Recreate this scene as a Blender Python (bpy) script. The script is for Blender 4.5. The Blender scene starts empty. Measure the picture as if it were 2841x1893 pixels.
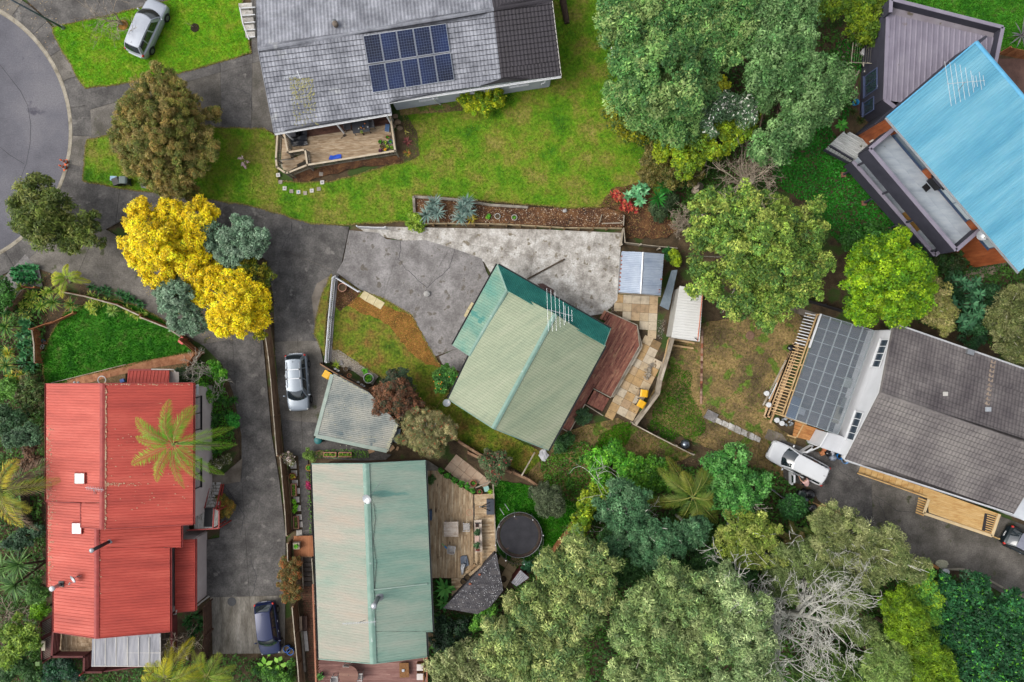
import bpy,math,random
import numpy as np
from mathutils import Vector,Matrix
random.seed(7);RNG=np.random.default_rng(11)
scene=bpy.context.scene
COL=scene.collection
PI=math.pi
Vec=Vector;RU=random.uniform;RGA=random.gauss;cos=math.cos;sin=math.sin;rads=math.radians
# camera, sky, sun, exposure
H=56.0                       # flying height of the camera over the ground, metres
FPX=1894.0                   # focal length in photograph pixels (24 mm on 36 mm)
cam_d=bpy.data.cameras.new('camera');cam=bpy.data.objects.new('camera',cam_d);COL.objects.link(cam)
cam.location=(0,0,H);cam.rotation_euler=(0,0,0)
cam_d.lens=24.0;cam_d.sensor_width=36.0;cam_d.clip_start=0.5;cam_d.clip_end=3000
scene.camera=cam
SUN_EL,SUN_AZ=rads(48),rads(262)     # azimuth clockwise from +Y: sun in the west
wd=bpy.data.worlds.new('World');scene.world=wd;wd.use_nodes=True
nt=wd.node_tree;bg=nt.nodes['Background']
sky=nt.nodes.new('ShaderNodeTexSky');sky.sky_type='NISHITA';sky.sun_disc=False
sky.sun_elevation=SUN_EL;sky.sun_rotation=SUN_AZ;sky.dust_density=4.0;sky.air_density=1.0
hsv=nt.nodes.new('ShaderNodeHueSaturation');hsv.inputs['Saturation'].default_value=0.30   # thin overcast: the blue is washed out
nt.links.new(sky.outputs[0],hsv.inputs['Color']);nt.links.new(hsv.outputs[0],bg.inputs['Color'])
bg.inputs['Strength'].default_value=0.15
sd=bpy.data.lights.new('sun','SUN');sd.energy=.9;sd.angle=rads(40);sd.color=(1.0,0.955,0.88)
sun=bpy.data.objects.new('sun',sd);COL.objects.link(sun);sun.location=(-30,0,60)
_d=Vec((sin(SUN_AZ)*cos(SUN_EL),cos(SUN_AZ)*cos(SUN_EL),sin(SUN_EL)))
sun.rotation_euler=_d.to_track_quat('Z','Y').to_euler()
vs=scene.view_settings;vs.view_transform='Standard';vs.look='None';vs.exposure=0.92;vs.gamma=1.0;vs.use_curve_mapping=False
scene.cycles.max_bounces=6;scene.cycles.diffuse_bounces=3;scene.cycles.glossy_bounces=3
scene.cycles.transmission_bounces=4;scene.cycles.transparent_max_bounces=8
scene.cycles.use_denoising=True

# measuring: photograph pixels -> places on the ground
VIEW=dict(F=(0,0,1.2074),t11=(0,0,.4082),t12=(700,0,.4082),t13=(1400,0,.4082),t14=(2120,0,.4083),
            t21=(0,620,.4082),t22=(700,620,.4082),t23=(1400,620,.4082),t24=(2120,620,.4083),
            t31=(0,1253,.4082),t32=(700,1253,.4082),t33=(1400,1253,.4082),t34=(2120,1253,.4083),
            dk=(740,300,.17),tr=(1170,1290,.2743),cr=(780,960,.1977),wc=(2100,1190,.1658),pg=(2100,850,.2423),
            bd=(2280,330,.287),gh=(2330,0,.2172),gr=(700,1630,.2125),dr=(500,1260,.2806),rd=(100,1680,.221),
            lw=(0,700,.2551),le=(0,1080,.518),pt=(1500,800,.2934),rw=(1130,520,.3527),rt=(2540,1380,.1914),S=(0,0,1.0))
def px(view,x,y):
    ox,oy,s=VIEW[view];return(ox+x*s,oy+y*s)
def P(x,y,z=0.0):
    s=(H-z)/FPX;return Vec(((x-1420.5)*s,(946.5-y)*s,z))
def W(view,x,y,z=0.0):
    return P(*px(view,x,y),z)
def WL(view,pts,z=0.0):
    return[W(view,p[0],p[1],p[2]if len(p)>2 else z)for p in pts]
def mpp(view,z=0.0):            # metres per view pixel at height z
    return VIEW[view][2]*(H-z)/FPX
def on_plane(view,x,y,pl):    # the point of a sloping plane seen at that pixel
    q=W(view,x,y,0.0);o=Vec((0,0,H));d=q-o
    n,p0=pl;t=(p0-o).dot(n)/d.dot(n);return o+d*t
def plane3(a,b,c):
    n=(b-a).cross(c-a).normalized()
    if n.z<0:n=-n
    return(n,a.copy())

# objects
ORG={}
def link(o,parent=None):
    COL.objects.link(o)
    if parent is not None:o.parent=parent
    return o
def tag(o,label=None,cat=None,group=None,kind=None):
    if label:o['label']=label
    if cat:o['category']=cat
    if group:o['group']=group
    if kind:o['kind']=kind
    return o
def thing(name,label,cat,loc=(0,0,0),group=None):
    o=bpy.data.objects.new(name,None);o.empty_display_size=.2;link(o)
    o.location=loc;ORG[o.name]=Vec(loc)
    return tag(o,label,cat,group)
def put(name,me,mat=None,parent=None):
    o=bpy.data.objects.new(name,me)
    if mat is not None and not me.materials:me.materials.append(mat)
    link(o,parent);ORG[o.name]=ORG[parent.name]if parent is not None else Vec((0,0,0))
    return o
def np_mesh(name,V,F,col=None,org=None,smooth=False):
    V=np.asarray(V,dtype=np.float32).reshape(-1,3);F=np.asarray(F,dtype=np.int32)
    if org is not None:V=V-np.array(org,dtype=np.float32)
    me=bpy.data.meshes.new(name);k=F.shape[1];m=F.shape[0]
    me.vertices.add(len(V));me.vertices.foreach_set('co',V.ravel())
    me.loops.add(m*k);me.loops.foreach_set('vertex_index',F.ravel())
    me.polygons.add(m);me.polygons.foreach_set('loop_start',np.arange(0,m*k,k,dtype=np.int32))
    if smooth:me.polygons.foreach_set('use_smooth',np.ones(m,dtype=bool))
    me.update(calc_edges=True)
    if col is not None:
        a=me.color_attributes.new('col','FLOAT_COLOR','POINT')
        c=np.ones((len(V),4),dtype=np.float32);c[:,:3]=col;a.data.foreach_set('color',c.ravel())
    return me

class MB:
    def __init__(s):s.v=[];s.f=[]
    def add(s,vs_,fs):
        b=len(s.v);s.v+=[Vec(p)for p in vs_];s.f+=[tuple(i+b for i in f)for f in fs];return s
    def box(s,c,size,rz=0.0,ax=None):
        c=Vec(c);hx,hy,hz=size[0]/2,size[1]/2,size[2]/2
        R=Matrix.Rotation(rz,3,'Z')if ax is None else Matrix(ax).transposed()
        vs_=[c+R@Vec((x*hx,y*hy,z*hz))for z in(-1,1)for x,y in((-1,-1),(1,-1),(1,1),(-1,1))]
        return s.add(vs_,[(3,2,1,0),(4,5,6,7),(0,1,5,4),(1,2,6,5),(2,3,7,6),(3,0,4,7)])
    def prism(s,poly,z0,z1=None):
        n=len(poly)
        A=sum(poly[i][0]*poly[(i+1)%n][1]-poly[(i+1)%n][0]*poly[i][1]for i in range(n))
        if A<0:poly=list(reversed(poly))
        if z1 is None:lo=[Vec((p[0],p[1],p[2]-z0))for p in poly];hi=[Vec(p)for p in poly]
        else:lo=[Vec((p[0],p[1],z0))for p in poly];hi=[Vec((p[0],p[1],z1))for p in poly]
        return s.add(lo+hi,[tuple(range(n-1,-1,-1)),tuple(range(n,2*n))]+[(i,(i+1)%n,n+(i+1)%n,n+i)for i in range(n)])
    def bar(s,a,b,w,h,up=(0,0,1)):
        a,b=Vec(a),Vec(b);d=b-a;L=d.length
        if L<1e-6:return s
        d/=L;u=Vec(up)
        if abs(d.dot(u))>.98:u=Vec((0,1,0))
        side=u.cross(d).normalized();u2=d.cross(side)
        return s.box((a+b)/2,(L,w,h),ax=(d,side,u2))
    def tube(s,pts,rad,n=6,cap=True):
        pts=[Vec(p)for p in pts]
        if not isinstance(rad,(list,tuple)):rad=[rad]*len(pts)
        b=len(s.v);u=None
        for i,p in enumerate(pts):
            d=(pts[min(i+1,len(pts)-1)]-pts[max(i-1,0)]).normalized()
            if u is None:
                u=d.orthogonal().normalized()
            else:
                u=(u-d*u.dot(d));u=u.normalized()if u.length>1e-5 else d.orthogonal().normalized()
            w=d.cross(u)
            for k in range(n):
                a=2*PI*k/n;s.v.append(p+(u*cos(a)+w*sin(a))*rad[i])
        for i in range(len(pts)-1):
            for k in range(n):
                s.f.append((b+i*n+k,b+i*n+(k+1)%n,b+(i+1)*n+(k+1)%n,b+(i+1)*n+k))
        if cap:
            s.f.append(tuple(b+k for k in range(n-1,-1,-1)));e=b+(len(pts)-1)*n
            s.f.append(tuple(e+k for k in range(n)))
        return s
    def lathe(s,c,prof,n=16,closed=False):
        c=Vec(c);b=len(s.v);m=len(prof)
        for r,z in prof:
            for k in range(n):
                a=2*PI*k/n;s.v.append(c+Vec((r*cos(a),r*sin(a),z)))
        for i in range(m-1):
            for k in range(n):s.f.append((b+i*n+k,b+i*n+(k+1)%n,b+(i+1)*n+(k+1)%n,b+(i+1)*n+k))
        if not closed:
            s.f.append(tuple(b+k for k in range(n-1,-1,-1)));e=b+(m-1)*n;s.f.append(tuple(e+k for k in range(n)))
        return s
    def ball(s,c,r,n=10,m=6,jit=0.0,rnd=random):
        c=Vec(c)
        if not isinstance(r,(tuple,list)):r=(r,r,r)
        b=len(s.v);s.v.append(c-Vec((0,0,r[2])))
        for i in range(1,m):
            ph=-PI/2+PI*i/m
            for k in range(n):
                a=2*PI*k/n;q=1+jit*(rnd.random()*2-1)
                s.v.append(c+Vec((r[0]*cos(ph)*cos(a)*q,r[1]*cos(ph)*sin(a)*q,r[2]*sin(ph)*q)))
        s.v.append(c+Vec((0,0,r[2])));t=len(s.v)-1
        for k in range(n):s.f.append((b,b+1+(k+1)%n,b+1+k))
        for i in range(m-2):
            for k in range(n):
                o=b+1+i*n;s.f.append((o+k,o+(k+1)%n,o+n+(k+1)%n,o+n+k))
        o=b+1+(m-2)*n
        for k in range(n):s.f.append((o+k,o+(k+1)%n,t))
        return s
    def grid(s,f,nu,nv,flip=False):
        b=len(s.v)
        for j in range(nv+1):
            for i in range(nu+1):s.v.append(Vec(f(i/nu,j/nv)))
        for j in range(nv):
            for i in range(nu):
                q=(b+j*(nu+1)+i,b+j*(nu+1)+i+1,b+(j+1)*(nu+1)+i+1,b+(j+1)*(nu+1)+i)
                s.f.append(q[::-1]if flip else q)
        return s
    def mesh(s,name,org=None,smooth=False):
        me=bpy.data.meshes.new(name)
        o=Vec((0,0,0))if org is None else org
        me.from_pydata([tuple(p-o)for p in s.v],[],s.f)
        if smooth:
            for p in me.polygons:p.use_smooth=True
        me.update();return me
    def make(s,name,mat,parent=None,smooth=False):
        org=ORG[parent.name]if parent is not None else None
        return put(name,s.mesh(name,org,smooth),mat,parent)
    def lone(s,name,mat,label,cat,group=None,smooth=False,kind=None):
        xs=[p.x for p in s.v];ys=[p.y for p in s.v];zs=[p.z for p in s.v]
        o=Vec(((min(xs)+max(xs))/2,(min(ys)+max(ys))/2,min(zs)))
        ob=put(name,s.mesh(name,o,smooth),mat);ob.location=o;ORG[ob.name]=o
        return tag(ob,label,cat,group,kind)

def clip_half(poly,p,n):
    out=[];m=len(poly)
    for i in range(m):
        a,b=poly[i],poly[(i+1)%m]
        da=(a[0]-p[0])*n[0]+(a[1]-p[1])*n[1];db=(b[0]-p[0])*n[0]+(b[1]-p[1])*n[1]
        if da>=0:out.append(Vec(a))
        if(da>=0)!=(db>=0):
            t=da/(da-db);out.append(Vec(a).lerp(Vec(b),t))
    return out
def area2(poly):
    return abs(sum(poly[i][0]*poly[(i+1)%len(poly)][1]-poly[(i+1)%len(poly)][0]*poly[i][1]for i in range(len(poly))))/2 if len(poly)>2 else 0
def strips(poly,d,width,gap):
    d=Vec((d[0],d[1])).normalized();n=Vec((-d.y,d.x))
    c=[p[0]*n.x+p[1]*n.y for p in poly];lo,hi=min(c),max(c);k=max(1,round((hi-lo)/width));w=(hi-lo)/k
    for i in range(k):
        a=lo+i*w+gap/2;b=lo+(i+1)*w-gap/2
        q=clip_half(poly,n*a,n);q=clip_half(q,n*b,-n)
        if len(q)>=3 and area2(q)>.004:yield q
def boards(parent,poly,d,width,gap,thick,mat,name='plank',brk=None,z=None):
    k=0
    for q in strips(poly,d,width,gap):
        dd=Vec((d[0],d[1])).normalized();pcs=[q]
        if brk:
            c=[p[0]*dd.x+p[1]*dd.y for p in q];lo,hi=min(c),max(c);s=lo+brk*RU(.35,1.0);pcs=[];cur=q
            while s<hi-.4:
                a=clip_half(cur,dd*(s-.003),-dd);cur=clip_half(cur,dd*(s+.003),dd)
                if len(a)>2:pcs.append(a)
                s+=brk
            if len(cur)>2:pcs.append(cur)
        for r in pcs:
            if area2(r)<.003:continue
            up=RU(-.002,.002)
            r=[Vec((p[0],p[1],(p[2]if z is None else z)+up))for p in r]
            MB().prism(r,thick).make(name,mat,parent);k+=1
    return k
def inset(poly,g):
    n=len(poly);A=sum(poly[i][0]*poly[(i+1)%n][1]-poly[(i+1)%n][0]*poly[i][1]for i in range(n))
    out=[]
    for i in range(n):
        a,b,c=Vec(poly[i-1][:2]),Vec(poly[i][:2]),Vec(poly[(i+1)%n][:2])
        d1=(b-a).normalized();d2=(c-b).normalized();s=1 if A>0 else-1
        n1=Vec((-d1.y,d1.x))*s;n2=Vec((-d2.y,d2.x))*s;m=n1+n2
        m=m/max(.4,m.length_squared)*2 if m.length>1e-6 else n1
        q=b+m*g;out.append(Vec((q.x,q.y,poly[i][2]if len(poly[i])>2 else 0)))
    return out
ZV=lambda z:Vec((0,0,z))
def copy_tree(o,parent=None):
    c=o.copy();COL.objects.link(c);c.parent=parent;ORG[c.name]=ORG.get(o.name,ZV(0))
    for ch in list(o.children):copy_tree(ch,c)
    return c

# materials
def lin(c):
    return tuple((v/255/12.92 if v/255<=.04045 else((v/255+.055)/1.055)**2.4)for v in c)
KA=.60
def alb(c,k=KA):
    return tuple(min(.85,v*k)for v in lin(c))+(1,)
MATS={}
def M(name,cols,scale=2.0,rough=.85,bump=0.0,rnd=0.0,metal=0.0,spec=.3,stretch=(1,1,1),detail=6,fine=0.0,fscale=60,coat=0.0,bscale=None,spots=None,stops=None,dist=0.0,rot=None):
    if name in MATS:return MATS[name]
    m=bpy.data.materials.new(name);m.use_nodes=True;t=m.node_tree;N=t.nodes;L=t.links
    b=N['Principled BSDF'];b.inputs['Roughness'].default_value=rough;b.inputs['Metallic'].default_value=metal
    b.inputs['Specular IOR Level'].default_value=spec;b.inputs['Coat Weight'].default_value=coat
    if coat:b.inputs['Coat Roughness'].default_value=.08
    tc=N.new('ShaderNodeTexCoord');mp=N.new('ShaderNodeMapping');mp.inputs['Scale'].default_value=stretch
    L.new(tc.outputs['Object'],mp.inputs['Vector'])
    if rot is not None:mp.vector_type='TEXTURE';mp.inputs['Rotation'].default_value=(0,0,rads(rot));mp.inputs['Scale'].default_value=tuple(1/q for q in stretch)
    if rnd:
        oi=N.new('ShaderNodeObjectInfo');sc=N.new('ShaderNodeVectorMath');sc.operation='SCALE'
        cb=N.new('ShaderNodeCombineXYZ');
        for i in range(3):L.new(oi.outputs['Random'],cb.inputs[i])
        sc.inputs['Scale'].default_value=37.0;L.new(cb.outputs[0],sc.inputs[0]);
        if not any(w in name for w in('roof','faded','tile_','concrete')):L.new(sc.outputs[0],mp.inputs['Location'])   # big painted areas keep one continuous pattern
    nz=N.new('ShaderNodeTexNoise');nz.inputs['Scale'].default_value=scale;nz.inputs['Detail'].default_value=detail;nz.inputs['Distortion'].default_value=dist
    nz.inputs['Roughness'].default_value=.62
    L.new(mp.outputs[0],nz.inputs['Vector'])
    cr=N.new('ShaderNodeValToRGB');e=cr.color_ramp.elements
    k=len(cols)
    if k==1:cols=[cols[0],cols[0]];k=2
    st=stops or[.34+.32*i/(k-1)for i in range(k)]
    e[0].position=st[0];e[0].color=alb(cols[0]);e[1].position=st[-1];e[1].color=alb(cols[-1])
    for i in range(1,k-1):
        q=e.new(st[i]);q.color=alb(cols[i])
    L.new(nz.outputs[0],cr.inputs[0]);out=cr.outputs[0]
    if spots:
        n3=N.new('ShaderNodeTexNoise');n3.inputs['Scale'].default_value=spots[1];n3.inputs['Detail'].default_value=4;L.new(mp.outputs[0],n3.inputs['Vector'])
        mr=N.new('ShaderNodeMapRange');mr.inputs['From Min'].default_value=spots[2];mr.inputs['From Max'].default_value=spots[2]+.06;L.new(n3.outputs[0],mr.inputs['Value'])
        mx=N.new('ShaderNodeMix');mx.data_type='RGBA';L.new(mr.outputs[0],mx.inputs['Factor']);L.new(out,mx.inputs['A']);mx.inputs['B'].default_value=alb(spots[0]);out=mx.outputs['Result']
    if fine or rnd:
        hs=N.new('ShaderNodeHueSaturation');L.new(out,hs.inputs['Color']);out=hs.outputs[0]
        val=None
        if fine:
            n2=N.new('ShaderNodeTexNoise');n2.inputs['Scale'].default_value=fscale;n2.inputs['Detail'].default_value=3;L.new(mp.outputs[0],n2.inputs['Vector'])
            m2=N.new('ShaderNodeMapRange');m2.inputs['From Min'].default_value=.3;m2.inputs['From Max'].default_value=.7
            m2.inputs['To Min'].default_value=1-fine;m2.inputs['To Max'].default_value=1+fine;L.new(n2.outputs[0],m2.inputs['Value']);val=m2.outputs[0]
        if rnd:
            m3=N.new('ShaderNodeMapRange');m3.inputs['To Min'].default_value=1-rnd;m3.inputs['To Max'].default_value=1+rnd;L.new(oi.outputs['Random'],m3.inputs['Value'])
            if val is not None:
                mu=N.new('ShaderNodeMath');mu.operation='MULTIPLY';L.new(val,mu.inputs[0]);L.new(m3.outputs[0],mu.inputs[1]);val=mu.outputs[0]
            else:val=m3.outputs[0]
        L.new(val,hs.inputs['Value'])
    L.new(out,b.inputs['Base Color'])
    if bump:
        bn=N.new('ShaderNodeTexNoise');bn.inputs['Scale'].default_value=bscale or fscale;bn.inputs['Detail'].default_value=5;L.new(mp.outputs[0],bn.inputs['Vector'])
        bp=N.new('ShaderNodeBump');bp.inputs['Strength'].default_value=bump;bp.inputs['Distance'].default_value=.03;L.new(bn.outputs[0],bp.inputs['Height']);L.new(bp.outputs[0],b.inputs['Normal'])
    MATS[name]=m;return m
def solid(name,c,rough=.6,metal=0.0,spec=.4,coat=0.0,rnd=0.0):
    d=tuple(max(0,v*.93)for v in c)
    return M(name,[d,c],scale=5,rough=rough,metal=metal,spec=spec,coat=coat,rnd=rnd,detail=3)
def glass(name,c,rough=.06):
    return M(name,[c],rough=rough,spec=.8,coat=.3)
def leafmat(name,rough=.55,trans=.22,spec=.25):
    if name in MATS:return MATS[name]
    m=bpy.data.materials.new(name);m.use_nodes=True;t=m.node_tree;N=t.nodes;L=t.links
    b=N['Principled BSDF'];b.inputs['Roughness'].default_value=rough;b.inputs['Specular IOR Level'].default_value=spec
    at=N.new('ShaderNodeAttribute');at.attribute_name='col';L.new(at.outputs['Color'],b.inputs['Base Color'])
    tr=N.new('ShaderNodeBsdfTranslucent');L.new(at.outputs['Color'],tr.inputs['Color'])
    mx=N.new('ShaderNodeMixShader');mx.inputs[0].default_value=trans
    L.new(b.outputs[0],mx.inputs[1]);L.new(tr.outputs[0],mx.inputs[2]);L.new(mx.outputs[0],N['Material Output'].inputs['Surface'])
    MATS[name]=m;return m
LEAF=leafmat('leaf');DRYLEAF=leafmat('dry_leaf',.8,.1,.1);BLADE=leafmat('grass_blade',.75,.25,.1)
def clear_sheet(name,c,alpha):
    m=bpy.data.materials.new(name);m.use_nodes=True;b=m.node_tree.nodes['Principled BSDF']
    b.inputs['Base Color'].default_value=alb(c);b.inputs['Alpha'].default_value=alpha;b.inputs['Roughness'].default_value=.25
    MATS[name]=m;return m
# the setting: ground, road, drives, lawns
def wob(poly,step=.5,amp=.06):
    out=[];n=len(poly)
    for i in range(n):
        a,b=Vec(poly[i]),Vec(poly[(i+1)%n]);d=b-a;k=max(1,int(d.length/step));nn=Vec((-d.y,d.x,0)).normalized()
        for j in range(k):
            q=a+d*(j/k)+nn*RU(-amp,amp)*(0 if j==0 else 1);out.append(q)
    return out
def struct(name,poly,z0,z1,mat):
    o=MB().prism(poly,z0,z1).make(name,mat);return tag(o,kind='structure')
def inpoly(X,Y,poly):
    ins=np.zeros(len(X),bool);n=len(poly);j=n-1
    for i in range(n):
        xi,yi,xj,yj=poly[i][0],poly[i][1],poly[j][0],poly[j][1]
        c=((yi>Y)!=(yj>Y))&(X<(xj-xi)*(Y-yi)/(yj-yi+1e-12)+xi);ins^=c;j=i
    return ins
def scatter(poly,dens):
    xs=[p[0]for p in poly];ys=[p[1]for p in poly]
    n=int((max(xs)-min(xs))*(max(ys)-min(ys))*dens)
    X=RNG.uniform(min(xs),max(xs),n);Y=RNG.uniform(min(ys),max(ys),n);k=inpoly(X,Y,poly)
    return X[k],Y[k]
def vnoise(X,Y,s,seed=0):
    r=np.random.default_rng(seed);G=r.random((64,64));u=X/s+31.3;v=Y/s+17.7
    i=np.floor(u).astype(int);j=np.floor(v).astype(int);fu=u-i;fv=v-j;fu=fu*fu*(3-2*fu);fv=fv*fv*(3-2*fv)
    g=lambda a,b:G[a%64,b%64]
    return(g(i,j)*(1-fu)+g(i+1,j)*fu)*(1-fv)+(g(i,j+1)*(1-fu)+g(i+1,j+1)*fu)*fv
KL=.86      # leaves and blades: palettes are picked from sunlit tops of crowns
def pal(cols,n,t=None):
    c=np.array([alb(q,KL)[:3]for q in cols]);k=len(cols)
    t=RNG.random(n)if t is None else np.clip(t,0,.999)
    f=t*(k-1);i=np.floor(f).astype(int);w=(f-i)[:,None]
    return c[i]*(1-w)+c[np.minimum(i+1,k-1)]*w
def blades(name,poly,z,dens,hgt,cols,label,cat='grass',wid=.022,holes=(),seed=3):
    X,Y=scatter(poly,dens)
    for h in holes:
        k=~inpoly(X,Y,h);X,Y=X[k],Y[k]
    n=len(X);a=RNG.uniform(0,2*PI,n);h=hgt*RNG.uniform(.5,1.3,n);lean=RNG.uniform(.2,1.0,n)*h
    b=RNG.uniform(0,2*PI,n);w=wid*RNG.uniform(.7,1.6,n)
    V=np.zeros((n,3,3));V[:,0]=np.c_[X-np.cos(a)*w,Y-np.sin(a)*w,np.full(n,z)];V[:,1]=np.c_[X+np.cos(a)*w,Y+np.sin(a)*w,np.full(n,z)]
    V[:,2]=np.c_[X+np.cos(b)*lean,Y+np.sin(b)*lean,z+h]
    t=.6*vnoise(X,Y,1.6,seed)+.4*vnoise(X,Y,.35,seed+1)+RNG.normal(0,.18,n)
    C=np.repeat(pal(cols,n,t),3,0)
    me=np_mesh(name,V.reshape(-1,3),np.arange(n*3).reshape(-1,3),C)
    return tag(put(name,me,BLADE),label,cat,kind='stuff')
def chips(name,poly,z,dens,size,cols,label,cat):
    X,Y=scatter(poly,dens);n=len(X)
    a=RNG.uniform(0,2*PI,n);L=size*RNG.uniform(.4,1.5,n);w=L*RNG.uniform(.15,.5,n);zz=z+RNG.uniform(.004,.03,n);tl=RNG.uniform(-.3,.3,n)*L
    c,s=np.cos(a),np.sin(a);V=np.zeros((n,4,3))
    V[:,0]=np.c_[X-c*L,Y-s*L,zz-.003];V[:,1]=np.c_[X+s*w,Y-c*w,zz+.004];V[:,2]=np.c_[X+c*L,Y+s*L,zz+np.abs(tl)];V[:,3]=np.c_[X-s*w,Y+c*w,zz+.002]
    me=np_mesh(name,V.reshape(-1,3),np.arange(n*4).reshape(-1,4),np.repeat(pal(cols,n),4,0))
    return tag(put(name,me,DRYLEAF),label,cat,kind='stuff')

soil_m=M('soil',[(62,54,38),(90,74,54),(106,92,66)],scale=.9,rough=.95,fine=.3,fscale=14,bump=.6,bscale=9,spots=((66,88,36),.45,.53))
g=MB().grid(lambda u,v:((u-.5)*1600,(v-.5)*1600,0),8,8).make('ground',soil_m);tag(g,kind='structure')
road_m=M('road_asphalt',[(94,93,100),(110,109,116),(124,122,127)],scale=.22,rough=.9,fine=.16,fscale=10,bump=.25,bscale=70,spots=((84,82,92),.5,.66))
kerb_m=M('kerb_concrete',[(120,112,96),(158,150,134),(176,168,152)],scale=1.6,rough=.9,fine=.15,fscale=25,bump=.3)
DARKC=[(78,75,73),(98,95,92),(118,114,110)]
dark_m=M('dark_concrete',DARKC,scale=.8,rough=.92,rnd=.07,fine=.26,fscale=8,bump=.25,bscale=60,spots=((126,122,117),1.3,.62),detail=11)
dark2_m=M('dark_mossy_concrete',[(88,84,76),(112,107,100),(136,130,122)],scale=.6,rough=.92,rnd=.06,fine=.24,fscale=9,bump=.25,bscale=60,spots=((84,86,62),.9,.63),detail=9)
mid_m=M('mid_concrete',[(112,108,106),(138,134,132),(164,160,158)],scale=.8,rough=.92,rnd=.05,fine=.2,fscale=8,bump=.25,bscale=60,spots=((112,106,98),1.6,.6),detail=9)
light_m=M('light_concrete',[(146,140,132),(186,181,173),(218,215,209)],scale=1.1,rough=.92,rnd=.05,fine=.24,fscale=8,bump=.25,bscale=60,spots=((134,124,108),1.8,.62),detail=10)
lowpad_m=M('pale_pad_concrete',[(96,90,80),(128,122,112),(156,150,140)],scale=.7,rough=.92,fine=.24,fscale=8,bump=.25,detail=10,stretch=(2.2,.5,1))
path_m=M('brown_concrete',[(96,86,74),(126,116,104),(150,140,128)],scale=.8,rough=.92,rnd=.06,fine=.12,bump=.25)

# road: the turning circle and the street leading off to the west
RC=P(-186,367);RR=377*H/FPX
arc=lambda r,a0,a1,n:[RC+Vec((r*cos(rads(a0+(a1-a0)*i/n)),r*sin(rads(a0+(a1-a0)*i/n)),0))for i in range(n+1)]
struct('road',arc(RR,-150,150,60)+[RC+Vec((-60,5,0)),RC+Vec((-60,-5,0))],-.1,.010,road_m)
k=MB();A,B=arc(RR,-115,115,70),arc(RR+.36,-115,115,70)
prof=[(0,.012),(.14,.025),(.2,.10),(.36,.115)]
for i in range(70):
    row=[]
    for q in(i,i+1):
        d=(B[q]-A[q]).normalized();row.append([Vec((A[q].x+d.x*x,A[q].y+d.y*x,z))for x,z in prof])
    for j in range(3):k.add([row[0][j],row[0][j+1],row[1][j+1],row[1][j]],[(0,1,2,3)])
k.v=k.v;tag(k.make('kerb',kerb_m),kind='structure')
# long cracks sealed with bitumen in the road
seal_m=solid('bitumen_seal',(58,56,62),.8)
def ribbon(pts,w,z,mb=None):
    mb=mb or MB();pts=[Vec(p)for p in pts];b=len(mb.v)
    for i,p in enumerate(pts):
        d=(pts[min(i+1,len(pts)-1)]-pts[max(i-1,0)]).normalized();n=Vec((-d.y,d.x,0))*w/2*RU(.6,1.3)
        mb.v+=[Vec((p.x+n.x,p.y+n.y,z)),Vec((p.x-n.x,p.y-n.y,z))]
    for i in range(len(pts)-1):mb.f.append((b+2*i+1,b+2*i+3,b+2*i+2,b+2*i))
    return mb
for pts in([(0,440),(70,530),(140,620),(190,720),(210,850),(205,980),(180,1110),(135,1230)],[(0,1000),(60,1050),(165,1115)]):
    tag(ribbon(WL('t11',pts),.05,.014).make('crack_seal',seal_m,None),kind='structure')

def cracks(view,lines,z):
    for pts in lines:
        q=[]
        for a,b in zip(pts[:-1],pts[1:]):
            k=6
            for i in range(k):q.append(W(view,a[0]+(b[0]-a[0])*i/k+RGA(0,3),a[1]+(b[1]-a[1])*i/k+RGA(0,3)))
        q.append(W(view,*pts[-1]));tag(ribbon(q,.035,z).make('crack',seal_m),kind='structure')
def slabs(name,poly,z,mats,cuts=(),gap=.02,thick=.14,key=None):
    base=struct(name,poly,z-thick-.02,z-.025,path_m)
    pcs=[list(poly)]
    for a,b in cuts:
        d=(b-a);n=Vec((-d.y,d.x)).normalized();nxt=[]
        for q in pcs:
            u=clip_half(q,a.xy+n*gap/2,n);w=clip_half(q,a.xy-n*gap/2,-n)
            nxt+=[r for r in(u,w)if len(r)>2 and area2(r)>.02]
        pcs=nxt
    for i,q in enumerate(pcs):
        m=mats(sum(q,Vec())/len(q))if callable(mats)else mats if not isinstance(mats,(list,tuple))else mats[i%len(mats)]
        MB().prism(q,z-.06,z+RU(-.003,.003)).make('concrete_slab',m,base)
    return base
def cut(view,x0,y0,x1,y1):return(W(view,x0,y0),W(view,x1,y1))
ZP=.10
# footpath round the turning circle, in radial slabs
fp_in,fp_out=RR+.365,RR+.365+1.55
fp=struct('footpath',arc(fp_in,-72,68,30)+arc(fp_out,-72,68,30)[::-1],0,.05,path_m)
for i in range(12):
    a0,a1=-70+i*11.4,-70+(i+1)*11.4-.12
    MB().prism(arc(fp_in+.005,a0,a1,4)+arc(fp_out,a0,a1,4)[::-1],.03,ZP).make('concrete_slab',[dark_m,dark_m,dark2_m][i%3],fp)
slabs('driveway',WL('F',[(128,62),(50,-10),(40,-60),(420,-60),(390,2),(245,38)]),ZP-.004,dark_m,[cut('F',75,-20,150,70),cut('F',240,-30,215,60)])
slabs('driveway',WL('F',[(196,206),(300,188),(440,163),(580,125),(576,-60),(610,-60),(632,306),(610,300),(490,294),(300,302),(203,322)]),ZP-.004,[dark_m,dark_m,dark2_m],
      [cut('t11',1500,430,1510,860),cut('F',570,150,640,130),cut('t11',1715,600,1710,860)])
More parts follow.
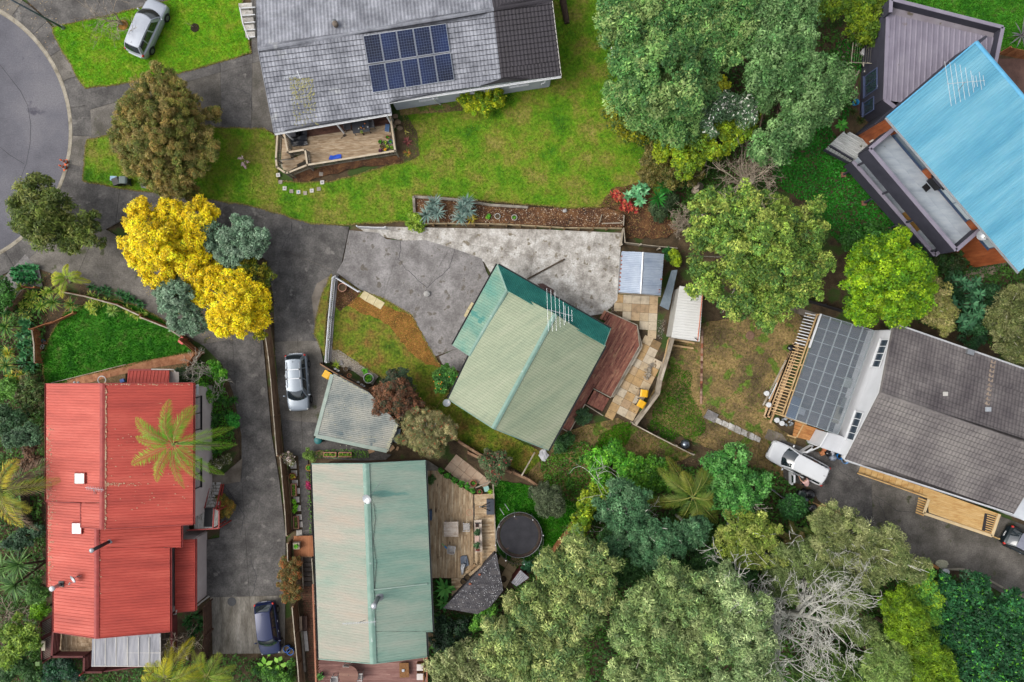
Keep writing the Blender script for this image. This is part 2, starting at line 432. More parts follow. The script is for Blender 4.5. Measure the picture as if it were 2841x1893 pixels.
slabs('driveway',WL('F',[(150,425),(193,418),(280,434),(430,452),(560,470),(640,488),(710,512),(803,522),(778,640),(752,655),(735,690),(728,760),(745,840),(775,858),(760,900),(735,960),(722,1005),
      (900,1045),(880,1062),(700,1050),(655,1042),(640,900),(632,790),(630,690),(615,600),(500,520),(330,480),(240,530),(130,560)]),ZP-.004,[dark_m,dark_m,dark2_m,dark_m],
      [cut('F',277,430,262,560),cut('t22',270,0,280,200),cut('t22',100,130,580,335),cut('t22',170,805,420,800),cut('F',620,960,760,975)])
slabs('driveway',WL('F',[(40,590),(130,545),(245,528),(300,560),(420,600),(500,690),(602,755),(612,860),(625,1000),(642,1100),(657,1230),(655,1500),(490,1502),(484,1372),(452,1372),(448,1245),(505,1235),(515,1110),
      (556,1060),(556,1000),(536,900),(512,838),(470,796),(430,772),(390,745),(300,692),(200,655),(100,622)]),ZP-.008,lambda c:lowpad_m if c.y<W('F',0,1400).y else dark2_m if c.x<W('F',470,0).x else dark_m,
      [cut('F',485,1372,640,1368),cut('dr',150,1050,980,1025),cut('dr',665,1025,690,1400),cut('dr',500,380,640,260),cut('t21',630,120,540,330),cut('t21',1500,800,1764,760),cut('dr',940,670,540,700)])
slabs('driveway_apron',WL('F',[(0,650),(60,585),(92,620),(100,660),(40,690),(0,700)]),ZP,[mid_m],[cut('t21',60,240,100,310)])
fc=slabs('forecourt',WL('t22',[(660,48),(860,65),(910,108),(1010,118),(1180,115),(1380,175),(1560,240),(1590,328),(1640,420),(1390,850),(1235,907),(1085,627),(890,512),(735,452),(575,335),(620,255)]),ZP,
      [mid_m],[cut('t22',1012,118,890,512),cut('t22',1190,440,1085,627)])
slabs('parking_court',WL('F',[(822,520),(1000,524),(1250,528),(1428,536),(1418,690),(1392,720),(1330,730),(1200,690),(1135,640),(1112,602),(1050,575),(980,560),(912,551),(840,536)]),ZP-.006,
      light_m,[cut('t23',222,30,175,350),cut('t23',200,226,740,325),cut('t23',560,350,500,620),cut('t22',1245,20,1240,150)])
slabs('side_path',WL('t22',[(1265,908),(1390,850),(1490,905),(1410,1005),(1300,965)]),ZP,mid_m)
slabs('side_path',WL('t22',[(405,500),(440,410),(545,345),(500,480),(450,680),(425,690)]),ZP+.002,path_m)
slabs('driveway',WL('F',[(1795,1010),(1850,1030),(1960,1065),(2120,1120),(2430,1235),(2430,1420),(2300,1362),(2225,1318),(2150,1300),(2080,1280),(1960,1215),(1880,1150),(1860,1120),(1800,1100)]),ZP,
      [dark2_m,dark2_m,dark_m],[cut('t34',725,190,735,480),cut('t34',1325,510,1225,720)])
slabs('concrete_pad',WL('wc',[(190,0),(120,150),(300,250),(500,200),(420,90)]),.06,path_m)
slabs('concrete_path',WL('t24',[(175,555),(385,620),(380,660),(170,600)]),.06,path_m)
slabs('concrete_path',WL('dr',[(290,190),(430,200),(620,40),(600,270),(420,300),(290,290)]),ZP+.03,path_m)
slabs('concrete_path',WL('dr',[(1170,0),(1260,0),(1310,805),(1215,805)]),.09,dark_m,[cut('dr',1100,300,1400,300)])
# raised kerb along the right-hand drive
k=ribbon(WL('t34',[(1235,795),(1340,795),(1430,820),(1540,880),(1640,935),(1766,990),(1850,1035)]),.16,.2);k2=MB()
for i in range(len(k.v)//2-1):k2.prism([k.v[2*i],k.v[2*i+1],k.v[2*i+3],k.v[2*i+2]],0,.2)
tag(k2.make('kerb_edging',kerb_m),kind='structure')

cracks('t22',[[(275,0),(262,60),(205,165)],[(20,640),(70,760),(60,900)],[(1010,120),(1000,250),(1060,330),(1190,440)],[(1380,180),(1340,300),(1190,440)]],ZP+.006)
cracks('t11',[[(1580,590),(1700,640),(1720,760)],[(840,1380),(960,1400),(1150,1350)],[(1490,1440),(1560,1400)]],ZP+.006)
cracks('wc',[[(1360,560),(1340,640),(1400,720),(1568,800)],[(1250,640),(1340,600)],[(1290,1000),(1270,1100)]],ZP+.006);cracks('dr',[[(440,300),(640,600),(600,800)],[(700,1050),(760,1200),(720,1390)],[(300,1100),(400,1200)]],ZP+.006);cracks('t34',[[(740,290),(900,400),(1060,420)],[(770,330),(860,540)]],ZP+.006)
# lawns
YG=[(80,146,6),(110,170,14),(142,172,40),(172,170,74)]
lawn1_m=M('lawn_bright',[(66,132,4),(100,162,10),(126,164,26),(156,158,62)],scale=1.1,rough=.95,fine=.34,fscale=5,bump=.8,bscale=16,detail=9,stops=[.3,.45,.58,.72])
lawn2_m=M('lawn_patchy',[(58,110,12),(92,142,16),(118,148,34),(134,136,52),(156,146,76)],scale=.42,rough=.95,fine=.36,fscale=5,bump=.8,bscale=15,detail=9,stops=[.32,.42,.5,.57,.68])
lawn3_m=M('lawn_lush',[(36,96,14),(52,122,18),(72,142,30),(92,116,50)],scale=1.2,rough=.95,fine=.4,fscale=5,bump=.9,bscale=14,detail=9)
lawn4_m=M('lawn_dry',[(76,106,18),(112,132,30),(130,124,46),(140,108,52)],scale=.8,rough=.95,fine=.45,fscale=6,bump=.8,bscale=15,detail=9)
dirt_m=M('bare_earth',[(86,74,50),(118,100,68),(148,124,80),(170,144,94)],scale=.38,rough=.95,fine=.4,fscale=6,bump=.7,bscale=12,detail=9,spots=((100,124,44),.9,.55))
mulch_m=M('orange_mulch',[(108,78,36),(144,100,46),(168,118,58)],scale=1.2,rough=.95,fine=.3,fscale=12,bump=.8,bscale=20)
bark_m=M('garden_bark',[(58,40,28),(88,58,38),(122,86,54)],scale=1.3,rough=.95,fine=.35,fscale=14,bump=.9,bscale=16)
LZ=.125
L1=wob(WL('F',[(123,66),(245,40),(392,2),(420,-40),(548,-40),(566,60),(578,122),(440,163),(300,190),(200,204),(180,180),(160,140),(133,95)]))
L2=wob(WL('F',[(203,322),(300,302),(490,294),(608,298),(632,312),(640,420),(760,420),(940,370),(925,250),(1080,225),(1290,178),(1262,-40),(1480,-40),(1520,300),(1560,410),(1510,450),(1430,470),(1320,480),(1215,470),
      (950,448),(950,508),(800,516),(710,513),(640,490),(560,470),(430,452),(280,434),(193,416),(197,360)]))
L3=wob(WL('F',[(106,886),(100,830),(120,770),(150,720),(200,700),(270,690),(330,710),(400,752),(440,790),(446,806),(400,816),(330,832),(260,850),(170,870),(130,886)]))
L4=wob(WL('t22',[(560,400),(610,380),(735,460),(890,512),(1085,627),(1235,907),(1300,1000),(1330,1150),(1250,1250),(1130,1220),(880,1040),(540,850),(545,640)]))
L4B=wob(WL('t22',[(540,350),(530,420),(500,640),(492,890),(450,800),(425,750),(440,640),(480,480)]),.4,.04)
L5=wob(WL('F',[(1535,790),(1620,740),(1830,715),(1850,740),(1780,900),(1760,960),(1830,1010),(1800,1100),(1700,1060),(1580,1010),(1500,965),(1470,960),(1510,880)]))
L6=wob(WL('F',[(1010,905),(1060,930),(1140,985),(1255,1045),(1210,1090),(1130,1050),(1020,1000),(960,930)]))
L7=wob(WL('F',[(1135,1100),(1240,1120),(1330,1160),(1290,1240),(1205,1320),(1140,1270)]))
L8=wob(WL('F',[(2050,-60),(2500,-60),(2500,110),(2300,120),(2305,60),(2060,0)]))
L10=wob(WL('F',[(1240,1030),(1300,990),(1420,960),(1470,985),(1600,1040),(1540,1070),(1400,1090),(1330,1160),(1210,1100)]))
for nm,poly,m,z in(('lawn',L1,lawn1_m,LZ),('lawn',L2,lawn2_m,LZ),('lawn',L3,lawn3_m,LZ),('lawn',L4,lawn4_m,LZ-.004),('lawn',L4B,lawn4_m,LZ),('yard_earth',L5,dirt_m,.05),('lawn',L6,lawn4_m,.08),
                       ('lawn',L7,lawn3_m,.08),('lawn',L8,lawn3_m,.08),('weedy_bank',L10,dirt_m,.06)):
    struct(nm,poly,-.05,z,m)
blades('grass',L1,LZ,340,.07,YG,'bright short grass of the corner lawn by the turning circle')
blades('grass',L2,LZ,220,.075,[(62,116,10),(100,152,16),(134,160,34),(166,158,70)],'patchy short grass of the large lawn behind the solar panel house',holes=[])
blades('grass',L3,LZ,420,.09,[(24,74,10),(40,112,12),(62,142,22),(104,134,60)],'lush green grass of the lawn beside the red roofed house')
blades('grass',L4,LZ,200,.05,[(70,100,16),(100,124,28),(130,122,50)],'thin grass of the triangular lawn inside the white picket fence')
blades('grass',L7,.08,420,.14,[(24,78,8),(40,118,10),(70,150,20)],'long green grass around the trampoline')
blades('grass',L8,.08,300,.12,[(30,84,14),(60,124,24),(96,144,40)],'green grass behind the flat roofed dark house')
blades('weeds',wob(WL('pt',[(1200,660),(1300,720),(1400,780),(1420,1000),(1560,1290),(1500,1400),(1200,1420),(1000,1300),(1080,1050),(1180,880)]),.5,.3),.05,520,.12,[(40,90,14),(60,128,16),(92,150,24)],'bright green weeds spreading over the bare yard beside the paling fence','weeds',.02)
blades('weeds',wob(WL('pt',[(700,1290),(850,1270),(840,1420),(700,1568),(480,1568),(560,1380)]),.5,.25),.06,520,.2,[(40,92,14),(70,140,18),(110,160,40)],'bright weeds on the bank below the paved terrace','weeds',.025)
blades('grass',L10,.06,160,.14,[(56,96,16),(104,126,40),(150,130,70)],'rough grass on the bank below the central house')
blades('grass',L5,.05,120,.08,[(66,92,20),(110,120,44),(150,128,74)],'sparse grass over the bare yard of the white house')
blades('grass',L6,.08,200,.08,[(50,88,12),(84,112,24),(110,104,40)],'mossy grass behind the central green roofed house')
def edge_grass(poly,z,label):
    X,Y=[],[]
    for a,b in zip(poly,poly[1:]+poly[:1]):
        for _ in range(int((b-a).length*130)):q=a.lerp(b,random.random());X.append(q.x+RGA(0,.045));Y.append(q.y+RGA(0,.045))
    X,Y=np.array(X),np.array(Y);n=len(X);a=RNG.uniform(0,2*PI,n);h=RNG.uniform(.03,.1,n);V=np.zeros((n,3,3));V[:,0]=np.c_[X-np.cos(a)*.025,Y-np.sin(a)*.025,np.full(n,z-.02)];V[:,1]=np.c_[X+np.cos(a)*.025,Y+np.sin(a)*.025,np.full(n,z-.02)];V[:,2]=np.c_[X+np.sin(a)*h,Y-np.cos(a)*h,z+h*.5]
    tag(put('grass_edge',np_mesh('grass_edge',V.reshape(-1,3),np.arange(n*3).reshape(-1,3),np.repeat(pal([(96,110,30),(150,140,70),(176,158,104),(120,100,60)],n),3,0)),BLADE),label,'grass',kind='stuff')
edge_grass(L1,LZ,'dry grass fringe round the corner lawn');edge_grass(L2,LZ,'dry grass fringe round the large upper lawn');edge_grass(L4,LZ,'dry grass fringe round the central lawn');edge_grass(L4B,LZ,'dry grass fringe of the strip outside the picket fence');edge_grass(L3,LZ,'grass fringe round the red house lawn')
# dead patches, mulch and bare soil lying on the lawns
mul=wob(WL('t22',[(900,560),(1085,627),(1235,907),(1290,985),(1180,960),(1050,850),(980,760),(930,690),(830,640),(720,600),(640,560),(720,500)]),.3,.1)
struct('mulch_patch',mul,.05,LZ+.004,mulch_m)
chips('mulch_chips',mul,LZ+.004,220,.045,[(104,74,34),(150,104,48),(188,138,72),(96,104,30)],'orange brown mulch and dead grass along the concrete forecourt','mulch')
bed=wob(WL('t22',[(575,385),(640,400),(740,470),(690,530),(600,600),(560,560)]),.3,.08)
struct('flower_bed',bed,.05,LZ+.008,bark_m)
chips('bark_chips',bed,LZ+.008,260,.035,[(60,40,28),(104,70,44),(150,120,90)],'dark bark in the corner bed inside the white picket fence','bark')
gb=wob(WL('t22',[(545,860),(590,860),(860,1040),(820,1100),(700,1010),(520,935)]),.3,.04)
gravel_m=M('pale_gravel',[(112,102,88),(152,142,128),(186,178,166)],scale=9,rough=.9,fine=.3,fscale=30,bump=.8,bscale=24)
struct('gravel_bed',gb,.05,LZ+.006,gravel_m)
chips('gravel',gb,LZ+.006,700,.022,[(110,100,86),(170,160,146),(205,198,188)],'pale gravel strip behind the lattice fence','gravel')
chips('litter',wob(WL('F',[(0,0),(120,0),(190,130),(150,160),(60,60),(0,20)]),.5,.1),ZP+.002,6,.05,[(150,120,80),(190,170,130)],'dry leaves blown over the footpath by the turning circle','leaves')
hb=wob(WL('dk',[(420,1130),(760,1000),(1500,860),(2100,790),(2300,820),(2250,900),(1500,980),(900,1130),(600,1210),(440,1190)]),.4,.08)
struct('flower_bed',hb,.05,LZ+.006,bark_m);chips('bark_chips',hb,LZ+.006,160,.04,[(60,40,28),(104,70,44),(150,120,90)],'dark bark strip along the foot of the grey deck','bark')
hb2=wob(WL('t12',[(950,760),(1020,740),(1120,900),(1140,1060),(1040,1110),(980,1060),(985,900)]),.4,.05)
struct('flower_bed',hb2,.05,LZ+.010,soil_m)
hb3=wob(WL('t12',[(1000,745),(1430,690),(1430,760),(1180,775),(1010,790)]),.4,.05);struct('bare_strip',hb3,.05,LZ+.012,dirt_m)
bareA=wob(WL('t13',[(640,1400),(720,1290),(960,1220),(1000,1290),(1190,1560),(1100,1620),(820,1620),(800,1480)]),.4,.12);struct('bare_bank',bareA,.02,LZ+.014,bark_m)
chips('leaf_litter',bareA,LZ+.014,130,.05,[(70,46,30),(120,84,52),(160,128,88),(90,104,44)],'brown leaf litter on the bank above the metal shed','leaves')
for nm,poly,dens,cols,lb in(
    ('litter_left',WL('F',[(0,600),(110,620),(330,720),(250,690),(110,760),(105,1568),(0,1568)]),22,[(60,42,28),(110,78,50),(150,124,96)],'dead leaves under the palms left of the red roofed house'),
    ('litter_right',WL('F',[(1480,960),(1780,1010),(1900,1150),(2130,1300),(2000,1300),(1700,1150),(1500,1050)]),30,[(66,48,32),(110,86,58),(150,132,104)],'dead leaves and rubble along the yard edge by the white wagon')):
    chips('leaf_litter',wob(poly,.6,.1),.06,dens,.06,cols,lb,'leaves')
struct('bare_patch',wob(WL('t13',[(1180,480),(1300,560),(1280,640),(1180,600)]),.4,.1),.0,.02,bark_m)
struct('reddish_path',wob(WL('t14',[(490,290),(600,260),(640,600),(670,760),(600,740),(560,560),(500,480)]),.4,.06),.0,.03,M('red_earth',[(88,66,60),(112,86,78)],scale=1.2,rough=.95,fine=.2,bump=.4))
struct('reddish_path',WL('t14',[(1560,400),(1900,400),(1900,800),(1766,660)]),.0,.03,MATS['red_earth'])
struct('shell_path',wob(WL('t24',[(1240,390),(1420,300),(1620,220),(1680,260),(1500,380),(1300,440)]),.4,.08),.0,.04,M('shell',[(130,116,96),(176,162,142)],scale=4,rough=.95,fine=.3,fscale=18,bump=.6))
# roofs and walls
def uvframe(pl,fall):
    n=pl[0];f=Vec((fall[0],fall[1],0));v=(f-n*f.dot(n)).normalized();u=v.cross(n).normalized();return u,v,n
def span_at(poly,u):
    r=[];m=len(poly)
    for i in range(m):
        a,b=poly[i],poly[(i+1)%m]
        if(a[0]<=u)!=(b[0]<=u):
            t=(u-a[0])/(b[0]-a[0]);r.append(a[1]+t*(b[1]-a[1]))
    return(min(r),max(r))if len(r)>=2 else None
def roof_sheets(parent,poly3,fall,mat,period=.2,rib=.03,sheet=.8,name='roof_sheet',wave=False,thick=.02):
    pl=plane3(poly3[0],poly3[1],poly3[2]);u,v,n=uvframe(pl,fall);o=pl[1]
    q=[((p-o).dot(u),(p-o).dot(v))for p in poly3]
    lo,hi=min(a for a,b in q),max(a for a,b in q)
    prof=[(0,0),(.30,0),(.40,1),(.60,1),(.70,0)]if not wave else[(0,0),(.25,.5),(.5,1),(.75,.5)]
    k=max(1,round((hi-lo)/sheet));w=(hi-lo)/k
    for i in range(k):
        a,b=lo+i*w,lo+(i+1)*w;nr=max(1,round(w/period));pw=w/nr;us=[]
        for j in range(nr):
            for t,h in prof:us.append((a+(j+t)*pw,h*rib))
        us.append((b+.01,0));mb=MB();lift=.004*(i%2);rows=[]
        for uu,h in us:
            s=span_at(q,min(max(uu,lo+1e-4),hi-1e-4))
            if s is None:continue
            rows.append([o+u*uu+v*s[0]+n*(h+lift),o+u*uu+v*s[1]+n*(h+lift)])
        for r in range(len(rows)-1):
            mb.add([rows[r][0],rows[r+1][0],rows[r+1][1],rows[r][1]],[(0,1,2,3)])
        if mb.f:
            for e in(0,-1):   # folded edges so that a sheet has thickness
                pass
            ob=mb.make(name,mat,parent);sm=ob.modifiers.new('thickness','SOLIDIFY');sm.thickness=thick;sm.offset=-1
    return u,v,n
def roof_tiles(parent,poly3,fall,mat,course=.37,tile=.27,wave=.03,step=.045,name='tile_course',jit=.004):
    pl=plane3(poly3[0],poly3[1],poly3[2]);u,v,n=uvframe(pl,fall);o=pl[1]
    q=[((p-o).dot(v),(p-o).dot(u))for p in poly3];lo,hi=min(a for a,b in q),max(a for a,b in q)
    k=max(1,round((hi-lo)/course));w=(hi-lo)/k
    MB().prism([p-n*.03 for p in poly3],.06).make('shadow_line_backing',solid('shadow_line_dark',(44,42,44),.9),parent)  # dark sheet seen through gaps between courses: painted shadow lines under the laps
    for i in range(k):
        v0,v1=lo+i*w+.012,lo+(i+1)*w-.028
        s0=span_at(q,v0+1e-3);s1=span_at(q,v1-1e-3)
        if not s0 or not s1:continue
        a,b=min(s0[0],s1[0]),max(s0[1],s1[1]);nn=max(2,int((b-a)/tile)*4);mb=MB()
        dz=RU(-jit,jit)
        for j in range(nn+1):
            t=j/nn;ph=(j%4);h=(0,wave*.8,wave,wave*.35)[ph];uu=a+(b-a)*t
            c0=min(max(uu,s0[0]),s0[1]);c1=min(max(uu,s1[0]),s1[1])
            mb.v+=[o+u*c0+v*v0+n*(h+dz),o+u*c1+v*v1+n*(h+step+dz),o+u*c1+v*(v1+.006)+n*(dz-.05)]
        for j in range(nn):
            b0,b1=3*j,3*j+3
            mb.f+=[(b0,b0+1,b1+1,b1),(b0+1,b0+2,b1+2,b1+1)]
        mb.make(name,mat,parent)
def ridge(parent,a,b,mat,w=.34,h=.07,name='ridge_cap',seg=None):
    a,b=Vec(a),Vec(b);d=(b-a).normalized();s=d.cross(ZV(1)).normalized();up=s.cross(d)
    if up.z<0:up=-up
    n=1 if not seg else max(1,round((b-a).length/seg));obs=[]
    for i in range(n):
        p,q=a.lerp(b,i/n),a.lerp(b,(i+1)/n)+d*(.03 if n>1 else 0);l=.004*(i%2);mb=MB()
        pr=[(-w/2,-h*.9),(-w/2,-h*.6),(-w*.18,h*.2+l),(0,h*.45+l),(w*.18,h*.2+l),(w/2,-h*.6),(w/2,-h*.9)]
        A=[p+s*x+up*z for x,z in pr];B=[q+s*x+up*z for x,z in pr];m=len(pr)
        mb.add(A+B,[(j,j+1,m+j+1,m+j)for j in range(m-1)]+[(m-1,0,m,2*m-1),tuple(range(m-1,-1,-1)),tuple(range(m,2*m))])
        obs.append(mb.make(name,mat,parent))
    return obs
def fascia(parent,a,b,mat,hgt=.2,w=.04,drop=0.0,name='fascia'):
    a,b=Vec(a),Vec(b);m=MB().bar(a-ZV(hgt/2+drop),b-ZV(hgt/2+drop),w,hgt);return m.make(name,mat,parent)
def gutter(parent,a,b,mat,out,name='gutter',r=.07):
    a,b=Vec(a),Vec(b);o=Vec((out[0],out[1],0)).normalized();mb=MB()
    pr=[(0,.05),(0,-.06),(.12,-.06),(.13,.05),(.115,.05),(.105,-.045),(.015,-.045),(.015,.05)]
    A=[a+o*x+ZV(z)for x,z in pr];B=[b+o*x+ZV(z)for x,z in pr];m=len(pr)
    mb.add(A+B,[(j,(j+1)%m,m+(j+1)%m,m+j)for j in range(m)]+[tuple(range(m)),tuple(range(2*m-1,m-1,-1))]);return mb.make(name,mat,parent)
def wall(parent,a,b,z0,z1,mat,t=.16,name='wall',z1b=None):
    a,b=Vec((a[0],a[1],0)),Vec((b[0],b[1],0));d=(b-a).normalized();n=Vec((-d.y,d.x,0))*t/2;zb=z1 if z1b is None else z1b
    v=[a-n,b-n,b+n,a+n];lo=[Vec((p.x,p.y,z0))for p in v];hi=[Vec((v[0].x,v[0].y,z1)),Vec((v[1].x,v[1].y,zb)),Vec((v[2].x,v[2].y,zb)),Vec((v[3].x,v[3].y,z1))]
    return MB().add(lo+hi,[(3,2,1,0),(4,5,6,7),(0,1,5,4),(1,2,6,5),(2,3,7,6),(3,0,4,7)]).make(name,mat,parent)
def gable(parent,top,a,b,mat,k=.9,d=.35):
    c=(a+b)/2;n=(b-a).cross(ZV(1)).normalized();n=n if n.dot(ORG[parent.name]-a)>0 else-n;q=[Vec((p.x,p.y,p.z-.12))for p in(c.lerp(a,k),c.lerp(b,k),Vec((top.x,top.y,top.z-.1)))];q=[p+n*d for p in q];m=[p+n*.1 for p in q]
    MB().add(q+m,[(0,1,2),(5,4,3),(0,1,4,3),(1,2,5,4),(2,0,3,5)]).make('gable_wall',mat,parent)
def weatherboards(parent,a,b,z0,z1,mat,out,pitch=.2,z1b=None,name='weatherboard'):
    a,b=Vec((a[0],a[1],0)),Vec((b[0],b[1],0));o=Vec((out[0],out[1],0)).normalized();k=max(1,round((z1-z0)/pitch));h=(z1-z0)/k
    for i in range(k):
        z=z0+i*h;p=[a+o*.075,b+o*.075]
        v=[p[0]+o*.03+ZV(z),p[1]+o*.03+ZV(z),p[1]+o*.008+ZV(z+h+.015),p[0]+o*.008+ZV(z+h+.015),p[0]+ZV(z),p[1]+ZV(z),p[1]+ZV(z+h+.015),p[0]+ZV(z+h+.015)]
        MB().add(v,[(0,1,2,3),(7,6,5,4),(4,5,1,0),(5,6,2,1),(6,7,3,2),(7,4,0,3)]).make(name,mat,parent)
def window(parent,c,along,out,w,h,frame_m,glass_m,cols=2,proud=.1,name='window'):
    c=Vec(c);d=Vec((along[0],along[1],0)).normalized();o=Vec((out[0],out[1],0)).normalized();up=ZV(1);c=c+o*proud;f=MB();t=.07
    for s in(-1,1):
        f.box(c+d*s*(w/2-t/2),(t,.07,h),ax=(d,o,up));f.box(c+up*s*(h/2-t/2),(w-2*t-.004,.066,t),ax=(d,o,up))
    for i in range(1,cols):f.box(c+d*(-w/2+w*i/cols),(.05,.06,h-2*t-.004),ax=(d,o,up))
    f.box(c-up*(h/2+.03)+o*.04,(w+.1,.16,.05),ax=(d,o,up))
    fo=f.make(name,frame_m,parent)
    for i in range(cols):MB().box(c-o*.012+d*(-w/2+w*(i+.5)/cols),(w/cols-.052,.012,h-2*t-.01),ax=(d,o,up)).make('pane',glass_m,fo)
    return fo
def downpipe(parent,pts,mat,r=.045,name='downpipe'):
    return MB().tube(pts,r,8).make(name,mat,parent)
pane_m=glass('window_pane',(58,72,84));white_m=solid('white_paint',(236,238,240),.5);offw_m=solid('off_white_paint',(214,210,202),.6)
steel_m=solid('galvanised_steel',(168,172,176),.45,.6);alu_m=solid('aluminium',(214,218,222),.35,.5);black_m=solid('black_plastic',(26,26,28),.5)
def dish(label,view,x,y,z,facing,r=.38,arm_to=None,zb=None):
    c=W(view,x,y,z);t=thing('satellite_dish',label,'satellite dish',(c.x,c.y,zb if zb is not None else z-.6));f=Vec(facing).normalized();a=f.orthogonal().normalized();b=f.cross(a);mb=MB();n=18
    for sgn,off in((1,0),(-1,-.012)):
        base=len(mb.v)
        for i in range(5):
            rr=r*i/4
            for k in range(n):mb.v.append(c+(a*cos(2*PI*k/n)*1.0+b*sin(2*PI*k/n)*.92)*rr+f*(.35*rr*rr/r+off))
        for i in range(4):
            for k in range(n):
                q=(base+i*n+k,base+i*n+(k+1)%n,base+(i+1)*n+(k+1)%n,base+(i+1)*n+k);mb.f.append(q if sgn>0 else q[::-1])
    mb.make('reflector',alu_m,t,True);e=c+f*r*1.25-b*r*.35
    MB().tube([c-b*r*.9+f*.1,e],.016,6).make('feed_arm',alu_m,t);MB().tube([e-f*.05+b*.03,e+f*.1-b*.05],.05,8).make('receiver',offw_m,t)
    zb=zb if zb is not None else z-.6
    MB().tube([c-f*.03,c-f*.16,Vec((c.x-f.x*.2,c.y-f.y*.2,zb))],.025,6).make('mast',steel_m,t)
    if arm_to:MB().tube([c-f*.1,arm_to],.016,6).make('brace',steel_m,t)
    return t
def yagi(label,base,z,a,b,els,name='aerial',mast_r=.02,guy=None,er=.011):
    t=thing(name,label,'aerial',base);a,b=Vec(a),Vec(b);d=(b-a).normalized();s=d.cross(ZV(1)).normalized()
    m=a.lerp(b,.45);MB().tube([base,Vec((m.x,m.y,m.z+.05))],mast_r,6).make('mast',steel_m,t);MB().tube([a,b],.019,6).make('boom',alu_m,t)
    for i,(f,hl,sk)in enumerate(els):
        c=a.lerp(b,f)+ZV(.02);dd=(s+d*sk).normalized();MB().tube([c-dd*hl,c+dd*hl],er,5).make('rod',alu_m,t)
    if guy:
        for q in guy:MB().tube([m,q],.012,5).make('stay',steel_m,t)
    return t
def flue(label,view,x,y,z0,z1,r,mat,cat='flue',cap=True,lean=(0,0)):
    b=W(view,x,y,z0);t=thing('flue',label,cat,b)
    MB().lathe(b,[(r,-.2),(r,z1-z0)],14).make('pipe',mat,t,True)
    MB().lathe(b,[(r*2.2,-.05),(r*1.05,.12)],14).make('flashing',steel_m,t)
    if cap:
        MB().lathe(b+ZV(z1-z0+.02),[(r*1.35,0),(r*1.4,.05),(r*.6,.12),(.01,.14)],14).make('cowl',alu_m,t,True)
    return t

# grey tiled house with solar panels (top)
B1=thing('house','grey tiled house with solar panels and a dark tiled end','house',W('F',930,60))
zE1,zR1=3.5,5.2
fall1=(W('F',620,300)-W('F',600,150)).xy
ra,rb=W('t12',40,335,zR1),W('t13',322,-6,zR1)
ea=W('t12',150,905,zE1-.35);eb=W('t12',930,770,zE1-.35)
plS=plane3(ra,rb,W('t12',1500,600,zE1))
oS=lambda v,x,y:on_plane(v,x,y,plS)
tile_g=M('tile_grey',[(118,120,128),(146,148,156),(170,172,180)],scale=.9,rough=.75,rnd=.04,fine=.12,fscale=5,bump=.3,bscale=30,spots=((178,180,182),.5,.66))
tile_d=M('tile_charcoal',[(64,60,64),(78,74,78),(94,90,94)],scale=.5,rough=.75,rnd=.05,fine=.10,fscale=6,bump=.3,bscale=30)
tile_d2=M('tile_charcoal_new',[(56,52,56),(64,60,66)],scale=.4,rough=.7,rnd=.04,fine=.06,fscale=6)
split_t,split_b=oS('t12',1640,75),oS('t12',1690,560)
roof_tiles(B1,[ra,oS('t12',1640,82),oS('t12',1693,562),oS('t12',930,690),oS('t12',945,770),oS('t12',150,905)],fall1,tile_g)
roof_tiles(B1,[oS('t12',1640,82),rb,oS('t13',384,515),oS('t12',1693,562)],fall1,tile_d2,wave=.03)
# north slope, running out of the frame
dn=Vec((-fall1.x,-fall1.y,0)).normalized();hN=6.3;dropN=1.75
nb,na=rb+dn*hN-ZV(dropN),ra+dn*hN-ZV(dropN);sp=ra.lerp(rb,(split_t-ra).length/(rb-ra).length);ns=sp+dn*hN-ZV(dropN)
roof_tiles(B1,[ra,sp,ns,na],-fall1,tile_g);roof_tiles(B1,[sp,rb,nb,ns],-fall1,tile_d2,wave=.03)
ridge(B1,ra+ZV(.06),sp+ZV(.06),tile_g,.3,.12,seg=.42);ridge(B1,sp+ZV(.06),rb+ZV(.06),tile_d2,.3,.12,seg=.42)
bd=oS('t12',150,905);bm=oS('t12',945,770);bm2=oS('t12',930,690);be=oS('t13',384,515)
sd1=(fall1.normalized());out1=Vec((sd1.x,sd1.y,0))
for a,b in((bd,bm),(bm2,be)):
    fascia(B1,a+out1*.02,b+out1*.02,white_m,.2,.04,.03);gutter(B1,a+out1*.04-ZV(.04),b+out1*.04-ZV(.04),white_m,out1)
fascia(B1,ra,bd,tile_g,.22,.05,-.06,'verge');fascia(B1,rb,be,offw_m,.24,.05,-.03,'verge');fascia(B1,ra,na,tile_g,.22,.05,-.06,'verge');fascia(B1,rb,nb,offw_m,.24,.05,-.03,'verge')
fascia(B1,bm,bm2,tile_g,.2,.05,0,'verge')
wallg_m=M('pale_blue_grey_paint',[(176,180,188),(190,194,200)],scale=.8,rough=.7)
ins=lambda p,q,k:Vec((p.x+(q.x-p.x)*k,p.y+(q.y-p.y)*k,0))
dirx=(be-bm2).xy.normalized();dX=Vec((dirx.x,dirx.y,0))
fl=lambda p:Vec((p.x,p.y,0))
w1,w2=fl(bm2-out1*.55+dX*.1),fl(be-out1*.55-dX*.7)
wall(B1,w1,w2,0,3.3,wallg_m);weatherboards(B1,w1,w2,.3,3.2,wallg_m,out1,.24)
w0=fl(bd-out1*2.6+dX*.5);w0b=fl(bm-out1*2.5)
wall(B1,w0,w0b,0,3.6,wallg_m);wall(B1,w0b,w1,0,3.4,wallg_m)
wall(B1,w2,w2-out1*11,0,3.4,wallg_m);wall(B1,w0,w0-out1*9.5,0,3.4,wallg_m);wall(B1,w2-out1*11,w0-out1*9.5,0,3.2,wallg_m)
for k in(.22,.55,.8):window(B1,w1.lerp(w2,k)+ZV(2.1),dX,out1,1.5,1.1,white_m,pane_m,2)
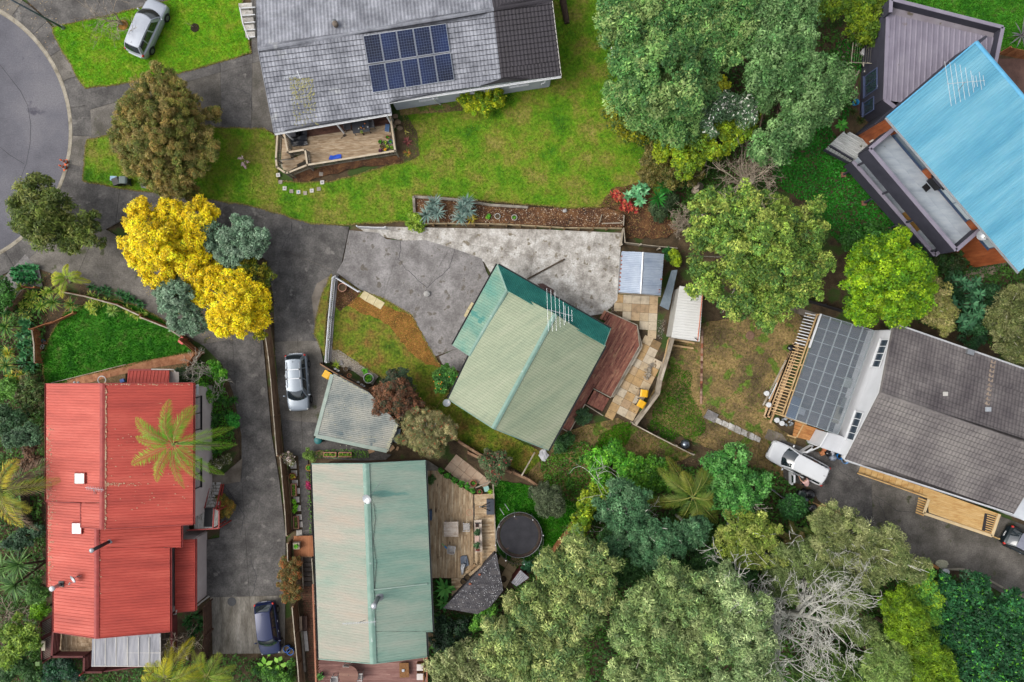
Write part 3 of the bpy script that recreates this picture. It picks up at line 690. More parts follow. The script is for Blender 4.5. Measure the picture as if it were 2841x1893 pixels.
window(B1,w0.lerp(w0b,.5)+ZV(1.95),dX,out1,2.6,1.9,white_m,pane_m,3)
downpipe(B1,[W('t12',1220,650,3.1),W('t12',1232,672,3.0),W('t12',1245,690,1.2),W('t12',1280,712,.15)],white_m)
downpipe(B1,[W('t13',275,530,3.1),W('t13',275,560,2.7),W('t13',250,572,2.6),W('t13',250,580,.15)],white_m)
gable(B1,ra,bd,na,wallg_m);gable(B1,rb,be,nb,wallg_m)
# moss on the roof below the aerial
moss_m=M('moss',[(128,126,84),(168,164,112),(196,190,140)],scale=12,rough=.95)
mo=MB();u1,v1,n1=uvframe(plS,fall1)
for i in range(520):
    fx=random.random();fy=random.random()**1.2
    if random.random()<fy*.7 and(int(fx*9)%2):continue
    p=oS('t12',250+fx*160+fy*40,530+fy*330)+n1*.045;r=RU(.02,.07)*(1.1-.4*fy)
    mo.ball(p,(r,r*1.3,.02),5,3)
tag(mo.make('moss',moss_m,B1),kind='stuff')
# solar panels: ten, two rows
cell_m=M('solar_cell',[(8,20,50),(15,33,72),(22,44,90)],scale=.35,rough=.3,spec=.3,rnd=.12)
c00,c10,c01,c11=oS('t12',753,245),oS('t12',1318,160),oS('t12',820,634),oS('t12',1376,547)
for r in range(2):
    for c in range(5):
        f=lambda a,b:c00.lerp(c10,a).lerp(c01.lerp(c11,a),b)+n1*.17
        a0,a1,b0,b1=c/5+.003,(c+1)/5-.003,r*.508+.004,r*.508+.485;cc=f((a0+a1)/2,(b0+b1)/2)
        t=thing('solar_panel','%s solar panel of the %s row on the grey tiled roof'%(('first','second','third','fourth','fifth')[c]+' from the left',('upper','lower')[r]),'solar panel',cc-n1*.17,'solar panels on the grey tiled roof')
        du=(f(a1,b0)-f(a0,b0));dv=(f(a0,b1)-f(a0,b0));lu,lv=du.length,dv.length;du.normalize();dv.normalize();nn=dv.cross(du).normalized();nn=nn if nn.z>0 else-nn
        MB().box(cc-nn*.01,(lu,lv,.03),ax=(du,dv,nn)).make('backing',solid('cell_grid',(150,164,186),.5),t)
        fr=MB()
        for s in(-1,1):fr.box(cc+du*s*(lu/2-.012),(.018,lv,.045),ax=(du,dv,nn));fr.box(cc+dv*s*(lv/2-.012),(lu-.056,.026,.043),ax=(du,dv,nn))
        fr.make('frame',alu_m,t);cells=MB();gu,gv=6,10
        for i in range(gu):
            for j in range(gv):
                cells.box(cc+du*(-lu/2+.03+(lu-.06)*(i+.5)/gu)+dv*(-lv/2+.03+(lv-.06)*(j+.5)/gv)+nn*.008,((lu-.06)/gu-.010,(lv-.06)/gv-.010,.006),ax=(du,dv,nn))
        tag(cells.make('cells',cell_m,t),kind='stuff')
        br=MB()
        for s in(-.3,.3):br.bar(f(a0,0)+dv*0+(cc-f(a0,0))*0+nn*-.1+dv*((b0+b1)/2*(c01-c00).length+s*lv),f(a1,0)-nn*.1+dv*((b0+b1)/2*(c01-c00).length+s*lv),.04,.05)
        br.make('rail',alu_m,t)
# chimney flue, aerial and dish of this house
ch=thing('flue','mossy flue with a pale flashing plate on the grey tiled roof','flue',W('t12',580,195,4.6))
MB().box(W('t12',578,205,4.82),(.62,.66,.06),.17).make('flashing',M('flashing_pale',[(150,150,140),(190,190,184)],scale=4),ch)
MB().lathe(W('t12',572,175,4.6),[(.17,0),(.17,.62),(.2,.66)],14).make('pipe',steel_m,ch,True);MB().lathe(W('t12',568,172,5.2),[(.2,.0),(.21,.3),(.14,.36),(.02,.38)],14).make('cowl',M('rusty_cowl',[(96,84,74),(132,120,108)],scale=6),ch,True)
yagi('short white aerial above the moss patch on the grey tiled roof',W('t12',320,560,4.05),5,W('t12',215,530,5.0),W('t12',320,510,5.0),[(.05+.1*i,.10,0)for i in range(9)]+[(.95,.32,.2),(.99,.32,.2)],er=.014)
# deck of the grey tiled house
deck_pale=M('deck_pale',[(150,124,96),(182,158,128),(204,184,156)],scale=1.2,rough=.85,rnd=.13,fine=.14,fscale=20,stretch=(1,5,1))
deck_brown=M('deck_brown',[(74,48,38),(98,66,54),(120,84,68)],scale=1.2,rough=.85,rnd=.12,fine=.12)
rail_pale=M('rail_pale',[(188,170,144),(212,198,174)],scale=2,rough=.8,rnd=.05,fine=.08)
grey_tim=M('grey_timber',[(104,98,88),(138,130,118),(164,156,142)],scale=1.5,rough=.9,rnd=.12,fine=.15,fscale=16)
D1=thing('deck','pale timber deck with balustrade under the grey tiled eave','deck',W('dk',1200,700));zD=.85
dpoly=WL('dk',[(400,470),(700,480),(2010,268),(2060,690),(1300,870),(720,905),(700,720),(620,680),(410,690)],zD)
ddir=(W('dk',2060,300)-W('dk',700,500)).xy
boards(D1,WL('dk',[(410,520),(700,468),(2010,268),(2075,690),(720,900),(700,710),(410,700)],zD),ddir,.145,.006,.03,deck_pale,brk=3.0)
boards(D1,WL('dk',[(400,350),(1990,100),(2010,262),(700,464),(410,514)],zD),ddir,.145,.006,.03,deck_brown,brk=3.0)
MB().prism(WL('dk',[(405,360),(1990,110),(2065,680),(725,890),(695,715),(412,705)],0),zD-.2,zD-.036).make('joist_frame',grey_tim,D1)
# steps with landing
MB().prism(WL('dk',[(250,870),(470,840),(480,940),(640,900),(340,1030),(270,1000)],0),.0,.42).make('landing_frame',grey_tim,D1)
boards(D1,WL('dk',[(250,860),(470,840),(500,955),(340,1035),(265,1000)],.46),(1,.1),.145,.006,.03,deck_pale)
for i,(x0,y0,x1,y1)in enumerate(((470,840,510,950),(540,820,580,925),(600,790,640,900))):
    MB().prism(WL('dk',[(x0,y0),(x0+62,y0-20),(x1+62,y1-30),(x1,y1)],0),.3,.5+i*.13).make('step',deck_pale,D1)
for i in range(4):
    y=860-i*110;MB().prism(WL('dk',[(262,y),(420,y-20),(412,y-125),(270,y-110)],0),.0,.42-i*.1).make('step',deck_pale,D1)
rl=[(175,400),(150,830),(165,965),(305,1058),(360,1050),(660,930),(2095,700),(2010,100)];zr=zD+1.0
def balustrade(parent,view,pts,z0,z1,mat,post=None,gap=.14,name_r='handrail',capw=.14,bal=True,tilt=None,z0s=None):
    Q=WL(view,pts,z1);post=post or mat
    for a,b in zip(Q[:-1],Q[1:]):
        d=(b-a).normalized();MB().bar(a-d*capw*.4,b+d*capw*.4,capw,.045).make(name_r,mat,parent)
        MB().bar(a-ZV(.12),b-ZV(.12),.045,.09).make('under_rail',post,parent);MB().bar(Vec((a.x,a.y,z0+.1)),Vec((b.x,b.y,z0+.1)),.045,.09).make('bottom_rail',post,parent)
        n=max(1,int((b-a).length/gap))
        if bal:
            for i in range(1,n):
                p=a.lerp(b,i/n);MB().box((p.x,p.y,(z0+.14+z1-.16)/2),(.042,.042,z1-z0-.3),math.atan2(d.y,d.x)).make('baluster',post,parent)
    for p in Q:MB().box((p.x,p.y,(z1-.03)/2),(.095,.095,z1-.05),0).make('post',post,parent)
balustrade(D1,'dk',rl,zD,zr,rail_pale,grey_tim,.15)
balustrade(D1,'dk',[(285,420),(345,722),(625,680),(660,905)],zD,zr,rail_pale,grey_tim,.15)
for k in range(7):
    a=W('dk',720+k*220,960-k*36,0);MB().box((a.x,a.y,.4),(.12,.12,.8)).make('pile',grey_tim,D1)
for x,y in((300,400),(1150,270),(1960,130)):
    p=W('dk',x,y,3.0);MB().box((p.x,p.y,2.0),(.11,.11,2.4)).make('verandah_post',white_m,D1)

# red roofed house (left)
B2=thing('house','long house with a stepped red ribbed metal roof','house',W('t31',700,500))
red_m=M('red_roof',[(170,60,48),(190,72,58),(204,88,72)],scale=.5,stretch=(.25,1.8,1),rough=.6,rnd=.035,fine=.06,fscale=8,spec=.3,spots=((206,170,128),2.6,.735))
red2_m=M('red_roof_left',[(182,74,60),(202,88,72),(214,104,88)],scale=.5,stretch=(.25,1.8,1),rough=.6,rnd=.035,fine=.06,fscale=8,spots=((214,178,150),2.6,.735))
redt_m=M('red_trim',[(150,56,52),(176,72,66)],scale=2,rough=.6);lich_m=M('lichen_ridge',[(176,96,80),(198,160,128),(210,186,158)],scale=7,rough=.9)
darkred_m=M('dark_red_timber',[(84,34,32),(108,46,42)],scale=2,rough=.75,rnd=.08);cream_m=M('cream_paint',[(206,192,188),(220,208,204)],scale=1,rough=.7)
zu,zur,zl,zlr=4.3,5.5,3.9,5.0
r0,r1=W('t21',698,1088,zur),W('t31',694,528,zur)
plL=plane3(r0,r1,W('t21',315,1300,zu));plR=plane3(r0,r1,W('t21',1314,1300,zu))
L_=lambda v,x,y:on_plane(v,x,y,plL);R_=lambda v,x,y:on_plane(v,x,y,plR)
eL0,eL1=L_('t21',315,1090),L_('t31',315,340)
roof_sheets(B2,[eL0,r0,L_('t31',697,348),eL1],(-1,0),red2_m,.22);roof_sheets(B2,[L_('t31',548,352),L_('t31',697,352),r1,L_('t31',548,515)],(-1,0),red2_m,.22)
roof_sheets(B2,[r0,R_('t21',1314,1084),R_('t31',1312,496),r1],(1,0),red_m,.22)
ridge(B2,r0+ZV(.05),r1+ZV(.05),redt_m,.4,.06)
lr=MB()
for i in range(420):
    t=random.random();p=r0.lerp(r1,t);s=random.choice((1,))*RU(.06,.26);q=R_('S',*(lambda w:(1420.5+w.x*FPX/(H-w.z),946.5-w.y*FPX/(H-w.z)))(p+Vec((s,RU(-.1,.1),-.1))))
    r=RU(.02,.07);lr.ball(q+ZV(.04),(r,r*1.4,.015),5,3)
tag(lr.make('lichen',lich_m,B2),kind='stuff')
# lower, southern roof
s0,s1=W('t31',658,520,zlr),W('t31',656,1270,zlr)
plL2=plane3(s0,s1,W('t31',325,700,zl));plR2=plane3(s0,s1,W('t31',1155,900,zl));L2_=lambda v,x,y:on_plane(v,x,y,plL2);R2_=lambda v,x,y:on_plane(v,x,y,plR2)
roof_sheets(B2,[L2_('t31',325,340),L2_('t31',655,340),L2_('t31',655,925),L2_('t31',325,922)],(-1,0),red2_m,.22)
roof_sheets(B2,[L2_('t31',366,926),L2_('t31',655,926),s1,L2_('t31',366,1226)],(-1,0),red2_m,.22)
roof_sheets(B2,[R2_('t31',658,490),R2_('t31',1230,478),R2_('t31',1230,652),R2_('t31',658,652)],(1,0),red_m,.22)
roof_sheets(B2,[R2_('t31',658,654),R2_('t31',1154,654),R2_('t31',1156,1224),s1],(1,0),red_m,.22)
ridge(B2,s0+ZV(.05),s1+ZV(.05),redt_m,.38,.06)
for a,b,o in((eL0,eL1,(-1,0)),(L2_('t31',325,340),L2_('t31',325,922),(-1,0)),(L2_('t31',366,926),L2_('t31',366,1226),(-1,0)),(R_('t21',1314,1084),R_('t31',1312,496),(1,0)),(R2_('t31',1230,500),R2_('t31',1230,652),(1,0)),(R2_('t31',1154,654),R2_('t31',1156,1224),(1,0))):
    gutter(B2,a-ZV(.06),b-ZV(.06),redt_m,o)
for a,b in((eL0,r0),(r0,R_('t21',1314,1084)),(r1,R_('t31',1312,496)),(r1,L_('t31',548,515)),(s1,L2_('t31',366,1226)),(s1,R2_('t31',1156,1224)),(L_('t31',548,352),L_('t31',548,515)),(eL1,L_('t31',548,352))):
    fascia(B2,a,b,redt_m,.2,.05,-.05,'barge_board')
# lean-to and porch roofs
lt=[W('t31',1188,600,2.95),W('t31',1190,1095,2.95),W('t31',1326,1082,2.6),W('t31',1326,596,2.6)];roof_sheets(B2,lt,(1,0),red_m,.22);gutter(B2,lt[2]-ZV(.06),lt[3]-ZV(.06),redt_m,(1,0));fascia(B2,lt[1],lt[2],redt_m,.16,.05,-.03)
po=[W('t21',870,1000,2.7),W('t21',1152,1000,2.7),W('t21',1146,1092,3.0),W('t21',860,1092,3.0)];roof_sheets(B2,po,(0,1),red_m,.25);fascia(B2,po[0],po[1],redt_m,.16,.05,-.03);gutter(B2,po[0],po[1],redt_m,(0,1))
MB().prism(WL('t21',[(1152,1005),(1215,1010),(1215,1090),(1148,1090)],2.5),.06).make('porch_roof_pale',M('pale_metal',[(168,158,150),(186,178,170)],scale=2),B2)
MB().tube([W('t21',1030,992,2.75),W('t21',1180,994,2.7),W('t21',1192,1010,2.6)],.05,8).make('overflow_pipe',offw_m,B2)
# walls
x0,x1=W('t21',345,1100,0).x,W('t31',1375,300,0).x;yN=W('t21',700,1085,zu).y-.5;yM=W('t31',700,515,zu).y+.5;yS=W('t31',700,1230,zl).y+.8;xs0=L2_('t31',366,1000).x+.5;xs1=R2_('t31',1154,900).x-.45;xE=R_('t31',1312,300).x-.45;xW=eL0.x+.45
for a,b,zt in(((xW,yN),(xE,yN),4.2),((xE,yN),(xE,yM),4.2),((xW,yN),(xW,eL1.y+.3),4.2),((xs0,yM),(xE,yM),4.0),((xs0,yM),(xs0,yS),3.8),((xs1,yM),(xs1,yS),3.8),((xs0,yS),(xs1,yS),3.8)):
    wall(B2,a,b,0,zt,cream_m)
xl=lt[2].x-.3
wall(B2,(xs1,lt[0].y-.2),(xl,lt[0].y-.2),0,2.6,cream_m);wall(B2,(xl,lt[0].y-.2),(xl,lt[1].y+.3),0,2.55,cream_m);wall(B2,(xs1,lt[1].y+.3),(xl,lt[1].y+.3),0,2.6,cream_m)
gable(B2,r0,eL0,R_('t21',1314,1084),cream_m);gable(B2,s1,L2_('t31',366,1226),R2_('t31',1156,1224),cream_m);weatherboards(B2,(xE,yN),(xE,yM),.2,4.1,cream_m,(1,0),.22)
bf=solid('black_frame',(40,38,40),.4)
for v,x,y,w in(('t21',1345,1290,2.6),('t31',1375,150,2.2)):
    q=W(v,x,y,2.6);window(B2,(xE,q.y,2.9),(0,1),(1,0),w,1.2,bf,pane_m,2)
window(B2,(xE,W('t21',1330,1130,2.8).y,3.2),(0,1),(1,0),.7,.6,white_m,pane_m,1)
window(B2,(W('t21',600,1090,3).x,yN,2.6),(1,0),(0,1),2.2,1.2,white_m,pane_m,2)
downpipe(B2,[W('t31',1200,1080,3.0),W('t31',1195,1105,2.8),W('t31',1170,1108,2.7)],offw_m,.05);downpipe(B2,[W('t31',1325,1060,2.5),W('t31',1360,1030,1.4),W('t31',1420,985,.2)],offw_m,.06)
sp2=MB()
for i in range(620):
    k_=i%4;t=random.random()
    if k_<2:p=L_('t31',318+abs(RGA(0,26)),-180+520*t)if k_ else L2_('t31',328+abs(RGA(0,18)),350+570*t)
    elif k_==2:p=R_('t31',705+abs(RGA(0,130)),222+RGA(0,7))if t<.5 else R_('t31',RU(720,1300),RU(-160,480))
    else:p=R2_('t31',662+abs(RGA(0,9)),540+720*t)if t<.6 else R_('t21',RU(720,1310),1092+abs(RGA(0,4)))
    r=RU(.012,.05);sp2.ball(p+ZV(.035),(r*RU(1,2.2),r,.012),5,3)
tag(sp2.make('lichen_specks',lich_m,B2),kind='stuff')
# two skylights
for i,(x0_,y0_,x1_,y1_,lb)in enumerate(((515,142,588,220,'pane'),(497,480,567,560,'pane'))):
    f=L_ if i==0 else L2_;Q=[f('t31',x0_,y0_),f('t31',x1_,y0_),f('t31',x1_,y1_),f('t31',x0_,y1_)];nn=plL[0]if i==0 else plL2[0];fr=MB().prism([q+nn*.14 for q in Q],.16).make('skylight',redt_m,B2)
    c=sum(Q,Vec())/4;MB().prism([c+(q-c)*.86+nn*.165 for q in Q],.03).make('pane',glass('skylight_glass%d'%i,((140,176,166),(196,200,206))[i],.2),fr)
# side stairs and landing in red trim
ST=thing('stairs','weathered white side stairs with red handrails against the red roofed house','stairs',W('t31',1410,400));step_m=M('step_white',[(150,142,130),(206,202,194),(226,224,220)],scale=2,rough=.85,rnd=.1,stretch=(3,1,1),spots=((104,92,74),2,.6))
zs=1.55
for i in range(8):
    z=zs-(i+1)*.175;y=380-i*21.5;x=1400+i*2.6
    MB().prism(WL('t31',[(x,y),(x+88-i,y),(x+90-i,y-19),(x+2,y-19)],z),.045).make('tread',step_m,ST)
lp=WL('t31',[(1318,392),(1455,385),(1488,400),(1488,520),(1320,525)],zs);boards(ST,lp,(0,1),.3,.02,.04,step_m)
MB().prism(WL('t31',[(1325,400),(1480,400),(1480,518),(1325,520)],zs-.05),.14).make('landing_frame',darkred_m,ST)
for a,b in((W('t31',1505,222,.9),W('t31',1468,392,zs+.9)),(W('t31',1468,392,zs+.9),W('t31',1490,400,zs+.9)),(W('t31',1455,392,zs+.9),W('t31',1448,522,zs+.9)),(W('t31',1490,400,zs+.9),W('t31',1488,525,zs+.9)),(W('t31',1488,522,zs+.9),W('t31',1270,535,zs+.9)),(W('t31',1426,220,.5),W('t31',1390,385,zs+.1)),(W('t31',1520,222,.25),W('t31',1490,392,zs))):
    MB().bar(a,b,.09,.09).make('handrail',redt_m,ST)
for x,y in((1450,390),(1488,398),(1486,522),(1448,525)):
    p=W('t31',x,y,zs+.9);MB().box((p.x,p.y,(zs+.85)/2),(.09,.09,zs+.85)).make('post',redt_m,ST)
mat_=thing('door_mat','black ribbed mat on the landing of the red house stairs','mat',W('t31',1416,440,zs));rb_=MB().prism(WL('t31',[(1390,386),(1446,384),(1442,512),(1386,512)],zs+.025),.02).make('backing',black_m,mat_)
for i in range(9):
    x=1393+i*6;MB().prism(WL('t31',[(x,388),(x+3,388),(x-.5,510),(x-3.5,510)],zs+.034),.008).make('rib',solid('dark_rubber',(44,44,46),.8),mat_)
# southern deck with clear roof, red balustrades and the latticed side balcony
D2=thing('deck','weathered deck with dark red balustrade below the red roof','deck',W('t31',700,1330));wth_m=M('deck_weathered',[(110,88,64),(158,132,104),(196,174,146)],scale=1.5,rough=.9,rnd=.14,fine=.2,stretch=(2,1,1));zd2=2.0
boards(D2,WL('rd',[(270,330),(510,370),(515,590),(330,590),(270,560)],zd2),(0,1),.13,.008,.03,wth_m);boards(D2,WL('rd',[(517,370),(710,415),(710,720),(690,720),(690,592),(517,592)],zd2),(1,0),.3,.01,.03,wth_m)
boards(D2,WL('rd',[(714,420),(1690,350),(1690,640),(1600,760),(700,780)],zd2-.01),(0,1),.14,.008,.03,M('deck_grey_brown',[(86,76,66),(118,106,94)],scale=1.5,rnd=.1,rough=.9))
def panel_rail(parent,view,pts,z0,z1,mat,w=.16):
    Q=WL(view,pts,z1)
    for a,b in zip(Q[:-1],Q[1:]):
        d=(b-a).normalized();MB().bar(a-d*.06,b+d*.06,w,.05).make('handrail',mat,parent);k=5
        for i in range(k):
            z=z0+.08+(z1-z0-.12)*i/k;MB().bar(Vec((a.x,a.y,z+.07)),Vec((b.x,b.y,z+.07)),.03,.13).make('rail_board',mat,parent)
    for p in Q:MB().box((p.x,p.y,z1/2-.03),(.11,.11,z1-.05)).make('post',mat,parent)
panel_rail(D2,'rd',[(215,340),(195,645),(605,645),(600,840),(820,840)],zd2,zd2+1.0,darkred_m);panel_rail(D2,'rd',[(1700,120),(1700,660)],zd2,zd2+1.0,darkred_m);panel_rail(D2,'rd',[(820,835),(1650,720)],zd2,zd2+.9,darkred_m,.1)
MB().prism(WL('rd',[(60,200),(200,120),(195,640),(75,720)],1.7),.05).make('side_frame',darkred_m,D2)
for i in range(22):
    y=190+i*22
    if 350<y<395:continue
    MB().bar(W('rd',78,y+35,1.74),W('rd',188,y-25,1.74),.05,.03).make('lattice_slat',M('lattice_grey',[(130,122,110),(156,148,136)],scale=3),D2)
for a,b in(((60,205),(75,725)),((205,125),(195,650)),((65,410),(200,340)),((60,210),(200,125)),((75,725),(200,645))):MB().bar(W('rd',*a,1.8),W('rd',*b,1.8),.1,.1).make('side_rail',darkred_m,D2)
PG2=thing('pergola_roof','cloudy corrugated plastic roof over the red house deck','awning',W('rd',1100,600));pc_m=M('plastic_cloudy',[(150,150,156),(172,172,178),(186,184,184)],scale=.8,rough=.35,rnd=.06,stretch=(3,.4,1));zpg=3.5
roof_sheets(PG2,[W('rd',705,420,zpg+.2),W('rd',1565,350,zpg+.2),W('rd',1572,765,zpg),W('rd',700,765,zpg)],(0,-1),pc_m,.1,.02,.86,'plastic_sheet',True,.006)
for x in(735,870,1005,1148,1288,1420,1560):MB().bar(W('rd',x,400,zpg+.24),W('rd',x,760,zpg+.05),.05,.03).make('cover_strip',offw_m,PG2)
for y in(455,592,762):MB().bar(W('rd',702,y,zpg+.27-y*.0003),W('rd',1570,y+4,zpg+.27-y*.0003),.05,.03).make('batten',offw_m,PG2)
for x in(720,1560):MB().box(W('rd',x,745,zpg/2),(.1,.1,zpg)).make('post',redt_m,PG2)
flue('tall black flue with pale cap on the red roof','t31',745,612,4.75,6.9,.13,solid('flue_black',(52,50,54),.5));vt=thing('roof_vent','white vent cap beside a black plate on the red roof','vent',W('t31',415,900,4.2))
MB().prism([q+plL2[0]*.08 for q in(L2_('t31',403,880),L2_('t31',438,880),L2_('t31',438,918),L2_('t31',403,918))],.06).make('plate',black_m,vt);MB().lathe(W('t31',405,905,4.25),[(.13,0),(.13,.75),(.2,.76),(.2,.9),(.05,.95)],12).make('cap',white_m,vt,True)
dish('satellite dish on a tripod near the southern end of the red roof','t31',505,862,5.0,(-.55,-.45,.8),.34,W('t31',570,840,4.6),4.35)
yagi('thin aerial beside the red roof ridge below the skylight',W('t31',660,300,5.25),6,W('t31',580,245,5.7),W('t31',705,262,5.7),[(.1+.09*i,.16,0)for i in range(10)],guy=[W('t31',640,300,5.3)])
hw=thing('hoop','white round hoop on a bracket at the red house gable','hoop',W('t21',690,1088,3.2));R0=W('t21',692,1065,3.3);MB().tube([R0+Vec((.3*cos(a),.3*sin(a),0))for a in np.linspace(0,2*PI,24)],.035,6).make('ring',white_m,hw);MB().bar(R0-Vec((0,.3,0)),R0-Vec((0,.55,0)),.08,.05).make('bracket',white_m,hw)
# central house with faded green roof
B3=thing('house','central house with a faded sage green ribbed roof and teal hip','house',W('F',1220,840))
sage_m=M('sage_roof',[(140,154,128),(154,164,136),(164,170,144)],scale=.6,stretch=(.25,1.6,1),rot=-148,rough=.6,rnd=.03,fine=.06,fscale=6,spots=((126,150,134),.5,.68))
sage2_m=M('sage_roof_teal',[(96,150,134),(124,160,140),(148,172,148)],scale=.5,rough=.6,rnd=.06,fine=.07,fscale=6,spots=((74,138,126),.9,.62))
teal_m=M('teal_roof',[(32,112,104),(44,126,116),(58,138,126)],scale=1.2,rough=.6,rnd=.05,fine=.16,fscale=9,spots=((98,160,148),6,.68))
tealt_m=M('teal_trim',[(120,156,142),(142,170,156)],scale=2,rough=.6,spots=((170,190,180),3,.64));dkfas_m=solid('dark_fascia',(40,46,48),.5)
zc,zcr=3.6,5.0
c0,c1=W('F',1276,722,zcr),W('F',1133,985,zcr)
fallL=(W('F',1078,818)-W('F',1205,890)).xy;fallR=-fallL
pA=plane3(c0,c1,W('F',1030,918,zc));pB=plane3(c0,c1,W('F',1260,1035,zc));A_=lambda x,y,v='F':on_plane(v,x,y,pA);B_=lambda x,y,v='F':on_plane(v,x,y,pB)
roof_sheets(B3,[A_(1172,668),c0,c1,A_(1030,918),A_(1078,818)],fallL,sage_m,.2,.011)
roof_sheets(B3,[c0,B_(1391,795),B_(1260,1035),c1],fallR,sage_m,.2,.013)
pV=plane3(A_(1165,668),A_(1078,818),W('F',1040,793,2.9));V_=lambda x,y,v='F':on_plane(v,x,y,pV)
roof_sheets(B3,[A_(1165,668),V_(1143,607),V_(1040,793),A_(1078,818)],fallL,sage2_m,.2,.018)
te=[A_(1168,668)+ZV(.02),W('F',1145,610,3.0),W('F',1403,755,3.0),B_(1391,793)+ZV(.02)]
tq=[W('F',1170,672,4.45),W('F',1145,609,3.35),W('F',1403,756,3.35)];pT=plane3(*tq);T_=lambda x,y,v='F':on_plane(v,x,y,pT)
roof_sheets(B3,[T_(1166,668),T_(1144,608),T_(1403,756),T_(1389,794)],(W('F',1280,680)-W('F',1230,770)).xy,teal_m,.12,.03,.8)
up=ZV(.05);ridge(B3,c0+up,c1+up,tealt_m,.36,.06);ridge(B3,A_(1165,668)+up,A_(1078,818)+up,tealt_m,.3,.05);ridge(B3,V_(1144,610)+up,A_(1167,668)+up,tealt_m,.3,.05)
ridge(B3,A_(1168,670)+up*.6,B_(1391,795)+up*.6,tealt_m,.16,.05,'flashing')
for a,b,o in((A_(1030,918),A_(1078,818),fallL),(V_(1040,793),V_(1143,607),fallL),(B_(1391,795),B_(1260,1035),fallR),(T_(1144,608),T_(1403,756),(1,1))):gutter(B3,a-up,b-up,dkfas_m,o)
for a,b in((A_(1030,918),c1),(c1,B_(1260,1035)),(T_(1403,756),T_(1389,794)),(V_(1040,793),A_(1078,818))):fascia(B3,a,b,tealt_m,.18,.05,-.03,'barge_board')
hw_m=M('house_wall_pale',[(196,190,178),(208,202,192)],scale=1,rough=.8)
cc=W('F',1216,830,0);pts=[A_(1078,818),A_(1030,918),c1,B_(1260,1035),B_(1391,795),T_(1395,770),T_(1160,635),V_(1060,795)]
pp=[Vec((cc.x+(p.x-cc.x)*.9,cc.y+(p.y-cc.y)*.9,0))for p in(A_(1030,918),B_(1260,1035),B_(1391,795),T_(1160,640),V_(1075,790))]
for a,b in zip(pp,pp[1:]+pp[:1]):wall(B3,a,b,0,2.95,hw_m)
gable(B3,c1,A_(1030,918),B_(1260,1035),hw_m);dW=(pp[1]-pp[0]).normalized();window(B3,pp[0].lerp(pp[1],.5)+ZV(1.8),dW,(-dW.y*-1,dW.x*-1),1.6,1.1,white_m,pane_m,2)
d2=(pp[2]-pp[1]).normalized()
for k in(.35,.7):window(B3,pp[1].lerp(pp[2],k)+ZV(1.7),d2,(d2.y,-d2.x),1.6,1.6,white_m,pane_m,2)
yagi('big television aerial with long rods on the central green roof',W('F',1283,722,4.9),7,W('pt',60,200,7.0),W('pt',300,262,7.0),[(.02,1.55,.3),(.18,1.5,.3),(.34,1.4,.3),(.5,1.05,.3),(.66,.85,.3),(.72,.6,.3),(.85,.6,.3),(.98,.42,.3)],guy=[W('F',1250,730,5.2),W('F',1300,745,5.0)],er=.01)
dish('white satellite dish on the west corner of the central green roof','t22',1318,1225,3.9,(.35,.5,.8),.32,None,3.0)

# lower house with two-tone green roof
B4=thing('house','lower house with a long two tone green gabled roof','house',W('t32',800,700))
pink_m=M('faded_green_pink',[(140,158,142),(156,162,146),(168,164,149),(176,164,147)],scale=.4,stretch=(.3,1.5,1),rough=.6,rnd=.03,fine=.05,fscale=6)
green_m=M('faded_green_teal',[(118,156,142),(136,166,150),(152,172,156),(164,176,160)],scale=.4,stretch=(.3,1.5,1),rough=.6,rnd=.035,fine=.05,fscale=6,spots=((108,152,140),.5,.68))
z4,z4r=3.4,4.7;g0,g1=W('t32',772,82,z4r),W('t32',822,1442,z4r)
pG=plane3(g0,g1,W('t32',425,700,z4));pH=plane3(g0,g1,W('t32',1200,700,z4));G_=lambda x,y:on_plane('t32',x,y,pG);H_=lambda x,y:on_plane('t32',x,y,pH)
roof_sheets(B4,[G_(405,84),g0,g1,G_(452,1410)],(-1,.03),pink_m,.195,.011);roof_sheets(B4,[g0,H_(1176,62),H_(1226,1222),H_(810,1222)],(1,.03),green_m,.195,.018);roof_sheets(B4,[H_(810,1224),H_(1180,1224),H_(1188,1394),g1],(1,.03),green_m,.195,.018)
ridge(B4,g0+up,g1+up,tealt_m,.5,.07)
for a,b,o in((G_(405,84),G_(452,1410),(-1,0)),(H_(1176,62),H_(1226,1222),(1,0)),(H_(1182,1226),H_(1188,1394),(1,0))):gutter(B4,a-up,b-up,dkfas_m,o)
for a,b in((G_(405,84),g0),(g0,H_(1176,62)),(G_(452,1410),g1),(g1,H_(1188,1394)),(H_(1180,1223),H_(1226,1222))):fascia(B4,a,b,tealt_m,.2,.06,-.05,'barge_board')
q=[Vec((p.x,p.y,0))for p in(G_(405,84)+Vec((.5,-.5,0)),H_(1176,62)+Vec((-.5,-.5,0)),H_(1200,1300)+Vec((-1.0,.2,0)),G_(452,1410)+Vec((.5,.6,0)))]
for a,b in zip(q,q[1:]+q[:1]):wall(B4,a,b,0,3.25,M('brown_stain_wall',[(92,66,52),(112,84,66)],scale=1,rough=.8))
gable(B4,g0,G_(405,84),H_(1176,62),MATS['brown_stain_wall']);gable(B4,g1,G_(452,1410),H_(1188,1394),MATS['brown_stain_wall'])
for k in(.2,.5,.75):window(B4,q[1].lerp(q[2],k)+ZV(1.9),(0,1),(1,0),1.8,1.7,white_m,pane_m,2)
for k in(.25,.6):window(B4,q[0].lerp(q[3],k)+ZV(2.1),(0,1),(-1,0),1.5,1.0,white_m,pane_m,2)
cj=MB();cj.tube([H_(825,350)+up,H_(838,450)+up,H_(822,600)+up,H_(845,760)+up,H_(830,940)+up],.014,5);cj.make('cable',black_m,B4)
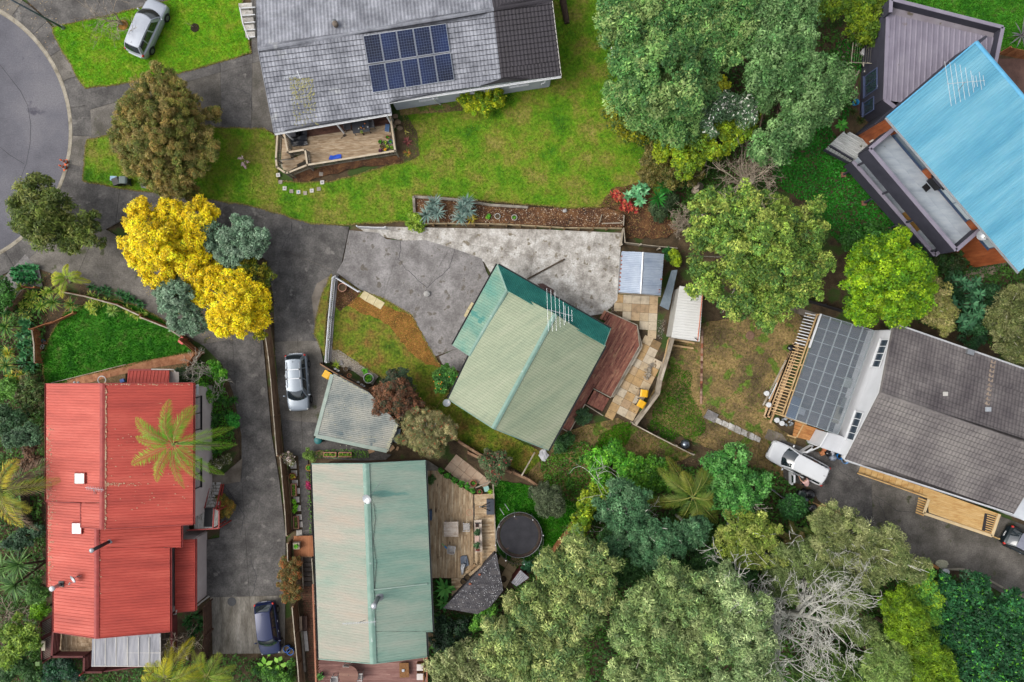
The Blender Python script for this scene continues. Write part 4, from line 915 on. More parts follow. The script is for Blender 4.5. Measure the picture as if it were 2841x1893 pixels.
MB().tube([H_(826,938)+up,H_(1010,918)+up,H_(1190,898)+up],.06,6).make('cable_duct',M('duct_green',[(160,186,172),(178,196,184)],scale=3),B4)
flue('squat grey flue with white cap on the two tone green roof','t32',858,990,4.5,6.2,.17,steel_m)
dish('satellite dish on long struts at the ridge of the two tone green roof','t32',785,318,5.5,(-.4,-.3,.85),.4,W('t32',885,195,4.7),4.7)
yagi('long slim white aerial across the ridge of the two tone green roof',W('t32',770,1145,4.7),6,W('t32',612,1170,5.9),W('t32',840,1157,5.9),[(.03+.05*i,.10,0)for i in range(19)]+[(.97,.3,0)],er=.01)

# white house with grey tiles and clear pergola (right)
B5=thing('house','white weatherboard house with grey tiled gable roof','house',W('F',2200,950))
zw,zwr=4.6,6.2;k0,k1=W('t24',790,1150,zwr),W('t24',1766,1490,zwr)
dk_=(k1-k0);k1=k0+dk_*1.6
pU=plane3(k0,k1,W('t24',905,685,zw));pD=plane3(k0,k1,W('t34',555,55,zw));U_=lambda v,x,y:on_plane(v,x,y,pU);D_=lambda v,x,y:on_plane(v,x,y,pD)
tile_b=M('tile_brown_grey',[(84,78,80),(104,98,98),(124,118,116)],scale=.45,rough=.8,rnd=.05,fine=.14,fscale=5,bump=.3,bscale=30)
tile_b2=M('tile_brown_grey_light',[(100,94,94),(120,114,112),(136,130,126)],scale=.45,rough=.8,rnd=.05,fine=.14,fscale=5,bump=.3,bscale=30)
fU=Vec((-dk_.y,dk_.x));e0=U_('t24',880,685);e1=e0+dk_.normalized()*26;f0=D_('t34',555,55);f1=D_('t34',1690,422)
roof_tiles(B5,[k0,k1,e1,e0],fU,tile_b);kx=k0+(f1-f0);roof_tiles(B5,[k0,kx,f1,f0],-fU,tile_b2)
ridge(B5,k0+up,k1+up,tile_b2,.3,.12,seg=.45)
dE=dk_.normalized();gutter(B5,e0-up,e1-up,white_m,fU);gutter(B5,f0-up,f1-up,white_m,-fU)
for a,b in((k0,e0),(k0,f0),(f1,kx)):fascia(B5,a,b,tile_b2,.2,.06,-.07,'barge_board');fascia(B5,a+up*0-dE*0,b,white_m,.16,.04,.14)
ww_m=M('white_weatherboard',[(214,216,220),(228,230,234)],scale=.6,rough=.55,rnd=.015)
gx=Vec((dE.x,dE.y,0)).normalized()*.35;E0,K0,F0=e0+gx,k0+gx,f0+gx
nU=Vec((fU.x,fU.y,0)).normalized();E0=E0-nU*.4;F0=F0+nU*.4
gw=MB();th=gx.normalized()*.16
pr=[Vec((E0.x,E0.y,0)),Vec((F0.x,F0.y,0)),Vec((F0.x,F0.y,F0.z-.12)),Vec((K0.x,K0.y,K0.z-.15)),Vec((E0.x,E0.y,E0.z-.12))]
gw.add(pr+[p+th for p in pr],[(0,1,2,3,4),(9,8,7,6,5)]+[(i,(i+1)%5,5+(i+1)%5,5+i)for i in range(5)]);gw.make('gable_wall',ww_m,B5)
# boards of the gable, each clipped under the roof line
hs=Vec((E0.x-F0.x,E0.y-F0.y,0));Lg=hs.length;hd=hs.normalized();kk=(Vec((K0.x,K0.y,0))-Vec((F0.x,F0.y,0))).dot(hd)
z=.2
while z<K0.z-.3:
    a,b=0,Lg
    if z+.2>F0.z-.2:a=kk*(z+.2-F0.z+.2)/(K0.z-F0.z)
    if z+.2>E0.z-.2:b=Lg-(Lg-kk)*(z+.2-E0.z+.2)/(K0.z-E0.z)
    if b-a>.3:weatherboards(B5,Vec((F0.x,F0.y,0))+hd*a+th*.5,Vec((F0.x,F0.y,0))+hd*b+th*.5,z,z+.2,ww_m,-gx,.2)
    z+=.2
og=-gx.normalized()
for v,x,y in(('t24',785,880),('t24',612,1375)):
    c=W(v,x,y,3.9);s=(Vec((c.x,c.y,0))-Vec((F0.x,F0.y,0))).dot(hd);cw=Vec((F0.x,F0.y,3.75))+hd*s;window(B5,cw,hd,og,2.3,1.15,white_m,pane_m,4,.12)
wall(B5,E0-nU*.0,E0+dE*25,0,4.4,ww_m);wall(B5,F0,F0+(f1-f0)+Vec((-.6,0,0)),0,4.4,ww_m)
FE=F0+(f1-f0)+Vec((-.6,0,0));wall(B5,FE,Vec((FE.x,FE.y,0))+nU*5,0,4.4,ww_m)
extw=[W('t24',500,1440,2.9),W('t24',400,1500,2.9),W('t34',480,5,2.9),W('t34',560,40,2.9)]
MB().prism(WL('wc',[(1190,60),(1380,110),(1560,180),(1480,440),(1060,300)],2.6),.08).make('porch_roof',M('porch_roof_white',[(206,208,212),(220,222,226)],scale=.8,rough=.5),B5)
wall(B5,W('wc',1080,300,2.5),W('wc',1470,430,2.5),0,2.5,ww_m);wall(B5,W('wc',1190,70,2.5),W('wc',1070,290,2.5),0,2.5,ww_m)
downpipe(B5,[W('wc',1190,65,2.66),W('wc',1060,295,2.66),W('wc',830,405,.4)],white_m,.06)
MB().box(W('t24',1400,875,4.9),(.5,.36,.22),-.3).make('roof_vent',steel_m,B5);MB().prism([U_('t24',x,y)+ZV(.08)for x,y in((1212,1145),(1245,1145),(1245,1172),(1212,1172))],.04).make('roof_patch',offw_m,B5)
MB().prism([U_('t24',x,y)+ZV(.09)for x,y in((1498,1248),(1538,1248),(1538,1278),(1498,1278))],.04).make('roof_patch',alu_m,B5)
sm_=MB();
for i in range(26):
    t=i/26;a=U_('t24',1556-t*46,925+t*320);b=U_('t24',1556-(t+1/26)*46,925+(t+1/26)*320);s=dE*.19
    sm_.add([a-s+up*.75,a+s+up*.75,b+s+up*.75,b-s+up*.75],[(0,1,2,3)])
sm_.make('faded_strip',M('strip_bleached',[(150,132,116),(172,154,136)],scale=2),B5)
# white garage end at the right edge
MB().prism(WL('rt',[(1540,0),(1700,-60),(1700,400),(1400,260)],3.2),.1).make('side_roof',M('side_roof_white',[(200,206,212),(222,226,230)],scale=1,rough=.4),B5)
MB().prism(WL('rt',[(1560,20),(1690,-30),(1690,380),(1430,260)],3.2),0,3.08).make('side_room',ww_m,B5)
# clear pergola
PG=thing('pergola','timber pergola with clear corrugated roof beside the white house','pergola',W('t24',440,1020));tim_m=M('new_timber',[(186,148,100),(208,174,124),(222,192,146)],scale=1.5,rough=.75,rnd=.08,fine=.1,stretch=(1,4,1));zp0,zp1=2.6,2.95
wt_m=M('pale_grey_timber',[(176,186,188),(198,206,208)],scale=2,rough=.7,rnd=.05)
pc=[W('t24',385,615,zp0),W('t24',752,728,zp1),W('t24',503,1436,zp1),W('t24',145,1310,zp0)]
plP=plane3(pc[0],pc[1],pc[2]);fb=lambda a,b:pc[0].lerp(pc[1],a).lerp(pc[3].lerp(pc[2],a),b)
roof_sheets(PG,pc,(pc[0]-pc[1]).xy,clear_sheet('clear_polycarbonate',(150,162,172),.2),.10,.018,.86,'clear_sheet',True,.004)
for i in range(6):MB().bar(fb(i/5,0)-ZV(.09),fb(i/5,1)-ZV(.09),.05,.12).make('rafter' if i not in(0,5)else 'edge_beam',wt_m if i else tim_m,PG)
for j in range(9):MB().bar(fb(0,j/8)-ZV(.17),fb(1,j/8)-ZV(.17),.035,.05).make('batten',wt_m,PG)
MB().bar(fb(0,0)+ZV(.02),fb(0,.33)+ZV(.02),.12,.14).make('painted_beam',white_m,PG)
for j in range(5):p=fb(.02,j/4);MB().box((p.x,p.y,(p.z-.15)/2),(.11,.11,p.z-.15)).make('post',tim_m,PG)
n_=34
for j in range(n_):   # slats sticking out past the beam
    p=fb(0,(j+.5)/n_);o=(pc[0]-pc[1]).normalized();ln=.75;MB().bar(Vec((p.x,p.y,1.9))+o*.05,Vec((p.x,p.y,1.55))+o*ln,.06,.10).make('slat',white_m if j<11 else tim_m,PG)
MB().bar(Vec((pc[0].x,pc[0].y,1.95)),Vec((pc[3].x,pc[3].y,1.95)),.09,.12).make('slat_beam',tim_m,PG)
D5=thing('deck','orange timber deck under the clear pergola','deck',W('t24',440,1020));ord_m=M('orange_deck',[(168,108,58),(192,132,76),(208,150,92)],scale=1.2,rough=.75,rnd=.09,fine=.1,fscale=16);gyd_m=M('purple_grey_deck',[(72,72,82),(88,86,94),(104,100,102)],scale=1.2,rough=.75,rnd=.1,fine=.1)
pd=WL('t24',[(395,640),(740,745),(500,1430),(160,1310)],.55);boards(D5,pd,(pd[1]-pd[0]).xy,.14,.006,.03,gyd_m)
boards(D5,WL('pg',[(540,1355),(775,1425),(720,1568),(455,1500)],.5),(W('pg',775,1425)-W('pg',540,1355)).xy,.15,.006,.03,ord_m);boards(D5,WL('pg',[(440,1320),(535,1350),(455,1500),(410,1480)],.35),(W('pg',775,1425)-W('pg',540,1355)).xy,.3,.03,.03,ord_m)
MB().bar(W('pg',535,1352,.56),W('pg',455,1500,.56),.1,.05).make('edge_board',tim_m,D5);MB().bar(W('pg',350,1475,.2),W('pg',450,1505,.2),.12,.05).make('edge_board',tim_m,D5);MB().bar(W('pg',300,1255,.7),W('pg',570,1350,.7),.14,.05).make('edge_board',tim_m,D5)
# furniture under the pergola
for i,(x,y,w,l,c,lb)in enumerate(((490,1200,.5,.5,(150,156,166),'pale stool under the clear pergola'),(900,1230,.5,1.5,(150,148,136),'pale bench against the wall under the clear pergola'),(965,1140,.5,1.4,(120,124,124),'grey bench against the wall under the clear pergola'),(400,1160,.9,1.8,(70,92,124),'blue lounger under the clear pergola'),(1010,870,.6,.8,(160,168,164),'pale cabinet against the wall under the clear pergola'))):
    c_=W('pg',x,y,.55);t=thing(lb.split()[1],lb,lb.split()[1],c_);m=solid('furn%d'%i,c,.7);a=math.atan2(hd.y,hd.x)
    MB().box(c_+ZV(.42),(l,w,.08),a).make('top',m,t)
    for sx in(-1,1):
        for sy in(-1,1):
            r=Matrix.Rotation(a,3,'Z')@Vec((sx*(l/2-.06),sy*(w/2-.06),.2));MB().box(c_+r,(.06,.06,.38),a).make('leg',m,t)
# south deck with stairs
D6=thing('deck','new golden timber deck along the grey tiled eave with stairs','deck',W('t34',1300,380));gold_m=M('golden_timber',[(196,150,90),(214,174,112),(226,190,132)],scale=1,rough=.7,rnd=.06,fine=.08,fscale=14,stretch=(1,3,1));z6=1.1
da=(W('t34',1590,420)-W('t34',1080,250)).xy
boards(D6,WL('t34',[(1085,240),(1600,425),(1545,570),(1120,415),(1110,320),(1070,305)],z6),da,.14,.006,.04,gold_m)
for i in range(11):
    a=650+i*41;y=100+i*14.5;zz=.15+i*.088;MB().prism(WL('t34',[(a+8,y-8),(a+46,y+5),(a+30,y+56),(a-8,y+42)],zz),.045).make('tread',gold_m,D6)
MB().bar(W('t34',635,148,.35),W('t34',1095,308,1.25),.09,.25).make('stringer',gold_m,D6)
for a,b in(((1120,325),(1085,420)),((1085,420),(1548,575)),((1548,575),(1600,425))):MB().bar(W('t34',*a,z6+.05),W('t34',*b,z6+.05),.22,.05).make('border_board',M('pale_new_timber',[(216,188,142),(230,206,164)],scale=2,rough=.7),D6)
for i in range(7):y=i*16;MB().prism(WL('t34',[(1050-i*3,312+y),(1112-i*4,334+y),(1110-i*4,344+y),(1048-i*3,322+y)],.9-i*.03),.04).make('side_slat',gold_m,D6)
for i in range(9):x=1500-i*2;y=415+i*15;MB().prism(WL('t34',[(x+20,y),(x+78,y+18),(x+75,y+24),(x+18,y+6)],z6+.06),.03).make('side_slat',gold_m,D6)
MB().prism(WL('t34',[(1500,420),(1580,430),(1540,555),(1480,535)],z6+.02),.03).make('dark_panel',solid('dark_panel',(44,40,44),.7),D6)
for x,y in((1090,415),(1320,495),(1540,570)):p=W('t34',x,y,0);MB().box((p.x,p.y,.5),(.1,.1,1.0)).make('pile',gold_m,D6)

# blue roofed house, its decks, and the dark flat roofed house
char_m=M('charcoal_cladding',[(56,56,68),(68,68,80)],scale=1,rough=.7,rnd=.05);lilac_m=M('lilac_grey_metal',[(126,120,134),(140,134,148),(150,144,156)],scale=.5,rough=.6,rnd=.04,fine=.05,spots=((112,102,96),1.2,.70));cap_m=M('lilac_cap',[(138,132,148),(152,146,160)],scale=1,rough=.6)
cedar_m=M('cedar_boards',[(132,68,36),(158,86,48),(176,102,60)],scale=1.4,rough=.65,rnd=.1,fine=.1,stretch=(1,1,.4));blue_m=M('blue_roof',[(88,158,186),(108,174,198),(128,186,206)],scale=.5,rot=40,rough=.5,rnd=.025,fine=.04,fscale=6,stretch=(.22,1.6,1))
B6=thing('house','dark flat roofed house with lilac grey metal roof and parapet','house',W('gh',1200,700));z7=3.6
fp6=WL('gh',[(610,170),(690,130),(2000,460),(1960,820),(720,1400),(560,1270)],z7)
roof_sheets(B6,[W('gh',606,175,z7),W('gh',1990,490,z7),W('gh',1900,1500,z7+.02),W('gh',550,1275,z7)],(W('gh',550,1275)-W('gh',606,175)).xy*1.0,lilac_m,.42,.045,.84)
MB().prism(WL('gh',[(660,60),(2060,370),(1985,495),(610,178)],z7-.06),.1).make('box_gutter',M('gutter_tray',[(136,128,136),(152,146,154)],scale=1.2,spots=((104,96,84),1.4,.62)),B6)
zp=z7+.75
for a,b in(((660,-10),(2085,350)),((2085,350),(1990,800)),((655,-10),(648,160))):
    MB().bar(W('gh',*a,zp),W('gh',*b,zp),.26,.06).make('parapet_cap',cap_m,B6);A,B=W('gh',*a,zp),W('gh',*b,zp);wall(B6,A,B,0 if b[0]>700 else z7-.1,zp-.032,char_m,.2,'parapet_wall')
wl0,wl1=W('gh',600,178,z7-.1),W('gh',560,1275,z7-.1)
wall(B6,wl0,wl1,0,z7-.1,char_m);wo=Vec((-1,.04,0));weatherboards(B6,wl0,wl1,.1,z7-.2,char_m,wo,.3)
wl2=W('gh',720,1400,z7-.1);wall(B6,wl1,wl2,0,z7-.1,char_m);wl3=W('gh',640,0,z7);wall(B6,wl0,wl3,0,z7-.1,char_m)
MB().bar(wl1+ZV(.12),wl2+ZV(.12),.3,.06).make('roof_edge',cap_m,B6);MB().bar(wl0+ZV(.12),wl1+ZV(.12),.22,.06).make('roof_edge',cap_m,B6)
bfr=solid('blue_grey_frame',(92,104,140),.5);yy=W('gh',380,1130,1.6).y;window(B6,(wl0.x+(wl1.x-wl0.x)*.8,yy+.4,1.75),(0,1),(-1,0),1.7,1.9,bfr,pane_m,2,.12);window(B6,(wl1.x,yy-1.4,1.5),(0,1),(-1,0),1.1,1.6,bfr,pane_m,1,.12)
MB().lathe(W('gh',590,150,3.6),[(.1,-.4),(.1,.2),(.13,.22),(.13,.3)],10).make('vent_pipe',offw_m,B6,True);MB().box(W('gh',480,1105,2.6),(.1,.14,.25)).make('wall_lamp',white_m,B6)
# blue roof
B7=thing('house','tall cedar clad house with bright blue corrugated roof','house',W('F',2250,400));z8=7.2
b0,b1,b2=W('t14',832,798,z8),W('t14',1440,285,z8+.9),W('t24',1735,335,z8);dB=(b2-b0)
b3=b1+dB;pBl=plane3(b0,b1,b2)
roof_sheets(B7,[b0,b1,b3,b2],(b0-b1).xy,blue_m,.2,.03,.8)
eo=Vec((dB.y,-dB.x,0)).normalized();eo=eo if(b0-b1).dot(eo)>0 else-eo
gutter(B7,b0-up,b2-up,alu_m,eo);MB().bar(b0,b1,.1,.14).make('barge_board',M('blue_trim',[(92,168,208),(110,184,222)],scale=2),B7)
ridge(B7,b1+up,b3+up,MATS['blue_trim'],.3,.05)
in0,in2=b0-eo*1.3,b2-eo*1.3;db=dB.normalized()
wA,wB=fl(in0)+db*.3,fl(in2)-db*.3
wall(B7,wA,wB,0,z8-.15,cedar_m)
nb_=60
for i in range(nb_):
    a=wA.lerp(wB,i/nb_);b=wA.lerp(wB,(i+.97)/nb_);m_=(a+b)/2+eo*.1;MB().box((m_.x,m_.y,(z8-.1)/2),((b-a).length,.03,z8-.2),math.atan2(db.y,db.x)).make('cedar_board',cedar_m,B7)
nwd=fl(b1-b0).normalized();wall(B7,wA,wA+nwd*8,0,z8-.1,char_m);wall(B7,wB,wB-eo*8,0,z8-.1,cedar_m)
wall(B7,wA+eo*.02,wA+nwd*4.5,0,3.6,char_m,.3)
wfr=solid('window_blue_grey',(64,84,112),.4);curt_m=glass('curtain_glass',(188,200,204),.25);dkgl_m=glass('dark_glass',(96,110,120),.15)
zb=4.3
for x,y,m_,w in(('bd',(870,330),dkgl_m,3.4),('bd',(1300,845),curt_m,3.4)):
    c=W(x,y[0],y[1],zb+1.6);s=(fl(c)-wA).dot(db);window(B7,wA+db*s+ZV(zb+1.25),db,eo,w,1.9,wfr,m_,2,.14)
c=W('bd',1450,1190,2);s=(fl(c)-wA).dot(db);window(B7,wA+db*s+ZV(5.0),db,eo,.9,1.2,wfr,curt_m,1,.14)
yagi('large white aerial on the blue roof',W('gh',1500,1180,z8+.3),9,W('gh',1375,1072,9.4),W('gh',1850,1030,9.4),[(.01,1.55,.06),(.14,1.45,.06),(.27,1.35,.06),(.4,1.22,.06),(.53,1.0,.06),(.66,.75,.06),(.70,.42,.06),(.78,.38,.06),(.88,.62,.06),(.97,.36,.06)],er=.015)
dish('grey satellite dish on the cedar wall under the blue eave','bd',1560,1120,6.3,(-.55,-.3,.75),.42,None,5.6)
# balcony and lower deck
D7=thing('balcony','pale floored balcony with charcoal parapet below the blue roof','balcony',W('bd',900,700));pale_deck=M('pale_blue_deck',[(160,170,182),(180,190,200),(194,202,210)],scale=.8,rough=.6,rnd=.05,fine=.05,stretch=(.6,2,1),spots=((134,140,128),.7,.68))
fpoly=WL('bd',[(480,300),(665,150),(1060,600),(1450,1080),(1290,1225)],zb);boards(D7,fpoly,db.xy,1.2,.006,.12,pale_deck,'floor_sheet')
def parapet(parent,view,a,b,z0,z1,t=.2):
    A,B=W(view,*a,z1),W(view,*b,z1);MB().bar(A,B,t+.08,.06).make('parapet_cap',cap_m,parent);wall(parent,A,B,z0,z1-.032,char_m,t,'parapet_wall');d=(B-A).normalized();n_=Vec((-d.y,d.x,0))
    n_=n_ if n_.dot(-fl(A))>0 else-n_
    return A,B
parapet(D7,'bd',(465,290),(1300,1270),zb-.7,zb+1.0);parapet(D7,'bd',(465,290),(690,100),zb-.7,zb+1.0);parapet(D7,'bd',(1300,1270),(1530,1070),zb-.5,zb+1.0)
MB().prism(WL('bd',[(470,300),(690,110),(1520,1080),(1300,1260)],zb-.35),.3).make('floor_structure',char_m,D7)
D8=thing('deck','lower deck with charcoal parapet beyond the balcony of the blue roofed house','deck',W('bd',650,700));zl8=1.7
boards(D8,WL('bd',[(300,420),(400,330),(1190,1240),(1070,1280)],zl8),db.xy,.7,.008,.1,pale_deck,'floor_sheet')
parapet(D8,'bd',(300,410),(1095,1320),zl8-.5,zl8+.8);parapet(D8,'bd',(1095,1320),(1190,1240),zl8-.4,zl8+.8)
mat2=M('straw_mat',[(150,112,54),(178,138,76)],scale=3,rough=.9,stretch=(1,6,1))
for i,(pl_,lb)in enumerate((([(775,915),(850,870),(915,950),(825,985)],'upper straw mat on the lower deck of the blue roofed house'),([(850,1005),(930,970),(985,1045),(915,1095)],'lower straw mat on the lower deck of the blue roofed house'))):
    MB().prism(WL('bd',pl_,zl8+.04),.03).lone('straw_mat',mat2,lb,'mat')
for a,b in(((350,450),(450,400)),((590,725),(690,680)),((820,1000),(915,960)),((1060,1280),(1170,1240))):MB().bar(W('bd',*a,zl8+.85),W('bd',*b,zb-.4),.14,.14).make('post',char_m,D8)
for x,y in((200,545),(400,820),(640,1075)):
    p=W('bd',x,y,0);MB().box((p.x,p.y,.1),(.4,.4,.2)).make('footing',M('footing',[(140,96,76),(160,116,92)],scale=3),D8);q_=W('bd',x+80,y-45,zl8-.4);MB().bar(p,q_,.14,.14).make('pile',char_m,D8)
D9=thing('landing','white timber landing with steps beside the lower deck','landing',W('bd',250,290));wl_m=M('white_timber',[(176,180,176),(204,208,206),(220,222,222)],scale=1,rough=.7,rnd=.06,spots=((110,112,96),1.5,.68))
zl9=1.2;boards(D9,WL('bd',[(70,255),(215,120),(235,150),(270,125),(490,250),(395,330),(430,380),(340,425),(300,400)],zl9),(W('bd',300,390)-W('bd',70,255)).xy,.16,.02,.04,wl_m)
for i in range(9):p=W('bd',55+i*27,292+i*15.5,.9);MB().box(p,(.22,.42,.05),2.4).make('step',wl_m,D9)
MB().bar(W('bd',20,300,1.1),W('bd',260,430,1.1),.08,.35).make('stringer',char_m,D9);MB().bar(W('bd',75,258,1.5),W('bd',300,395,1.5),.1,.2).make('stringer',char_m,D9)
ram=MB().bar(W('bd',462,225,2.2),W('bd',690,85,2.4),.12,.12);ram.make('top_rail',offw_m,D9);boards(D9,WL('bd',[(475,240),(690,95),(700,110),(490,260)],1.9),(1,.6),.2,.01,.06,cedar_m)
# sheds, fences, terraces, small things
# metal garden shed
S1=thing('shed','silver corrugated garden shed with a ridge beside the parking court','shed',W('t23',930,340));zin_m=M('zinc_roof',[(158,172,192),(180,192,208),(196,206,220)],scale=.8,rough=.4,metal=.35,rnd=.03,spots=((128,140,160),2,.68));zs_=2.2
a0,a1=W('t23',942,196,zs_+.3),W('t23',926,478,zs_+.3)
roof_sheets(S1,[W('t23',797,190,zs_),a0,a1,W('t23',778,468,zs_)],(-1,-.05),zin_m,.19);roof_sheets(S1,[a0,W('t23',1083,208,zs_),W('t23',1060,490,zs_),a1],(1,0),zin_m,.19);ridge(S1,a0+up*.7,a1+up*.7,alu_m,.16,.05)
sc_=[W('t23',812,210,zs_-.1),W('t23',1070,225,zs_-.1),W('t23',1048,478,zs_-.1),W('t23',795,458,zs_-.1)]
shedw_m=M('shed_wall',[(140,146,150),(164,168,172)],scale=1,rough=.5,metal=.3)
for a,b in zip(sc_,sc_[1:]+sc_[:1]):wall(S1,a,b,0,zs_-.08,shedw_m,.04)
MB().bar(W('t23',775,475,zs_-.02),W('t23',1060,497,zs_-.02),.05,.12).make('fascia',M('shed_fascia',[(150,130,104),(176,160,136)],scale=3),S1)
MB().bar(W('t23',796,195,zs_-.05),W('t23',772,470,zs_-.05),.05,.1).make('fascia',steel_m,S1)
rust=MB()
for i in range(9):p=W('t23',797-i*2.2,225+i*28,zs_+.03);rust.box(p,(.12,.12,.015),.1)
for x,y in((1065,380),(1052,450),(1050,465)):rust.box(W('t23',x,y,zs_+.03),(.16,.1,.015),.1)
tag(rust.make('rust_patches',M('rust',[(140,70,44),(172,96,60)],scale=8),S1),kind='stuff')
# white shed
S2=thing('shed','white corrugated shed roof with an orange strap under the tree','shed',W('t23',1240,610));wr_m=M('white_roof',[(224,222,216),(238,237,232)],scale=.7,rough=.5,rnd=.02,fine=.04)
roof_sheets(S2,[W('t23',1190,425,2.5),W('t23',1350,450,2.3),W('t23',1325,802,2.3),W('t23',1132,776,2.5)],(1,-.1),wr_m,.2)
MB().bar(W('t23',1346,470,2.36),W('t23',1312,800,2.36),.05,.03).make('strap',solid('orange_strap',(226,110,50),.6),S2);MB().bar(W('t23',1292,778,2.45),W('t23',1310,792,2.42),.06,.04).make('latch',black_m,S2)
for a,b in zip(*(lambda q:(q,q[1:]+q[:1]))([W('t23',1200,440,2.3),W('t23',1338,465,2.3),W('t23',1316,790,2.3),W('t23',1146,766,2.3)])):wall(S2,a,b,0,2.22,solid('shed_white_wall',(190,188,180),.6),.05)
MB().bar(W('t23',1120,778,2.3),W('t23',1325,806,2.2),.05,.1).make('fascia',grey_tim,S2)
for i,(a,b,lb)in enumerate((((1115,782),(1290,815),'pale timber beam nearest the white shed'),((1115,825),(1283,850),'pale timber beam lying second from the white shed'))):MB().bar(W('t23',*a,.3),W('t23',*b,.3),.14,.1).lone('timber_beam',tim_m,lb,'timber')
MB().bar(W('t23',1112,790,.5),W('t23',1060,1050,.5),.09,.1).lone('timber_beam',tim_m,'long pale timber leaning along the paling fence','timber')
# loose roofing sheet by the fence
sh=thing('roofing_sheet','loose bent grey roofing sheet between shed and fence','roofing sheet',W('t23',1110,450));roof_sheets(sh,[W('t23',1135,320,1.3),W('t23',1175,315,1.2),W('t23',1115,590,.9),W('t23',1055,560,1.1)],(W('t23',1085,575)-W('t23',1155,318)).xy,M('zinc_dull',[(120,136,148),(148,162,172)],scale=1.5,rough=.5,metal=.3),.12,.02,.5,'sheet',True)
# carport with mossy roof
S3=thing('carport','grey green carport with mossy corrugated roof beside the silver roof rack car','carport',W('cr',1000,900));cp_m=M('carport_roof',[(132,140,138),(156,160,154),(172,172,162),(182,180,168)],scale=.5,rough=.65,rnd=.03,fine=.08,fscale=8,spots=((112,126,128),.8,.64));cpt_m=M('carport_trim',[(150,166,156),(172,184,172)],scale=1.5,spots=((206,204,180),5,.66));zk=2.55
kq=[W('cr',735,385,zk),W('cr',1235,655,zk-.05),W('cr',1640,1090,zk-.15),W('cr',1490,1480,zk-.2),W('cr',470,1270,zk)];pK=plane3(kq[0],kq[4],kq[3]);K_=lambda x,y:on_plane('cr',x,y,pK)
fk=(W('cr',1500,1180)-W('cr',550,1010)).xy;roof_sheets(S3,[K_(735,385),K_(1235,655),K_(1640,1090),K_(1490,1480),K_(470,1272)],fk,cp_m,.16,.05,.8)
for a,b,w in((K_(715,400),K_(485,1265),.28),(K_(490,1262),K_(1485,1475),.3)):MB().bar(a+up*.5,b+up*.5,w,.05).make('edge_flashing',cpt_m,S3)
fascia(S3,K_(735,385),K_(1235,655),dkfas_m,.16,.05,-.02);fascia(S3,K_(1640,1090),K_(1490,1480),dkfas_m,.16,.05,-.02);gutter(S3,K_(1640,1090)-up,K_(1490,1480)-up,dkfas_m,(1,-.3))
for x,y in((745,420),(500,1240),(1440,1440),(1200,670),(1580,1120)):p=K_(x,y);MB().box((p.x,p.y,p.z/2-.06),(.1,.1,p.z-.14)).make('post',grey_tim,S3)
wall(S3,K_(1210,680),K_(1590,1100),0,2.3,grey_tim,.06);wall(S3,K_(1590,1110),K_(1450,1440),0,2.3,grey_tim,.06)
lm=MB()
for i in range(420):
    if i<260:t=random.random();p=K_(1635-150*t+RGA(-8,14),1095+385*t)
    elif i<330:t=random.random();p=K_(735+480*t,395+262*t+RGA(10,8))
    else:p=K_(RU(560,1450),RU(560,1400))if random.random()<.5 else K_(490+980*random.random(),1280)
    r=RU(.012,.05);lm.ball(p+ZV(.03),(r,r*1.3,.012),5,3)
tag(lm.make('lichen',M('pale_lichen',[(186,184,150),(210,208,184)],scale=8),S3),kind='stuff')
MB().prism(WL('cr',[(1590,1180),(1680,1160),(1640,1370),(1560,1340)],1.9),.03).make('side_lean_to',MATS['zinc_dull'],S3)
MB().lathe(W('cr',565,1300,0),[(.3,0),(.32,1.0),(.28,1.05)],16).lone('water_barrel',solid('teal_plastic',(20,110,110),.5),'dark teal barrel half under the carport corner','barrel',smooth=True)
# shingled garden hut
S4=thing('garden_hut','dark shingled hut roof dotted with white petals','hut',W('t32',1520,930));sh_m=M('dark_shingle_roof',[(60,58,62),(82,80,84),(104,100,100)],scale=1.5,rough=.85,rnd=.16,fine=.15,fscale=12,stretch=(1,3,1));zh=2.4
hp=[W('tr',755,890,zh+.2),W('tr',825,1270,zh),W('tr',690,1440,zh-.1),W('tr',560,1510,zh-.1),W('tr',215,1450,zh-.1)];pHt=plane3(hp[0],hp[1],hp[4]);hp=[on_plane('tr',*q,pHt)for q in((755,890),(825,1270),(690,1440),(560,1510),(215,1450))]
boards(S4,hp,(W('tr',560,1510)-W('tr',440,1230)).xy,.17,.012,.03,sh_m,'shingle_row',1.0)
for a,b in zip(*(lambda q:(q,q[1:]+q[:1]))([c+(sum(hp,Vec())/5-c)*.18 for c in hp])):wall(S4,a,b,0,2.15,sh_m,.08)
pt_=MB()
for i in range(190):
    t,s=random.random(),random.random();p=hp[0].lerp(hp[4],t).lerp(hp[1].lerp(hp[2],t),s);r=RU(.015,.035);pt_.ball(p+ZV(.03),(r,r,.008),5,3)
tag(pt_.make('petals',white_m,S4),kind='stuff')
for x,y in((585,1110),(490,1205)):MB().ball(W('tr',x,y,zh+.15),(.12,.09,.05),8,5).make('terracotta_shard',M('terracotta',[(150,84,60),(176,106,78)],scale=5),S4)
S5=thing('shed','tiny shed with weathered grey corrugated roof by the paved corner','shed',W('t33',100,850));roof_sheets(S5,[W('tr',1000,1065,1.9),W('tr',1085,1140,1.9),W('tr',960,1230,1.7),W('tr',905,1190,1.7)],(-.6,-.8),M('old_zinc',[(120,120,126),(160,160,166)],scale=3,rough=.6),.14,.025,.8,wave=True);qq=[W('tr',x,y,1.7)for x,y in((1000,1080),(1070,1140),(960,1215),(915,1185))]
for a,b in zip(qq,qq[1:]+qq[:1]):wall(S5,a,b,0,1.68,darkred_m,.05)

